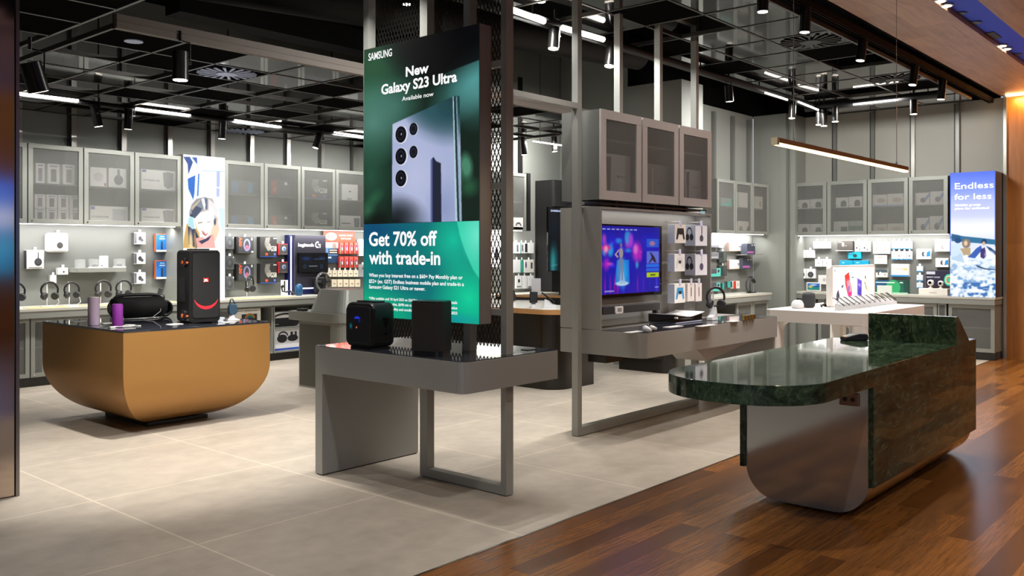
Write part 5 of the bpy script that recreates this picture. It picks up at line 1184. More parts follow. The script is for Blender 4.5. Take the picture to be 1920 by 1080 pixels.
def cam_unit(u, label, s=1.0):
    p = at(u, 545, 'x', 13.68); t = thing('home_camera', label, 'camera', (13.68, p.y, LZ), -PI/2)
    g = G(); g.lathe([(0.03*s, 0.0005), (0.032*s, .01), (0.012*s, .02), (0.012*s, .04*s), (0.035*s, .05*s), (0.045*s, .085*s), (0.035*s, .12*s), (0, .128*s)], (0, 0, 0), 20); g.build('body', M_WHITE, t)
    g = G(); g.cyl((0, -.046*s, .085*s), (0, -.03*s, .085*s), .022*s, n=18); g.build('lens', M_BLACKG, t)
LZ = at(1750, 545.7, 'x', 13.62).z
carton('x', 13.62, 1722.5, 545.7, 1776.5, 558, 'long low white box carrying the two home cameras', '#e6e0d8', .16, [('t', 'camera', .38, .3, .3, .25, '#8a847c')], rest=.8685)
LZ = 0.8685+(at(1749, 545.7, 'x', 13.62).z-at(1749, 558, 'x', 13.62).z)
cam_unit(1745, 'white home camera standing left on the long low white box'); cam_unit(1764, 'white home camera standing right on the long low white box', .9)
# tablet display
p = at(1526, 548, 'x', 13.62); t = thing('smart_display', 'small smart display tablet with a landscape picture on the right counter', 'smart display', (13.62, p.y, .8675), -PI/2)
g = G(); g.box(-.115, .115, -.012, .0, .012, .145, bev=.004); o = g.build('frame', M_WHITE, t)
g = G(); g.prism([(-.06, 0.001), (.06, 0.001), (.05, .08), (-.05, .08)], .001, .06, 'y'); g.build('base', M_WHITE, t)
cv = Canvas(30, 18, '#2f6fc0'); cv.mix((cv.Z < .5)*1.0, '#2a8a80').blob(.25, .5, .25, .3, '#d8c060', .7).blob(.7, .6, .3, .25, '#1c4a90', .6).blob(.5, .75, .4, .2, '#bfe0f0', .8)
cv.build('screen_picture', SCREEN, -.098, .098, .027, .13, -.0125, o)

# far corner wall
YB = 6.34
def B_(u0, vt, u1, vb, label, col=WHT, art=(), tab=False, depth=.05, **k): return carton('y', YB, u0, vt, u1, vb, label, col, depth, art, tab, **k)
B_(1330, 449, 1348, 464, 'grey translucent pack at the left of the far corner wall', '#7c7c84', [('r', .1, .3, .9, .5, '#9a9aa2')]); B_(1350, 448, 1357, 464.5, 'narrow white pack in the far corner wall', '#eeeef0')
B_(1330, 473, 1348, 486, 'dark grey pack below the translucent pack in the far corner', '#626266', [('r', .1, .2, .9, .35, '#a8a8a8')])
B_(1349, 471, 1363, 492, 'black blister pack, upper one in the far corner', '#333a38', [('r', .1, .4, .4, .9, '#1a1a1a'), ('r', .55, .1, .9, .9, '#4a4e4c')], True); B_(1349, 498, 1363, 517, 'black blister pack, lower one in the far corner', '#2c3633', [('r', .1, .3, .4, .9, '#1a3a30'), ('r', .55, .1, .9, .9, '#454a48')], True)
te = [('r', 0, 0, 1, .35, '#4fb8ac'), ('r', .62, .35, 1, 1, '#58c0b4'), ('o', .8, .66, .1, .2, '#26323a')]
B_(1332, 503, 1351, 518.5, 'dark and teal charger pack, upper one in the far corner', '#4a4850', te); B_(1332, 530, 1350.5, 546, 'dark and teal charger pack, lower one in the far corner', '#4a4850', te)
B_(1354.5, 531, 1362, 542, 'small teal and black pack low in the far corner', '#3c4a4c', [('r', 0, 0, .4, 1, '#30a898')]); B_(1364, 528, 1373, 539, 'small teal pack left of the red pack', '#3f4a50', [('r', 0, 0, .6, 1, '#35a89a')])
br = [('r', .62, .5, .84, .6, '#555555'), ('r', .62, .38, .76, .44, '#888888'), ('r', 0, 0, 1, .04, '#c0a850')]
B_(1368, 454.5, 1394, 471, 'cream landscape carton, upper one in the far corner', '#f0e8e4', br, depth=.06, side='#9a7a70'); B_(1368, 487, 1392, 504.5, 'cream landscape carton, lower one in the far corner', '#f0e6e4', br, depth=.06, side='#9a7a70')
pu = [('r', 0, .1, .8, .28, '#b862b0'), ('o', .6, .86, .09, .06, '#e8e8f0'), ('o', .88, .86, .09, .06, '#e8e8f0')]
a = at(1399, 477, 'y', 6.2); b_ = at(1428, 477, 'y', 6.2); g = G(); g.box(a.x, min(b_.x, 13.24), 6.18, 6.398, a.z-.012, a.z); tag(g.build('wall_shelf', M_GREY), 'short grey shelf under the upper navy and pink carton in the far corner', 'shelf')
carton('y', 6.22, 1401, 455, 1416, 475, 'navy and pink carton standing on the short corner shelf', '#3a4050', .1, pu, rest=a.z+.0005)
carton('y', 6.28, 1393, 484, 1409, 504, 'navy and pink carton hanging below the short corner shelf', '#3a4050', .07, pu)
B_(1375, 527, 1387, 541, 'small red and white pack in the far corner', '#e8e0dc', [('r', 0, 0, .4, 1, '#c8351c'), ('r', .6, .3, .8, .7, '#b8c8c8')], depth=.05)
p = at(1420, 547, 'y', 6.1); t = thing('desk_lamp', 'black curved desk light standing on the far corner counter', 'desk light', (p.x-.25, 6.1, .8675))
g = G(); g.tube([(.13*math.cos(math.radians(q)), 0, .13+.12*math.sin(math.radians(q))) for q in range(60, 290, 12)], .008, 8); g.build('curved_arm', M_BLACK, t)
g = G(); g.box(-.05, .14, -.04, .04, .0005, .014, bev=.004).tube([(0, 0, .014), (0, 0, .24)], .007, 8); g.build('base', M_BLACK, t)
g = G(); g.cyl((.06, 0, .22), (.14, 0, .17), .03, n=16); g.build('lamp_head', M_BLACK, t)

# stock behind right wall cabinet doors
RS1, RS2 = 1.763, 1.75+.4135+.009
mug = [('o', .62, .42, .22, .28, '#55565a'), ('r', .4, .1, .84, .4, '#55565a'), ('r', .04, .16, .2, .22, '#777777')]
def RI(rows, labels):
    for (u0, vt, u1, vb, col, art, rs), l in zip(rows, labels): carton('x', 13.6, u0, vt, u1, vb, l, col, .15, art, rest=rs, name='stock_carton')
RI([(1495, 364, 1518, 381, WHT, mug, RS2), (1519, 363, 1544, 381, WHT, mug, RS2), (1495, 411, 1518, 431, WHT, mug, RS1), (1519, 411, 1544, 431, WHT, mug, RS1)],
   ['speaker carton upper left in the leftmost right wall cabinet', 'speaker carton upper right in the leftmost right wall cabinet', 'speaker carton lower left in the leftmost right wall cabinet', 'speaker carton lower right in the leftmost right wall cabinet'])
RI([(1567, 361, 1591, 380, WHT, mug, RS2), (1592, 360, 1617, 380, WHT, mug, RS2), (1563, 407, 1590, 431, '#c8c8c0', [('r', .5, .05, .95, .6, '#4c5a58')], RS1), (1591, 406, 1617, 431, '#9aa8a0', [('r', 0, .3, 1, .62, '#3c6a58')], RS1)],
   ['speaker carton upper left in the second right wall cabinet', 'speaker carton upper right in the second right wall cabinet', 'pale carton lower left in the second right wall cabinet', 'green striped carton lower right in the second right wall cabinet'])
li = [('o', .6, .5, .3, .2, '#b0a498'), ('r', .05, .8, .6, .86, '#c8c0b8'), ('r', 0, 0, 1, .12, '#8fa4c8')]
RI([(1636, 362, 1663, 384, '#cfc8c0', li, RS2), (1664, 361, 1694, 384, '#cfc8c0', li, RS2), (1636, 414, 1663, 432, '#c4bcb2', li[:2], RS1), (1664, 413, 1694, 432, '#c4bcb2', li[:2], RS1)],
   ['pale wide carton upper left in the third right wall cabinet', 'pale wide carton upper right in the third right wall cabinet', 'pale wide carton lower left in the third right wall cabinet', 'pale wide carton lower right in the third right wall cabinet'])
cm = [('o', .55, .4, .2, .2, '#55555a'), ('p', [(.6, .5), (1, 1), (1, .7), (.75, .35)], '#6a8ab0')]
RI([(1716, 361, 1743, 384, '#d0ccc8', cm, RS2), (1744, 359, 1770, 384, '#d0ccc8', cm, RS2), (1718, 401, 1742, 430, '#d0ccc8', cm, RS1), (1743, 398, 1768, 430, '#d0ccc8', cm, RS1)],
   ['camera carton upper left in the cabinet beside the lake lightbox', 'camera carton upper right in the cabinet beside the lake lightbox', 'camera carton lower left in the cabinet beside the lake lightbox', 'camera carton lower right in the cabinet beside the lake lightbox'])
for i, (u0, vt, u1, vb, c_, ar, rs) in enumerate(((1352, 369, 1376, 384, '#8a9a98', [('r', 0, 0, 1, .4, '#50b8ac'), ('r', .6, .4, 1, 1, '#50b8ac')], 2.165), (1386, 362, 1402, 390, '#d8d4cc', [], 2.165), (1384, 409, 1408, 431, '#dcd6cc', [('o', .2, .3, .14, .3, '#7a7874'), ('o', .8, .3, .14, .3, '#7a7874')], 1.779), (1416, 367, 1430, 390, '#d4d0c8', [('o', .65, .3, .1, .06, '#444444'), ('o', .65, .5, .1, .06, '#444444')], 2.165))):
    carton('y', 6.15, u0, vt, u1, vb, ['teal striped carton in the left far corner cabinet', 'stack of pale cartons in the middle far corner cabinet', 'wide pale carton at the bottom of the middle far corner cabinet', 'white carton in the right far corner cabinet'][i], c_, .1, ar, rest=rs, name='stock_carton')
for i, (u0, vt, u1, vb, rs) in enumerate(((1488, 605, 1515, 617, .44), (1490, 618, 1501, 632, .118), (1503, 618, 1514, 632, .118))):
    carton('x', 13.56, u0, vt, u1, vb, ['white carton on the shelf of the base cabinet left of the white table leg', 'left white camera carton low in the base cabinet left of the white table leg', 'right white camera carton low in the base cabinet left of the white table leg'][i], WHT, .1, [('o', .5, .4, .24, .3, '#8a8a88')], rest=rs, name='stock_carton')

# ------------------------------------------------------------------ console bay products
YG = 4.14
ctl = lambda c1, c2: [('p', [(.22, .8), (.78, .8), (.9, .2), (.76, .2), (.66, .48), (.34, .48), (.24, .2), (.1, .2)], c1), ('p', [(.35, .62), (.65, .62), (.6, .46), (.4, .46)], c2)]
def headset_side(t, w_, d, h):
    g = G(); x = -w_/2-.0012; P = [(d*.55+.03*math.cos(math.radians(q)), h*.62+.055*math.sin(math.radians(q))) for q in range(-40, 231, 18)]
    for i in range(len(P)-1):
        (a1, c1), (a2, c2) = P[i], P[i+1]; m1, m2 = .72, .72; cy_, cz_ = d*.55, h*.62
        g.add([(x, a1, c1), (x, a2, c2), (x, cy_+(a2-cy_)*m2, cz_+(c2-cz_)*m2), (x, cy_+(a1-cy_)*m1, cz_+(c1-cz_)*m1)], [(0, 1, 2, 3)], '#1c1a20')
    for s_ in (-1, 1): g.add([(x-.0004, d*.55+s_*.022+.02*math.cos(2*PI*i/14), h*.42+.032*math.sin(2*PI*i/14)) for i in range(14)], [tuple(range(14))], '#232028')
    g.build('printed_side', PRINT, t, recalc=False)
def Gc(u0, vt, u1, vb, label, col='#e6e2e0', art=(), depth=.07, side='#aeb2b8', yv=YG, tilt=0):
    t = carton('y', yv, u0, vt, u1, vb, label, col, depth, art, False, side=side, tilt=tilt)
    h = at(u0, vt, 'y', yv).z-at(u0, vb, 'y', yv).z
    g = G(); g.box(-.016, .016, -.006, .004, h-.01, h+.045, '#cfcfe6', bev=.001, seg=1).tube([(0, .005, h+.03), (0, max(.02, 4.299-yv), h+.03)], .003, 6, '#c8c8c8'); g.build('hang_hook', PRINT, t)
    if depth > .1: headset_side(t, at(u1, vt, 'y', yv).x-at(u0, vt, 'y', yv).x, depth, h)
    return t
Gc(1265.5, 421, 1286, 456, 'white controller carton with black controller, topmost in the console bay', '#e9e2dc', ctl('#2c2c2e', '#1c1c1e'), .075, tilt=0.0)
Gc(1265, 476, 1284, 509, 'white controller carton with white controller, middle in the console bay', '#e8e4e2', ctl('#d4d2d0', '#2a2a2c'), .075)
Gc(1265, 532, 1285, 568, 'white controller carton with blue controller, lowest in the console bay', '#ece6e2', ctl('#3a9ad0', '#26262a'), .075)
hd = [('r', .5, .5, .56, .95, '#35333a'), ('o', .5, .36, .16, .16, '#4c4856'), ('r', 0, .985, 1, 1, '#4a4ab0')]
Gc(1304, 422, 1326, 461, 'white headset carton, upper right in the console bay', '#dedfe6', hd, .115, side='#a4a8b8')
Gc(1304, 476, 1326, 516, 'white headset carton, lower right in the console bay', '#dedfe6', [('r', .5, .6, .54, .9, '#9a9aa4'), ('o', .5, .4, .16, .17, '#54506a'), ('r', 0, .985, 1, 1, '#4a4ab0')], .115, side='#a4a8b8')
st = [('r', .46, .28, .56, .78, '#2c282a')]
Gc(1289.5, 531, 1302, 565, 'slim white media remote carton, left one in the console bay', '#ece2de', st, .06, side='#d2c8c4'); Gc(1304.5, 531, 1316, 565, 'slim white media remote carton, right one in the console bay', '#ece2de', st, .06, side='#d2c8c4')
# television
a = at(1241, 424, 'y', 4.25); b_ = at(1241, 552, 'y', 4.25)
t = thing('television', 'wall mounted television showing a blue and purple game lobby in the console bay', 'television', (5.872, 4.25, b_.z)); TW = a.x-5.872; TH = a.z-b_.z
g = G(); g.box(0, TW, 0, .04, 0, TH, bev=.003); o = g.build('casing', M_BLACKG, t)
g = G(); g.box(TW*.3, TW*.7, .0405, .049, TH*.3, TH*.7); g.build('wall_bracket', M_BLACK, t)
def TV(u, v): q = at(u, v, 'y', 4.25); return ((q.x-5.872-.012)/(TW-.05), (q.z-b_.z-.03)/(TH-.045))
cv = Canvas(150, 130, '#1414a8')
cv.mix(cv.noise(7, 4, 3)*.7, '#2a2ad8').mix((cv.noise(22, 3, 5)-.5)*1.6, '#3018a0').mix(np.clip(.35-cv.Z, 0, 1)*1.6, '#2a14a0').mix(np.clip(cv.Z-.8, 0, 1)*3, '#0a0a90')
rg = random.Random(3)
for k in range(26):
    x = rg.random()*.7; z = .42+rg.random()*.38; cv.blob(x, z, .02+.05*rg.random(), .03+.1*rg.random(), rg.choice(['#d020c8', '#a020d0', '#20a0e8', '#e050c0', '#5038ff', '#30c8e0']), .7, .75)
cv.blob(.64, .62, .1, .2, '#c420c0', .6, .9).blob(.5, .84, .06, .13, '#30a8e0', .5, .8).blob(.55, .8, .05, .14, '#b040d8', .6, .9).blob(.62, .66, .05, .1, '#e080d8', .6, .8).blob(.19, .68, .09, .05, '#e030a0', .5, .9).blob(.19, .66, .035, .06, '#f0a0c0', .5, .9)
for k in range(14):
    x = rg.random(); cv.blob(x, .12, .012+.02*rg.random(), .22, rg.choice(['#8010c0', '#2040e0', '#c010b0', '#1030c0']), .8, .7)
# light pool and standing figure (plain silhouette)
cv.poly([(.315, .14), (.53, .14), (.52, .5), (.345, .5)], '#1a8ae8', .85).blob(.42, .3, .1, .28, '#30b0f0', .6, .8).blob(.42, .15, .11, .04, '#b8d8ec', .3, 1).poly([(.37, .15), (.42, .42), (.47, .15)], '#a8c0e8', .8)
cv.blob(.405, .72, .018, .032, '#8a7a70', .3, 1).blob(.405, .6, .035, .1, '#a09a98', .35, 1).poly([(.37, .52), (.44, .52), (.43, .2), (.41, .2), (.405, .45), (.39, .2), (.365, .2)], '#7884a8', .9).poly([(.37, .66), (.31, .58), (.35, .53), (.37, .55), (.335, .585), (.38, .64)], '#b8a098', 1)
for k in range(8): cv.poly([(.14+k*.065, .945), (.185+k*.065, .945), (.185+k*.065, .96), (.14+k*.065, .96)], '#d8d8f8', .85)
cv.poly([(.79, .69), (.985, .69), (.985, .82), (.79, .82)], '#2868d8', .8).blob(.88, .75, .06, .05, '#e08090', .5, .7).poly([(.79, .44), (.985, .44), (.985, .63), (.79, .63)], '#6a78d8', .9).poly([(.84, .62), (.87, .6), (.92, .53), (.95, .45), (.91, .46), (.88, .5), (.84, .45), (.82, .45), (.87, .53)], '#2a2030', .95)
cv.poly([(.785, .385), (.985, .385), (.985, .43), (.785, .43)], '#2a78f0', .9).poly([(.785, .32), (.985, .32), (.985, .37), (.785, .37)], '#2a6ae8', .9).poly([(.79, .225), (.985, .225), (.985, .3), (.79, .3)], '#b8d020', 1).poly([(.85, .25), (.93, .25), (.93, .275), (.85, .275)], '#4a5a20', .9)
cv.poly([(.17, .035), (.3, .035), (.3, .055), (.17, .055)], '#c0c8f0', .7).poly([(.92, .06), (.98, .06), (.98, .08), (.92, .08)], '#c0c8f0', .7)
cv.build('screen_picture', SCREEN, .012, TW-.038, .03, TH-.015, -.0006, o, 0.85)
area('bay_lamp', (6.77, 4.2, 1.838), (1.7, 0.012), 1.8, NEUT, (math.radians(15), 0, 0))
g = G(); g.box(5.9, 7.65, 4.19, 4.21, 1.840, 1.8435); tag(g.build('bay_light_strip', mat('strip_profile', '#d8d8d4', .5)), 'thin light strip under the top of the console television bay', 'strip light')
# sound bar arm
a = at(1127, 581, 'y', 4.16); b_ = at(1236, 575, 'y', 4.16); z_ = at(1200, 577, 'y', 4.16).z
t = thing('sound_bar', 'black sound bar below the television in the console bay', 'sound bar', ((a.x+b_.x)/2, 4.18, 0)); hw = (b_.x-5.9)/2; cx_ = t.location.x
g = G(); g.box(5.9-cx_, b_.x-cx_, -.03, .03, z_-.032, z_+.032, bev=.006); g.build('body', mat('soundbar_cloth', '#2c2c2d', 0.6, var=.1), t)
g = G(); g.box(b_.x-cx_-.05, b_.x-cx_-.02, -.02, .02, z_-.115, z_-.0325).box(b_.x-cx_-.06, b_.x-cx_-.02, .031, .119, z_-.02, z_+.02); g.build('bracket', M_BLACK, t)
a = at(1160, 578, 'y', 4.145); g = G(); g.rrect(-.055, .055, -.03, .03, .012, -.012, 0, 'y'); t2 = g.build('security_tag', M_WHITE, None, (a.x, 4.148, z_)); tag(t2, 'white square anti theft tag on the sound bar', 'security tag')
g = G(); g.box(-.03, .03, -.0135, -.0125, -.016, .016, '#8f8f93'); g.build('tag_face', PRINT, t2)
# ------------------------------------------------------------------ phone sign picture
sign = [o for o in COL.objects if o.name == 'phone_sign'][0]
SW, SH = 1.075, 1.815; SY = 4.7275; SZ0 = 1.06
def S(u, v): q = at(u, v, 'x', 3.90); return (SY-q.y, q.z-SZ0)
def SN(u, v): a_, b_ = S(u, v); return (a_/SW, b_/SH)
def place(o, dx=-0.001): o.location = (dx, SY-4.19, 0); o.rotation_euler = (0, 0, -PI/2); return o
zb = S(790, 417)[1]     # join between the picture and the offer panel
cv = Canvas(216, 240, '#12241c')
def SU(u, v):
    a_, b_ = S(u, v); return (a_/SW, (b_-zb)/(SH-zb))
def sb(u, v, ru, rv, col, soft=.9, k=1, rot=0):
    x, z = SU(u, v); cv.blob(x, z, ru/215., rv/330., col, soft, k, rot)
sb(690, 190, 120, 130, '#346a50', 1, 1); sb(700, 230, 75, 90, '#5a8c80', 1, .9); sb(740, 200, 60, 60, '#4f8278', 1, .6); sb(700, 120, 60, 50, '#2c5a3a', 1, .8); sb(695, 330, 60, 90, '#2c5e48', 1, .8)
sb(840, 60, 130, 95, '#07080a', .5, 1); sb(890, 150, 95, 60, '#4f9a98', 1, .95, 20); sb(895, 175, 55, 70, '#62a8a8', 1, .6); sb(885, 330, 40, 90, '#16241e', 1, .8)
x, z = SU(898, 112); x2, z2 = SU(800, 168)
cv.poly([(1.01, z), (x2, z2+.05), (x2-.1, z2+.11), (.55, 1.01), (1.01, 1.01)], '#08090b', .85)
sb(874, 312, 14, 30, '#4f9272', .6, .9, 15); sb(862, 330, 10, 20, '#2f6a4a', .8, .8); sb(880, 350, 22, 22, '#2f6a48', .8, .7); sb(702, 372, 26, 18, '#2c6444', .8, .7, 20); sb(690, 395, 20, 22, '#3a7452', .9, .7); sb(710, 415, 30, 24, '#0d1512', .7, .8)
P = [SU(*q) for q in ((736, 233), (852, 180), (862, 180), (866, 417), (735, 417))]
cv2 = Canvas(216, 240, '#aab4d8'); cvb = cv; cv = cv2
sb(850, 190, 90, 80, '#1f4248', .7, 1); sb(800, 205, 80, 40, '#2c545c', .9, .9, -20); sb(780, 330, 60, 90, '#c3c8e6', 1, .7); sb(745, 245, 30, 25, '#d4daf0', 1, .7); sb(740, 420, 70, 60, '#141c20', .9, 1); sb(750, 400, 40, 30, '#0e1416', 1, .5); sb(835, 390, 40, 60, '#7f8cb8', 1, .6)
cv.poly([SU(*q) for q in ((808, 420), (808, 300), (813, 294), (818, 302), (827, 306), (828, 420))], '#1b1f30', .95).poly([SU(*q) for q in ((808, 420), (808, 300), (811, 297), (811, 420))], '#6a72b8', .9)
cv.poly([SU(*q) for q in ((849, 181), (851, 181), (858, 417), (854, 417))], '#b8d4dc', .9).poly([SU(*q) for q in ((851, 181), (855, 181), (862, 417), (858, 417))], '#16282c', .9).poly([SU(*q) for q in ((855, 181), (857, 181), (865, 417), (862, 417))], '#8fb4bc', .8)
cv = cvb; m = Canvas(216, 240); m.poly(P, '#ffffff'); cv.a = cv.a*(1-m.a)+cv2.a*m.a
place(cv.build('phone_picture', SCREEN, 0, SW, zb, SH, 0, sign, 0.95))
cv = Canvas(180, 150, '#0b7a72')
def LU(u, v): a_, b_ = S(u, v); return (a_/SW, b_/zb)
def lb(u, v, ru, rv, col, soft=.9, k=1, rot=0): x, z = LU(u, v); cv.blob(x, z, ru/215., rv/185., col, soft, k, rot)
lb(700, 430, 130, 70, '#0a4a70', .9, 1); lb(760, 520, 110, 60, '#0b5c70', 1, .8); lb(690, 590, 120, 75, '#14c888', 1, 1); lb(880, 560, 70, 90, '#10cf98', 1, .95); lb(850, 450, 50, 70, '#12c8a0', 1, .8)
x0_, z0_ = LU(857, 416)
cv.poly([LU(857, 414), LU(862, 440), LU(872, 470), LU(887, 505), (1.01, LU(898, 525)[1]), (1.01, 1.01)], '#5cf2c8', .55); lb(895, 440, 30, 60, '#8af8dc', 1, .6); lb(850, 600, 60, 18, '#1590a0', 1, .7)
place(cv.build('offer_panel', SCREEN, 0, SW, 0, zb-.0015, 0, sign, 1.05), -0.0012)
g = G()
lens = [(752, 252, 10.5, 15.5), (752, 293, 10.5, 15.5), (752, 334, 10.5, 15.5)]
for (u, v, ru, rv) in lens:
    x, z = S(u+1.6, v+.8); k = 1/205.; g.disc(x, z, ru*1.08/200., rv*1.05/285., -.002, '#f0f2fa', 28); x, z = S(u+.8, v+.4); g.disc(x, z, ru/200., rv/285., -.0026, '#3c4258', 28)
    x, z = S(u, v); g.disc(x, z, ru*.96/200., rv*.97/285., -.003, '#0a0b10', 28); g.ring(x, z, ru*.6/200., rv*.62/285., .004, -.0034, '#2a2e44'); g.disc(x+.008, z, .006, .008, -.0038, '#8890b0', 10)
for (u, v, ru, rv) in ((776, 242, 7.8, 11.5), (776, 285, 7.8, 11.5)):
    x, z = S(u+.8, v+.4); g.disc(x, z, ru*1.05/200., rv*1.04/285., -.002, '#c8cce0', 24); x, z = S(u, v); g.disc(x, z, ru/200., rv/285., -.0026, '#101218', 24); g.ring(x, z, ru*.6/200., rv*.6/285., .004, -.003, '#303648')
place(g.build('camera_lenses', SCREEN, sign, recalc=False))
g = G(); W = '#ffffff'
def st_(s, u0, v0, u1, v1, hpx, bold=.02):
    (x0, z0), (x1, z1) = S(u0, v0), S(u1, v1); h = S(u0, v0-hpx)[1]-z0
    fit_text(g, s, x0, x1, (z0+z1)/2, h, -.0022, W, bold)
st_('SAMSUNG', 691.5, 113.5, 735.5, 105.5, 13.5, .02)
st_('New', 761.5, 143.8, 804.5, 135.5, 17.5, .03)
st_('Galaxy S23 Ultra', 715.5, 176.5, 857.5, 153.5, 18, .03)
st_('Available now', 754.5, 188.5, 813.5, 181, 8, .01)
st_('Get 70% off', 692.5, 460.5, 820, 460, 25, .025)
st_('with trade-in', 692.5, 494.5, 826, 496, 24, .025)
st_('When you buy interest free on a $60+ Pay Monthly plan or', 692.5, 519, 868, 523.5, 6.5, .02)
st_('$52+ (ex. GST) Endless business mobile plan and trade-in a', 692.5, 530, 870.5, 536.5, 6.5, .02)
st_('Samsung Galaxy S21 Ultra or newer.', 692.5, 541, 798, 544.5, 6.5, .02)
st_('*Offer available until 18 April 2023 on 256GB handset only. See in store for details', 692.5, 562, 858, 569, 4.6, .02)
st_('plan minimum cost applies, $698 min total, business mobile and trade-in value', 692.5, 571, 858, 579, 4.6, .02)
st_('subject to device eligibility and condition, terms and conditions apply 2023', 692.5, 580.5, 858, 588, 4.6, .02)
place(g.build('lettering', SCREEN, sign, recalc=False))

# ------------------------------------------------------------------ girl lightbox picture
gb = [o for o in COL.objects if o.name == 'girl_lightbox'][0]
GX, GZ, GW, GH = 5.715, 0.868, 0.585, 1.86
def Q(u, v): q = at(u, v, 'y', 10.47); return ((q.x-GX)/GW, (q.z-GZ)/GH)
cv = Canvas(96, 300, '#f6fbff')
def P_(pts, c, k=1): cv.poly([Q(*p) for p in pts], c, k)
def E_(u, v, ru, rv, c, soft=.5, k=1, rot=0): x, z = Q(u, v); cv.blob(x, z, ru/80., rv/262., c, soft, k, rot)
def zz(x, y): return (330+x/5.4, 280+y/5.4)     # traced from the enlarged view
P_([zz(60, 70), zz(130, 70), zz(125, 250), zz(100, 500), zz(60, 760)], '#fbe6d2', .8)
P_([zz(75, 75), zz(140, 75), zz(172, 130), zz(125, 255), zz(118, 150)], '#2a4c92'); P_([zz(160, 80), zz(213, 82), zz(216, 155)], '#2c57a4'); P_([zz(118, 298), zz(196, 262), zz(188, 440), zz(175, 515), zz(125, 400)], '#2f6cc4'); P_([zz(224, 250), zz(238, 245), zz(228, 470), zz(212, 478)], '#3a78cc')
P_([zz(216, 85), zz(495, 108), zz(495, 215), zz(270, 215)], '#e4f2fc', .9); P_([zz(260, 215), zz(495, 222), zz(495, 228), zz(260, 221)], '#8fb0e4', .9); P_([zz(412, 222), zz(446, 224), zz(440, 480), zz(408, 480)], '#a9b4f0', .9); P_([zz(410, 380), zz(445, 385), zz(440, 396), zz(412, 392)], '#f4f8ff')
P_([zz(430, 590), zz(490, 600), zz(490, 850), zz(450, 780)], '#c4dcec', .8)
# hair, face, headphone
P_([zz(205, 500), zz(290, 480), zz(370, 500), zz(410, 600), zz(430, 720), zz(380, 760), zz(385, 650), zz(320, 620), zz(245, 640), zz(190, 700), zz(140, 690), zz(130, 640), zz(160, 550)], '#b3aca8'); P_([zz(150, 580), zz(215, 505), zz(290, 490), zz(285, 590), zz(245, 640), zz(190, 700), zz(140, 690)], '#7a8290', .9); P_([zz(160, 600), zz(200, 570), zz(265, 600), zz(240, 640), zz(192, 700), zz(165, 690)], '#3c4660', .9); P_([zz(150, 590), zz(240, 505), zz(250, 515), zz(165, 620)], '#c9b894', .8); P_([zz(290, 490), zz(318, 500), zz(318, 610), zz(300, 605)], '#4a5674', .8); P_([zz(255, 500), zz(285, 492), zz(300, 560), zz(290, 620), zz(270, 560)], '#eef0f6', .85); P_([zz(330, 500), zz(400, 560), zz(430, 720), zz(385, 650), zz(330, 615)], '#e9e4e6', .85)
P_([zz(105, 760), zz(200, 700), zz(230, 800), zz(260, 1000), zz(70, 1000), zz(80, 900)], '#c8a058', .95); P_([zz(120, 780), zz(190, 800), zz(250, 930), zz(210, 1000), zz(130, 960)], '#1e2a58', .95); E_(358, 455, 5, 30, '#e8cf98', .6, .9, 10); E_(366, 452, 3, 26, '#b08a50', .6, .9, 14)
P_([zz(360, 760), zz(420, 700), zz(440, 820), zz(400, 930), zz(340, 900)], '#e2c8a8', .9)
P_([zz(200, 900), zz(380, 860), zz(400, 1000), zz(215, 1000)], '#e8a8a0', .95); P_([zz(230, 930), zz(300, 905), zz(360, 870), zz(330, 920), zz(260, 960)], '#2a2a50', .9)
P_([zz(190, 700), zz(245, 640), zz(320, 620), zz(378, 650), zz(385, 740), zz(350, 850), zz(300, 905), zz(255, 880), zz(212, 800)], '#fdf1e4'); E_(396, 405, 10, 20, '#f4f0f4', .6, .8)
P_([zz(220, 742), zz(270, 735), zz(268, 744), zz(224, 752)], '#6a5a50', .9); P_([zz(312, 735), zz(350, 728), zz(350, 735), zz(314, 743)], '#8a7a74', .8)
P_([zz(258, 820), zz(275, 830), zz(300, 862), zz(325, 845), zz(332, 815), zz(325, 850), zz(300, 880), zz(272, 860)], '#b0505a', .9); E_(383, 436, 4, 2.5, '#d89a90', .6, .6)
P_([zz(125, 700), zz(150, 675), zz(180, 690), zz(200, 800), zz(165, 810), zz(118, 760)], '#a8d4dc'); P_([zz(172, 690), zz(192, 720), zz(204, 800), zz(190, 806)], '#e8f8fc'); P_([zz(135, 665), zz(160, 650), zz(178, 690), zz(150, 680)], '#2a3a4c')
E_(403, 416, 3, 8, '#33425c', .5, .9)
P_([(330, 466), (425, 466), (425, 563), (330, 563)], '#eef6fc', .0)
cv.build('picture', LIGHTBOX, 0, GW, 0, GH, 0.0008, gb, 1.25)

# ------------------------------------------------------------------ lake lightbox picture
lb_ = [o for o in COL.objects if o.name == 'lake_lightbox'][0]
BW, BH, BY = 0.575, 1.735, 3.525
def Q2(u, v): q = at(u, v, 'x', 13.46); return ((BY-q.y)/BW, (q.z-0.868)/BH)
cv = Canvas(90, 260, '#dfe4fa')
def zz2(x, y): return (1770+x/4.32, 320+y/4.32)
def P2(pts, c, k=1): cv.poly([Q2(*zz2(*p)) for p in pts], c, k)
def E2(x, y, rx, ry, c, soft=.5, k=1, rot=0): a_, b_ = Q2(*zz2(x, y)); cv.blob(a_, b_, rx/365., ry/1000., c, soft, k, rot)
cv.mix(np.clip((cv.Z-.62)/.38, 0, 1)**1.1*1.05, '#5a78f0').mix(np.clip(1-np.abs(cv.Z-.70)/.13, 0, 1)*.8, '#c4caf8').mix(np.clip(1-np.abs(cv.Z-.55)/.09, 0, 1)*.9, '#fbfcff')
cv.mix(((cv.X < .012) | (cv.X > .985))*.9, '#3a6cf0')
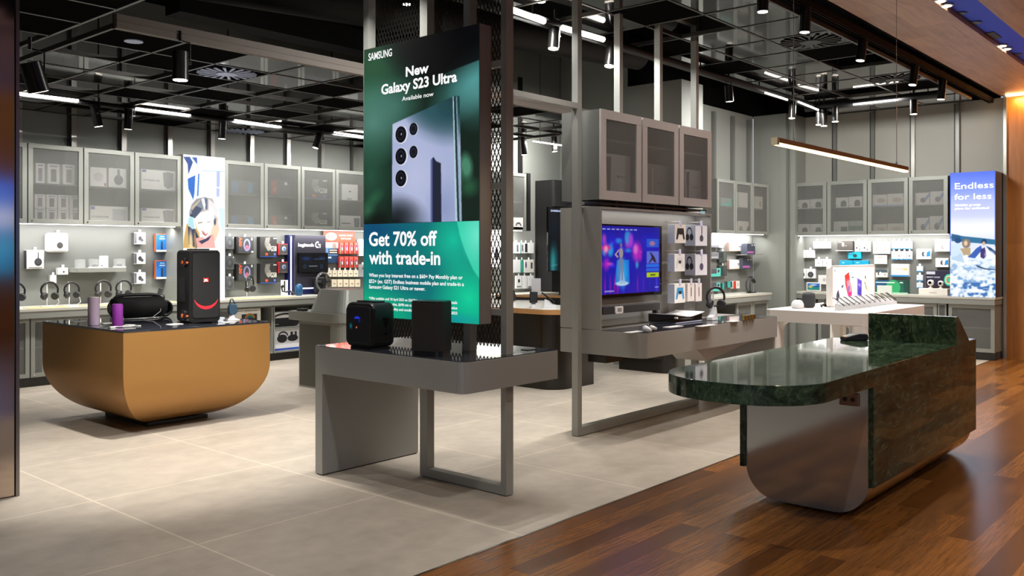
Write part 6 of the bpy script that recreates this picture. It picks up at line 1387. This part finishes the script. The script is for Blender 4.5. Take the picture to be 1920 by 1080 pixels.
P2([(60, 510), (150, 530), (300, 545), (425, 560), (425, 600), (300, 590), (60, 570)], '#2f6f98'); E2(95, 540, 50, 25, '#2a5c88', .4)
n_ = cv.noise(9, 40, 2)*.6+cv.noise(20, 70, 4)*.4
zl = Q2(*zz2(200, 690))[1]
cv.mix((cv.Z < zl)*1.0, '#dfeaf6').mix((cv.Z < zl)*np.clip((n_-.52)*6, 0, 1)*(.35+np.clip((zl-cv.Z)/zl, 0, 1)*.7), '#5d8fc4').mix((cv.Z < zl*.35)*np.clip((n_-.45)*5, 0, 1), '#3f70b0').mix((cv.Z < zl)*np.clip((.36-n_)*8, 0, 1), '#ffffff')
P2([(60, 600), (150, 600), (230, 640), (425, 610), (425, 720), (60, 730)], '#e6eef6', .8); P2([(60, 690), (120, 640), (160, 700), (175, 750), (60, 720)], '#b4cfe8', .9)
E2(112, 565, 32, 26, '#1e4a7c', .3); P2([(60, 600), (130, 590), (150, 640), (110, 690), (60, 700)], '#cfe2f2', .95); E2(180, 590, 40, 45, '#8a7a6c', .3); E2(176, 588, 18, 26, '#e8c8a8', .4); P2([(130, 630), (215, 625), (215, 690), (160, 690)], '#b8a078', .95); P2([(150, 690), (190, 680), (200, 760), (170, 760)], '#f0f6fa')
E2(325, 575, 24, 24, '#1c3a64', .3); E2(322, 590, 15, 20, '#d8b498', .4); P2([(215, 680), (260, 630), (300, 605), (310, 640), (250, 710), (190, 700)], '#2f58b0', .95); P2([(340, 610), (380, 625), (425, 660), (425, 690), (370, 650)], '#1a3a6c', .95); P2([(295, 640), (330, 620), (345, 690), (320, 715), (295, 700)], '#3a2c6c', .95)
P2([(255, 760), (330, 790), (420, 800), (420, 806), (330, 800), (270, 780)], '#12284c', .9); E2(370, 680, 50, 40, '#eef2f8', .5, .8)
cv.build('picture', LIGHTBOX, 0, BW, 0, BH, 0.0008, lb_, 1.12)
g = G()
def t2_(s, x0, x1, y, hpx, col, bold):
    (a0, b0), (a1, _) = Q2(*zz2(x0, y)), Q2(*zz2(x1, y)); h = (Q2(*zz2(x0, y-hpx))[1]-b0)*BH
    fit_text(g, s, a0*BW, a1*BW, b0*BH, h, -0.001, col, bold)
t2_('Endless', 88, 402, 150, 48, '#ffffff', 0); t2_('for less', 84, 384, 236, 46, '#ffffff', 0)
t2_('Mobile group', 88, 296, 288, 16, '#eef0ff', .01); t2_('plans for unlimited', 88, 365, 316, 16, '#eef0ff', .01)
g.build('lettering', attr_mat('lettering_white', 0.5, 1.5), lb_, recalc=False)

# screen in the black display housing
t = thing('phone_screen', 'dark portrait screen showing a teal phone and small brand lettering in the black housing', 'screen', (at(1028, 480, 'y', 8.56).x, 8.56, 1.19))
g = G(); g.box(0, 0.52, 0.0005, 0.035, 0, 1.0, bev=.003); o = g.build('casing', M_BLACKG, t)
cv = Canvas(40, 70, '#070a10'); cv.blob(.25, .15, .3, .38, '#1f6a72', .9, 1).blob(.2, .1, .14, .3, '#2f8a8c', .8, .8).blob(.3, .7, .5, .3, '#0c1522', 1, .8).poly([(.12, .07), (.45, .09), (.45, .1), (.12, .08)], '#7fb8c8', .6)
cv.build('picture', SCREEN, .012, .508, .012, .988, -.0004, o)
g = G(); fit_text(g, 'SAMSUNG', .06, .40, .93, .028, -.001, '#c8d4ff', .04); g.build('lettering', SCREEN, o, recalc=False)
# reflected far lightbox across the mall hall
t = thing('lake_lightbox', 'blue lakeside lightbox across the hall, seen only as a reflection in the metal column', 'lightbox sign', (5.2, -5.95, 1.1), PI)
g = G(); g.box(-1.2, 1.2, 0.002, 0.1, 0, 1.7); g.build('casing', M_BLACK, t)
cv = Canvas(60, 60, '#2a5cc0'); cv.mix(np.clip((cv.Z-.6)/.4, 0, 1), '#3a6af0').mix(np.clip(1-np.abs(cv.Z-.6)/.2, 0, 1), '#c8d4fa').mix((cv.Z < .45)*1., '#1a62a8').mix((cv.Z < .45)*cv.noise(6, 14, 3), '#3aa0d8')
cv.build('picture', LIGHTBOX, -1.19, 1.19, .01, 1.69, .0008, t, 2.2)
# ------------------------------------------------------------------ speakers and gadgets on the tables
GT = 0.8675
M_SPK = mat('speaker_black', '#121214', 0.38, var=.08, spec=.5); M_GRL = mat('speaker_grille', '#0c0c0e', 0.75, var=.15, vscale=60)
M_ORG = mat('orange_trim', '#d0602a', 0.4); M_RED = mat('red_light', '#ff2a30', .4, var=0, emit='#e01428', estr=.9); M_SPKT = mat('speaker_trim', '#2c2c2e', 0.3, 0.3)
# party speaker tower
p0 = at(355, 608.5, 'z', GT); p1 = at(413.5, 605, 'z', GT)
XS, YS = p1.x, p1.y
PA = math.atan2(p1.y-p0.y, p1.x-p0.x)
t = thing('party_speaker', 'tall black party speaker with a red light arc on the bronze table', 'speaker', ((p0.x+p1.x)/2-.155*math.sin(PA), (p0.y+p1.y)/2+0.155*math.cos(PA), GT), math.atan2(p1.y-p0.y, p1.x-p0.x))
w_ = (Vector((p1.x, p1.y))-Vector((p0.x, p0.y))).length; hh = at(405, 469, 'y', p1.y).z-GT; hw = w_/2; dp = 0.25
def rbx(g, x0, x1, y0, y1, z0, z1, r, **k): g.prism(rr(x0, x1, z0, z1, r, (1, 1, 1, 1), 6), y0, y1, 'y', **k)
g = G(); rbx(g, -hw, hw, -.15, dp-.15, 0.012, hh, .035); g.build('cabinet', M_SPK, t, bevel=.006)
g = G(); rbx(g, -hw+.03, hw-.012, -.156, -.1505, .05, hh-.03, .03); g.build('front_grille', M_GRL, t, bevel=.003)
g = G(); cz_ = hh*.37; g.fl([(.01+.112*math.cos(math.radians(a_)), cz_+.112*math.sin(math.radians(a_))) for a_ in range(192, 349, 6)]+[(.01+(.112-.026*math.sin(math.radians((a_-192)/156*180)))*math.cos(math.radians(a_)), cz_+(.112-.026*math.sin(math.radians((a_-192)/156*180)))*math.sin(math.radians(a_))) for a_ in range(342, 191, -6)], -.1575, '#ff3038'); g.build('light_arc', M_RED, t, recalc=False)
g = G(); g.box(-.018, .03, -.160, -.1565, hh*.565, hh*.565+.035, '#e02820', bev=.002, seg=1); fit_text(g, 'JBL', -.013, .025, hh*.565+.008, .018, -.1605, '#ffffff', .03); g.build('badge', attr_mat('badge_lit', .4, .8), t)
for z in (.06, hh-.12):
    g = G(); g.rrect(-.09, -.0, z-.03, z+.06, .03, -hw-.012, -hw-.001, 'x', corners=(1, 1, 1, 1)); o = g.build('side_port', M_SPKT, t)
    g = G(); g.lathe([(.014, 0), (.018, -.004), (.015, -.006)], (-hw-.0125, -.045, z+.012), 20, 'x'); g.build('orange_ring', M_ORG, o)
    g = G(); g.cyl((-hw-.014, -.125, z+.01), (-hw-.001, -.125, z+.01), .010, n=16); g.build('orange_ring', M_ORG, t)
g = G(); g.box(-hw-.005, -hw-.0005, -.07, .04, hh*.3, hh*.62, bev=.001); g.build('side_panel', M_SPKT, t)
for sx in (-1, 1):
    g = G(); g.box(sx*hw*.7-.03, sx*hw*.7+.03, -.14, .12, 0, .0115); g.build('foot', M_BLACK, t)
g = G(); rbx(g, -hw*.6, hw*.6, -.06, .02, hh+.0005, hh+.012, .004); g.build('top_handle', M_SPKT, t)
# boombox
p = at(268, 599, 'z', GT); t = thing('boombox_speaker', 'large black cylindrical boombox with a carrying handle on the bronze table', 'speaker', (p.x, p.y+.1, GT), math.radians(-3))
R = .098; L = .25
g = G(); g.lathe([(.0, -L), (.05, -L), (R*.92, -L*.93), (R, -L*.8), (R, L*.8), (R*.92, L*.93), (.05, L), (0, L)], (0, 0, R+.012), 32, 'x'); g.build('body', M_GRL, t)
for s_ in (-1, 1):
    g = G(); g.cyl((s_*(L+.001), 0, R+.012), (s_*(L+.012), 0, R+.012), .062, .05, n=28); g.build('end_radiator', M_SPKT, t)
g = G(); g.tube([(-L*.95, 0, R+.03), (-L*.98, 0, R*1.7), (-L*.78, 0, R*2+.02), (-L*.5, 0, R*2+.03), (L*.5, 0, R*2+.03), (L*.78, 0, R*2+.02), (L*.98, 0, R*1.7), (L*.95, 0, R+.03)], .016, 12); g.build('handle', M_SPK, t)
g = G(); g.box(-L*.7, L*.7, -.05, .05, 0, .012, bev=.003); g.build('foot', mat('silver_foot', '#9a9a9c', .3, .7), t)
g = G(); g.tube([(-.2, -R-.004, .11), (-.19, -R-.004, .07), (-.17, -R*.9, .02), (-.19, -R*1.4, .004)], .0035, 6).tube([(.14, -.03, .165), (.19, -R*.8, .13), (.17, -R-.006, .07), (.1, -R-.006, .02), (.0, -R*1.2, .004)], .0035, 6); g.build('cable', M_CABLE, t)
# small speakers
def cylspk(u, v0, v1, ru, label, col, tilt=0, cap=True):
    p = at(u, v1, 'z', GT); D = p.x*SA+p.y*CA; r = ru*D/F; h = (v1-v0)*D/F
    t = thing('portable_speaker', label, 'speaker', (p.x, p.y+r*.6, GT))
    g = G(); g.lathe([(r*.93, 0.0005), (r, .008), (r, h-.008), (r*.95, h)], (0, 0, 0), 32); g.build('fabric_body', col, t)
    g = G(); g.cyl((0, 0, h+.0003), (0, 0, h+.004), r*.88, n=28); g.build('top_ring', M_WHITE if cap else col, t)
    return t
cylspk(178.5, 558, 610, 10.3, 'tall lilac grey cylindrical speaker at the left corner of the bronze table', mat('lilac_fabric', '#a593a8', .7, var=.08, vscale=50))
cylspk(223, 571, 613, 9.7, 'shorter purple cylindrical speaker on the bronze table', mat('purple_fabric', '#6a1c78', .55, var=.08, vscale=50), cap=False)
p = at(238, 613, 'z', GT); g = G(); g.tube([(.12*math.cos(a_*.7)*(1-a_*.05), .06*math.sin(a_*.7), .004+.001*a_) for a_ in range(12)], .003, 6).box(-.14, -.10, -.015, .015, .0005, .012, bev=.003); tag(g.build('charging_cable', M_CABLE, None, (p.x, p.y, GT)), 'coiled white charging cable beside the purple speaker', 'cable')
p = at(330, 600, 'z', GT); t = thing('ring_speaker', 'black round speaker with a ring shaped handle half hidden behind the party speaker', 'speaker', (p.x+.14, p.y+.47, GT))
g = G(); g.tube([(.065*math.cos(2*PI*i/28), 0, .082+.065*math.sin(2*PI*i/28)) for i in range(28)], .016, 10, closed=True); g.build('ring_handle', M_SPK, t)
g = G(); g.cyl((.03, .03, .08), (.07, .13, .08), .06, n=24); g.build('body', M_GRL, t)
p = at(427, 596, 'z', GT); t = thing('cylinder_speaker', 'small black cylinder speaker lying on its side right of the party speaker', 'speaker', (p.x, p.y+.3, GT+.002))
g = G(); g.cyl((-.12, .1, .065), (.02, -.02, .065), .052, n=28); g.build('body', M_GRL, t)
g = G(); g.cyl((.0205, -.0205, .065), (.026, -.026, .065), .044, n=28).cyl((.027, -.027, .065), (.032, -.032, .065), .02, n=18); g.build('end_radiator', M_SPKT, t)
g = G(); g.cyl((.033, -.0325, .065), (.035, -.035, .065), .008, n=12); g.build('badge', M_CHROME, t)
g = G(); g.box(-.1, .03, -.03, .08, .0, .012); g.build('foot', M_BLACK, t)
p = at(446, 601, 'z', GT); t = thing('clip_speaker', 'blue grey clip speaker leaning on a white display foot on the bronze table', 'speaker', (p.x, p.y+.1, GT))
g = G(); g.lathe([(.075, .0005), (.075, .006), (.03, .02), (.022, .05), (.0, .05)], (0, 0, 0), 24); g.build('display_foot', M_WHITE, t)
g = G(); g.prism(rr(-.042, .042, .05, .15, .03, (1, 1, 1, 1), 6), -.03, .01, 'y'); g.build('body', mat('blue_grey_fabric', '#3c5a70', .5, var=.1, vscale=40), t, bevel=.008)
g = G(); g.tube([(-.03, -.01, .148), (-.02, -.01, .19), (.0, -.01, .195), (.012, -.01, .17), (.03, -.01, .146)], .006, 8); g.build('loop', mat('blue_strap', '#34546c', .5), t)
for i, (u, v, ll) in enumerate(((150, 604, 'left of the lilac speaker'), (205, 607, 'between the lilac and purple speakers'), (330, 609, 'in front of the party speaker'), (430, 605, 'right of the party speaker'))):
    p = at(u, v, 'z', GT); g = G(); g.box(-.06, .06, -.04, .04, .0005, .004); tag(g.build('price_card', M_WHITE, None, (p.x+.02, p.y+.06, GT)), 'small white price card lying on the bronze table '+ll, 'price card')

# demo table: cube speaker and tall grey speaker
p = at(702, 655, 'z', GT); a = at(655, 650, 'z', GT); b_ = at(716, 657, 'z', GT)
t = thing('cube_speaker', 'black cube party speaker with blue and teal glow on the grey demo table', 'speaker', (3.68, 4.515, GT), -PI/2)
w_ = .275; dd = .19; hh = .30
g = G(); rbx(g, -w_/2, w_/2, 0, dd, .012, hh, .045); g.build('cabinet', M_SPK, t, bevel=.022)
g = G(); rbx(g, -w_/2+.012, w_/2-.012, -.004, -.0005, .03, hh-.02, .035); g.build('front_grille', M_GRL, t, bevel=.002)
cv = Canvas(50, 50, '#050507'); cv.blob(.45, .70, .17, .07, '#1830e0', .6, 1).blob(.45, .66, .15, .05, '#050507', .6, 1).blob(.15, .46, .09, .12, '#0a5a68', .9, .9).blob(.42, .43, .035, .035, '#ff7a60', .7, 1).blob(.55, .62, .07, .05, '#1828a8', .9, .7)
cv.build('light_glow', SCREEN, -w_/2+.03, w_/2-.03, .045, hh-.035, -.0048, t, 1.6)
g = G(); g.prism(rr(-.035, .035, hh*.28, hh*.72, .02, (1, 1, 1, 1), 5), w_/2+.0205, w_/2+.022, 'x'); 
g = G(); sx_ = w_/2+.0008
g.add([(sx_, .08, hh*.68), (sx_, .14, hh*.68), (sx_, .115, hh*.46), (sx_, .105, hh*.46)], [(0, 1, 2, 3)]).add([(sx_, .10, hh*.36), (sx_, .12, hh*.36), (sx_, .125, hh*.32), (sx_, .11, hh*.28), (sx_, .095, hh*.32)], [(0, 1, 2, 3, 4)])
g.build('side_emblem', M_BLACKG, t, recalc=False)
g = G(); g.box(-w_*.4, w_*.4, .02, dd-.02, 0, .0115); g.build('foot', M_BLACK, t)
g = G(); rbx(g, -w_*.34, w_*.34, .06, .14, hh+.0005, hh+.01, .004); g.build('top_handle', M_SPKT, t)
t = thing('shelf_speaker', 'tall black fabric speaker with concave top at the right of the grey demo table', 'speaker', (3.765, 3.925, GT), math.radians(-72))
g = G(); g.prism(rr(-.108, .108, -.085, .085, .04, (1, 1, 1, 1), 7), .03, .325); g.build('fabric_body', mat('charcoal_fabric', '#1e1b19', .85, var=.18, vscale=90), t)
g = G(); g.prism(rr(-.103, .103, -.08, .08, .037, (1, 1, 1, 1), 7), .0, .0295); g.build('plinth', M_SPK, t)
g = G(); g.prism(rr(-.106, .106, -.083, .083, .038, (1, 1, 1, 1), 7), .3255, .332); g.build('top_panel', M_SPKT, t)
p = at(1010, 655, 'z', GT); g = G(); g.box(-.05, .05, -.03, .03, .0005, .004); tag(g.build('cable_grommet', M_BLACK, None, (4.38, 3.66, GT)), 'small black flat grommet on the right end of the demo table top', 'grommet')

# console shelf: controller, console, headphones, tags, papers
M_WPL = mat('white_plastic', '#d9dade', .35, var=.02)
p = at(1221, 623, 'z', GT); t = thing('game_controller', 'white game controller resting on the dark shelf below the sound bar', 'game controller', (p.x+.03, p.y+.06, GT), math.radians(15))
g = G()
for s_ in (-1, 1): g.tube([(s_*.02, .0, .03), (s_*.045, -.005, .032), (s_*.068, -.03, .026), (s_*.075, -.06, .016)], [.018, .021, .017, .011], 12)
g.box(-.045, .045, -.012, .022, .014, .046, bev=.008); g.build('shell', M_WPL, t)
g = G(); g.box(-.024, .024, -.022, .016, .0462, .050, bev=.002); g.build('touch_pad', M_BLACK, t)
for s_ in (-1, 1):
    g = G(); g.cyl((s_*.03, -.015, .046), (s_*.03, -.015, .058), .008, n=12); g.build('thumbstick', M_BLACK, t)
g = G(); g.box(-.03, .03, -.02, .02, .0005, .0138, bev=.003); g.build('stand', M_WPL, t)
a = at(1259, 608, 'z', GT); b_ = at(1340, 603, 'z', GT)
t = thing('game_console', 'black and white winged game console lying flat on the long shelf', 'game console', ((a.x+b_.x)/2, a.y+.12, GT)); hw = (b_.x-a.x)/2
g = G()
N = 14; top = []
for i in range(N+1):
    x = -hw+2*hw*i/N; top.append((x, .052+.030*abs(x/hw)**1.3))
core = [(x, z-.004) for x, z in top]
g.prism([(-hw*.96, .012)]+[(hw*.96, .012)]+[(x*.96, z) for x, z in reversed(core)], -.14, .12, 'y'); g.build('core', M_BLACKG, t)
g = G(); vs = [(x, -.16, z) for x, z in top]+[(x, .13, z+.0) for x, z in top]+[(x, -.16, z+.006) for x, z in top]+[(x, .13, z+.006) for x, z in top]; n = N+1
fs = []
for i in range(N): fs += [(i, i+1, n+i+1, n+i), (2*n+i, 3*n+i, 3*n+i+1, 2*n+i+1), (i, 2*n+i, 2*n+i+1, i+1), (n+i, n+i+1, 3*n+i+1, 3*n+i)]
fs += [(0, n, 3*n, 2*n), (N, 2*n+N, 3*n+N, n+N)]
g.add(vs, fs, None, 0, False); g.build('upper_wing', M_WPL, t)
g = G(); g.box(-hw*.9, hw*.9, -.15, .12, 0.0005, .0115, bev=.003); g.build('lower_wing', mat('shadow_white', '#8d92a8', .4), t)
g = G(); g.cyl((-hw*.92, -.1405, .055), (-hw*.92, -.17, .055), .009, n=12); g.build('security_plug', M_WPL, t)
p = at(1351, 601, 'z', GT)
t = headphone((p.x, p.y+.05), GT, 'black headphones on a white curved stand at the middle of the long console shelf', math.radians(-35), 1.0, hz=.215)
t = thing('headphone_stand', 'white curved stand carrying the black headphones on the console shelf', 'headphone stand', (p.x, p.y+.08, GT))
g = G(); g.prism([(-.06, .0005), (.05, .0005), (.05, .015), (.02, .12), (.0, .12), (-.02, .05), (-.06, .03)], -.03, .03, 'y'); g.build('base', M_WPL, t, bevel=.004)
g = G(); g.tube([(.01, 0, .12), (.01, 0, .2), (0, 0, .285)], .006, 8); g.build('stem', M_WPL, t)
for i, (u, v, sx, ll) in enumerate(((1195, 623, .10, 'left of the game controller'), (1268, 613, .11, 'in front of the game console'), (1330, 611, .13, 'right in front of the game console'), (1380, 603, .07, 'right of the headphones on the console shelf'))):
    p = at(u, v, 'z', GT); g = G(); g.box(-sx, sx, -.035, .035, .0005, .003); tag(g.build('spec_card', M_WHITE, None, (p.x, p.y+.03, GT)), 'flat white specification card '+ll, 'card')
p = at(1415, 600, 'z', GT); g = G()
for i in range(4): g.cyl((-.09+.06*i, .02, .0005), (-.09+.06*i, .02, .045), .026, n=18)
tag(g.build('brass_cups', mat('brass', '#b09258', .25, .9), None, (p.x, p.y+.04, GT)), 'short row of joined brass cylinders at the right end of the console shelf', 'holder')

# white table: speakers, poster board, phones
WT = .8675
p = at(1498, 579, 'z', WT); g = G(); g.lathe([(.055, .0005), (.068, .02), (.066, .05), (.05, .08), (.03, .092), (0, .094)], (0, 0, 0), 28); tag(g.build('dome_speaker', M_WPL, None, (p.x+.08, p.y+.05, WT)), 'small white dome shaped smart speaker at the left of the white table', 'speaker')
p = at(1520.5, 577.5, 'z', WT); t = thing('smart_speaker', 'rounded dark grey fabric smart speaker on the white table left of the poster board', 'speaker', (p.x+.06, p.y+.05, WT))
g = G(); g.lathe([(.05, .0005), (.066, .015), (.072, .05), (.072, .13), (.062, .165), (.03, .172), (0, .172)], (0, 0, 0), 30); g.build('fabric_body', mat('space_grey_fabric', '#2f3034', .7, var=.12, vscale=60), t)
g = G(); g.cyl((0, 0, .1725), (0, 0, .1745), .035, n=20); g.build('top_panel', M_BLACKG, t)
p = at(1551, 576, 'z', WT); g = G(); g.tube([(-.08, 0, .004), (-.03, .03, .02), (.02, -.02, .03), (.05, .02, .06), (.06, 0, .1)], .011, 8).cyl((.04, 0, .008), (.07, 0, .10), .035, .012, n=14); tag(g.build('watch_stand', M_BLACK, None, (p.x+.05, p.y+.05, WT)), 'small black watch stand with cables left of the poster board', 'stand')
a = at(1557, 577, 'z', WT)
yb_ = a.y+.03; bx0 = at(1557, 560, 'y', yb_).x; b_ = at(1641, 560, 'y', yb_); zt_ = at(1600, 497, 'y', yb_).z
t = thing('poster_board', 'white rounded poster board picturing colourful phones standing on the white table', 'poster board', (bx0, yb_, WT)); W_ = b_.x-bx0; Hb = zt_-WT
g = G(); g.prism(rr(0, W_, 0.0005, Hb, .045, (1, 1, 1, 1), 6), 0, .05, 'y'); o = g.build('frame', M_WHITE, t, bevel=.006)
def K(x, y): q = at(1560+x/9.82, 490+y/9.82, 'y', yb_-.001); return (q.x-bx0, q.z-WT)
g = G(); g.prism([K(20, 110), K(770, 110), K(770, 700), K(20, 800)], -.0016, -.0008, 'y', '#fdfdff')
y0 = -.0024
g.fl([K(45, 155), K(60, 155), K(60, 190), K(45, 190)], y0, '#3a5a54'); g.fl([K(80, 160), K(210, 160), K(210, 180), K(80, 180)], y0, '#d4dcea')
g.fl([K(115, 510), K(140, 640), K(120, 700), K(100, 790), K(75, 700), K(80, 600)], y0, '#3a3a48'); g.fl([K(150, 480), K(230, 400), K(250, 560), K(240, 640), K(160, 640)], y0, '#d8dcee'); g.fl([K(175, 455), K(215, 420), K(200, 480), K(170, 490)], y0-.0004, '#3c4048')
g.fl([K(230, 260), K(310, 195), K(330, 330), K(370, 560), K(360, 640), K(290, 640), K(240, 420)], y0, '#e8505c'); g.fl([K(235, 260), K(310, 205), K(320, 300), K(260, 350)], y0-.0004, '#d8382c'); g.fl([K(270, 370), K(330, 340), K(350, 560), K(300, 560)], y0-.0006, '#f08a98'); g.fl([K(295, 450), K(320, 450), K(320, 550), K(300, 560)], y0-.0009, '#4a5ab0'); g.fl([K(300, 560), K(355, 560), K(365, 640), K(300, 640)], y0-.0006, '#e02c78')
g.fl([K(345, 180), K(440, 130), K(460, 280), K(455, 640), K(370, 620), K(350, 300)], y0-.0002, '#dcecf6'); g.disc(*K(385, 220), .03, .035, y0-.0007, '#b0c8e8'); g.fl([K(350, 285), K(410, 285), K(380, 310)], y0-.0007, '#2c3444'); g.fl([K(345, 190), K(355, 215), K(358, 240), K(346, 225)], y0-.0007, '#2c3444')
g.fl([K(455, 285), K(548, 350), K(548, 640), K(520, 670), K(450, 640)], y0-.0004, '#a8a0e4'); g.fl([K(470, 320), K(545, 360), K(540, 640), K(465, 610)], y0-.0008, '#5a48b0'); g.fl([K(485, 400), K(520, 420), K(525, 470), K(480, 440)], y0-.0011, '#9a80e0'); g.fl([K(475, 520), K(530, 480), K(535, 640), K(480, 610)], y0-.0011, '#44389c')
g.fl([K(600, 230), K(640, 300), K(700, 560), K(690, 620), K(600, 500)], y0, '#f2eebc'); g.fl([K(605, 260), K(620, 260), K(622, 320), K(605, 320)], y0-.0004, '#30302c'); g.fl([K(590, 380), K(600, 370), K(645, 520), K(635, 525)], y0-.0004, '#3a3a34'); g.fl([K(640, 200), K(765, 200), K(765, 600), K(700, 600)], y0+.0001, '#fbfae8')
g.build('printed_picture', attr_mat('backlit_poster', .5, .7), t)
# phones on sloping stands, one every 11 cm or so
def phone_on_stand(x, y, z, label, screen='#181a20', rz=0.0, s=1.0, group=None, edge=None):
    t = thing('demo_phone', label, 'phone', (x, y, z), rz, group)
    a_ = math.radians(38); ca_, sa_ = math.cos(a_), math.sin(a_)
    Rm = Matrix.Rotation(a_, 4, 'X'); Tm = Matrix.Translation((0, -.06*s, .05*s)) @ Rm
    g = G(); g.T = Tm; g.prism(rr(-.038*s, .038*s, 0, .155*s, .01*s, (1, 1, 1, 1), 4), 0, .008*s); o = g.build('handset', edge or M_BLACKG, t)
    g = G(); g.T = Tm; g.prism(rr(-.034*s, .034*s, .004, .151*s, .008*s, (1, 1, 1, 1), 3), .0082*s, .0088*s, col=screen); g.build('screen', PRINT, o)
    return t
def phone_cradle(x, y, z, label, rz=0.0, s=1.0, group=None):
    t = thing('phone_stand', label, 'phone stand', (x, y, z), rz, group)
    g = G(); g.prism([(-.075*s, .0005), (.05*s, .0005), (.05*s, .01*s), (.035*s, .012*s), (.03*s, .085*s), (-.01*s, .072*s), (-.045*s, .04*s), (-.075*s, .03*s)], -.02*s, .02*s, 'x'); g.build('sloped_bracket', M_WPL, t)
    g = G(); g.box(-.028*s, .028*s, -.02*s, .03*s, .0005, .006); g.build('foot', M_WPL, t)
    return t
cols = ['#1a1c22', '#22242c', '#1c2030', '#2a2438', '#c89a6a', '#2c3438', '#202226', '#a03040', '#1c1e22', '#5a6a6c', '#1a1c20']
ord_ = ['first', 'second', 'third', 'fourth', 'fifth', 'sixth', 'seventh', 'eighth', 'ninth', 'tenth', 'last']
for i in range(11):
    q = at(1572+9.8*i, 582-1.25*i, 'z', WT); x, y = q.x, q.y
    phone_on_stand(x, y, WT, 'demo phone on a slope in the white table row, %s from the left' % ord_[i], cols[i], math.radians(41), .9)
    phone_cradle(x, y-.0, WT, 'white sloped phone stand in the white table row, %s from the left' % ord_[i], math.radians(41), .9)
# phones on the black island
for i, (u, v, rz) in enumerate(((1007, 577, -.9), (1034, 577, .6), (966, 572, -.6))):
    p = at(u, v, 'z', .878); l = ['left of the two phones beside the white tower on the black island', 'right of the two phones beside the white tower on the black island', 'at the left end of the black island, next to the tall post'][i]
    phone_on_stand(p.x, p.y+.05, .8745, 'demo phone '+l, '#101216', rz, 1.15); phone_cradle(p.x, p.y+.05, .8745, 'white phone stand '+l, rz, 1.15)
p = at(1015, 563, 'z', .88); t = thing('timber_riser', 'long timber edged black riser on the black island worktop', 'riser', (p.x+.1, p.y+.2, .8745), -PI/2+.35)
g = G(); g.box(-.5, .5, -.08, .08, .0, .035); g.build('base', M_BLACK, t)
g = G(); g.box(-.51, .51, -.09, .09, .0355, .062); g.build('timber_top', M_WOODE, t)
p = at(1014, 556, 'z', .88); g = G(); g.box(-.045, .045, -.045, .045, 0, .275, bev=.006); tag(g.build('white_tower', mat('white_gloss', '#e6e9ee', .2, var=0), None, (8.9, 7.32, .8745)), 'upright white box standing at the back of the black island', 'box')
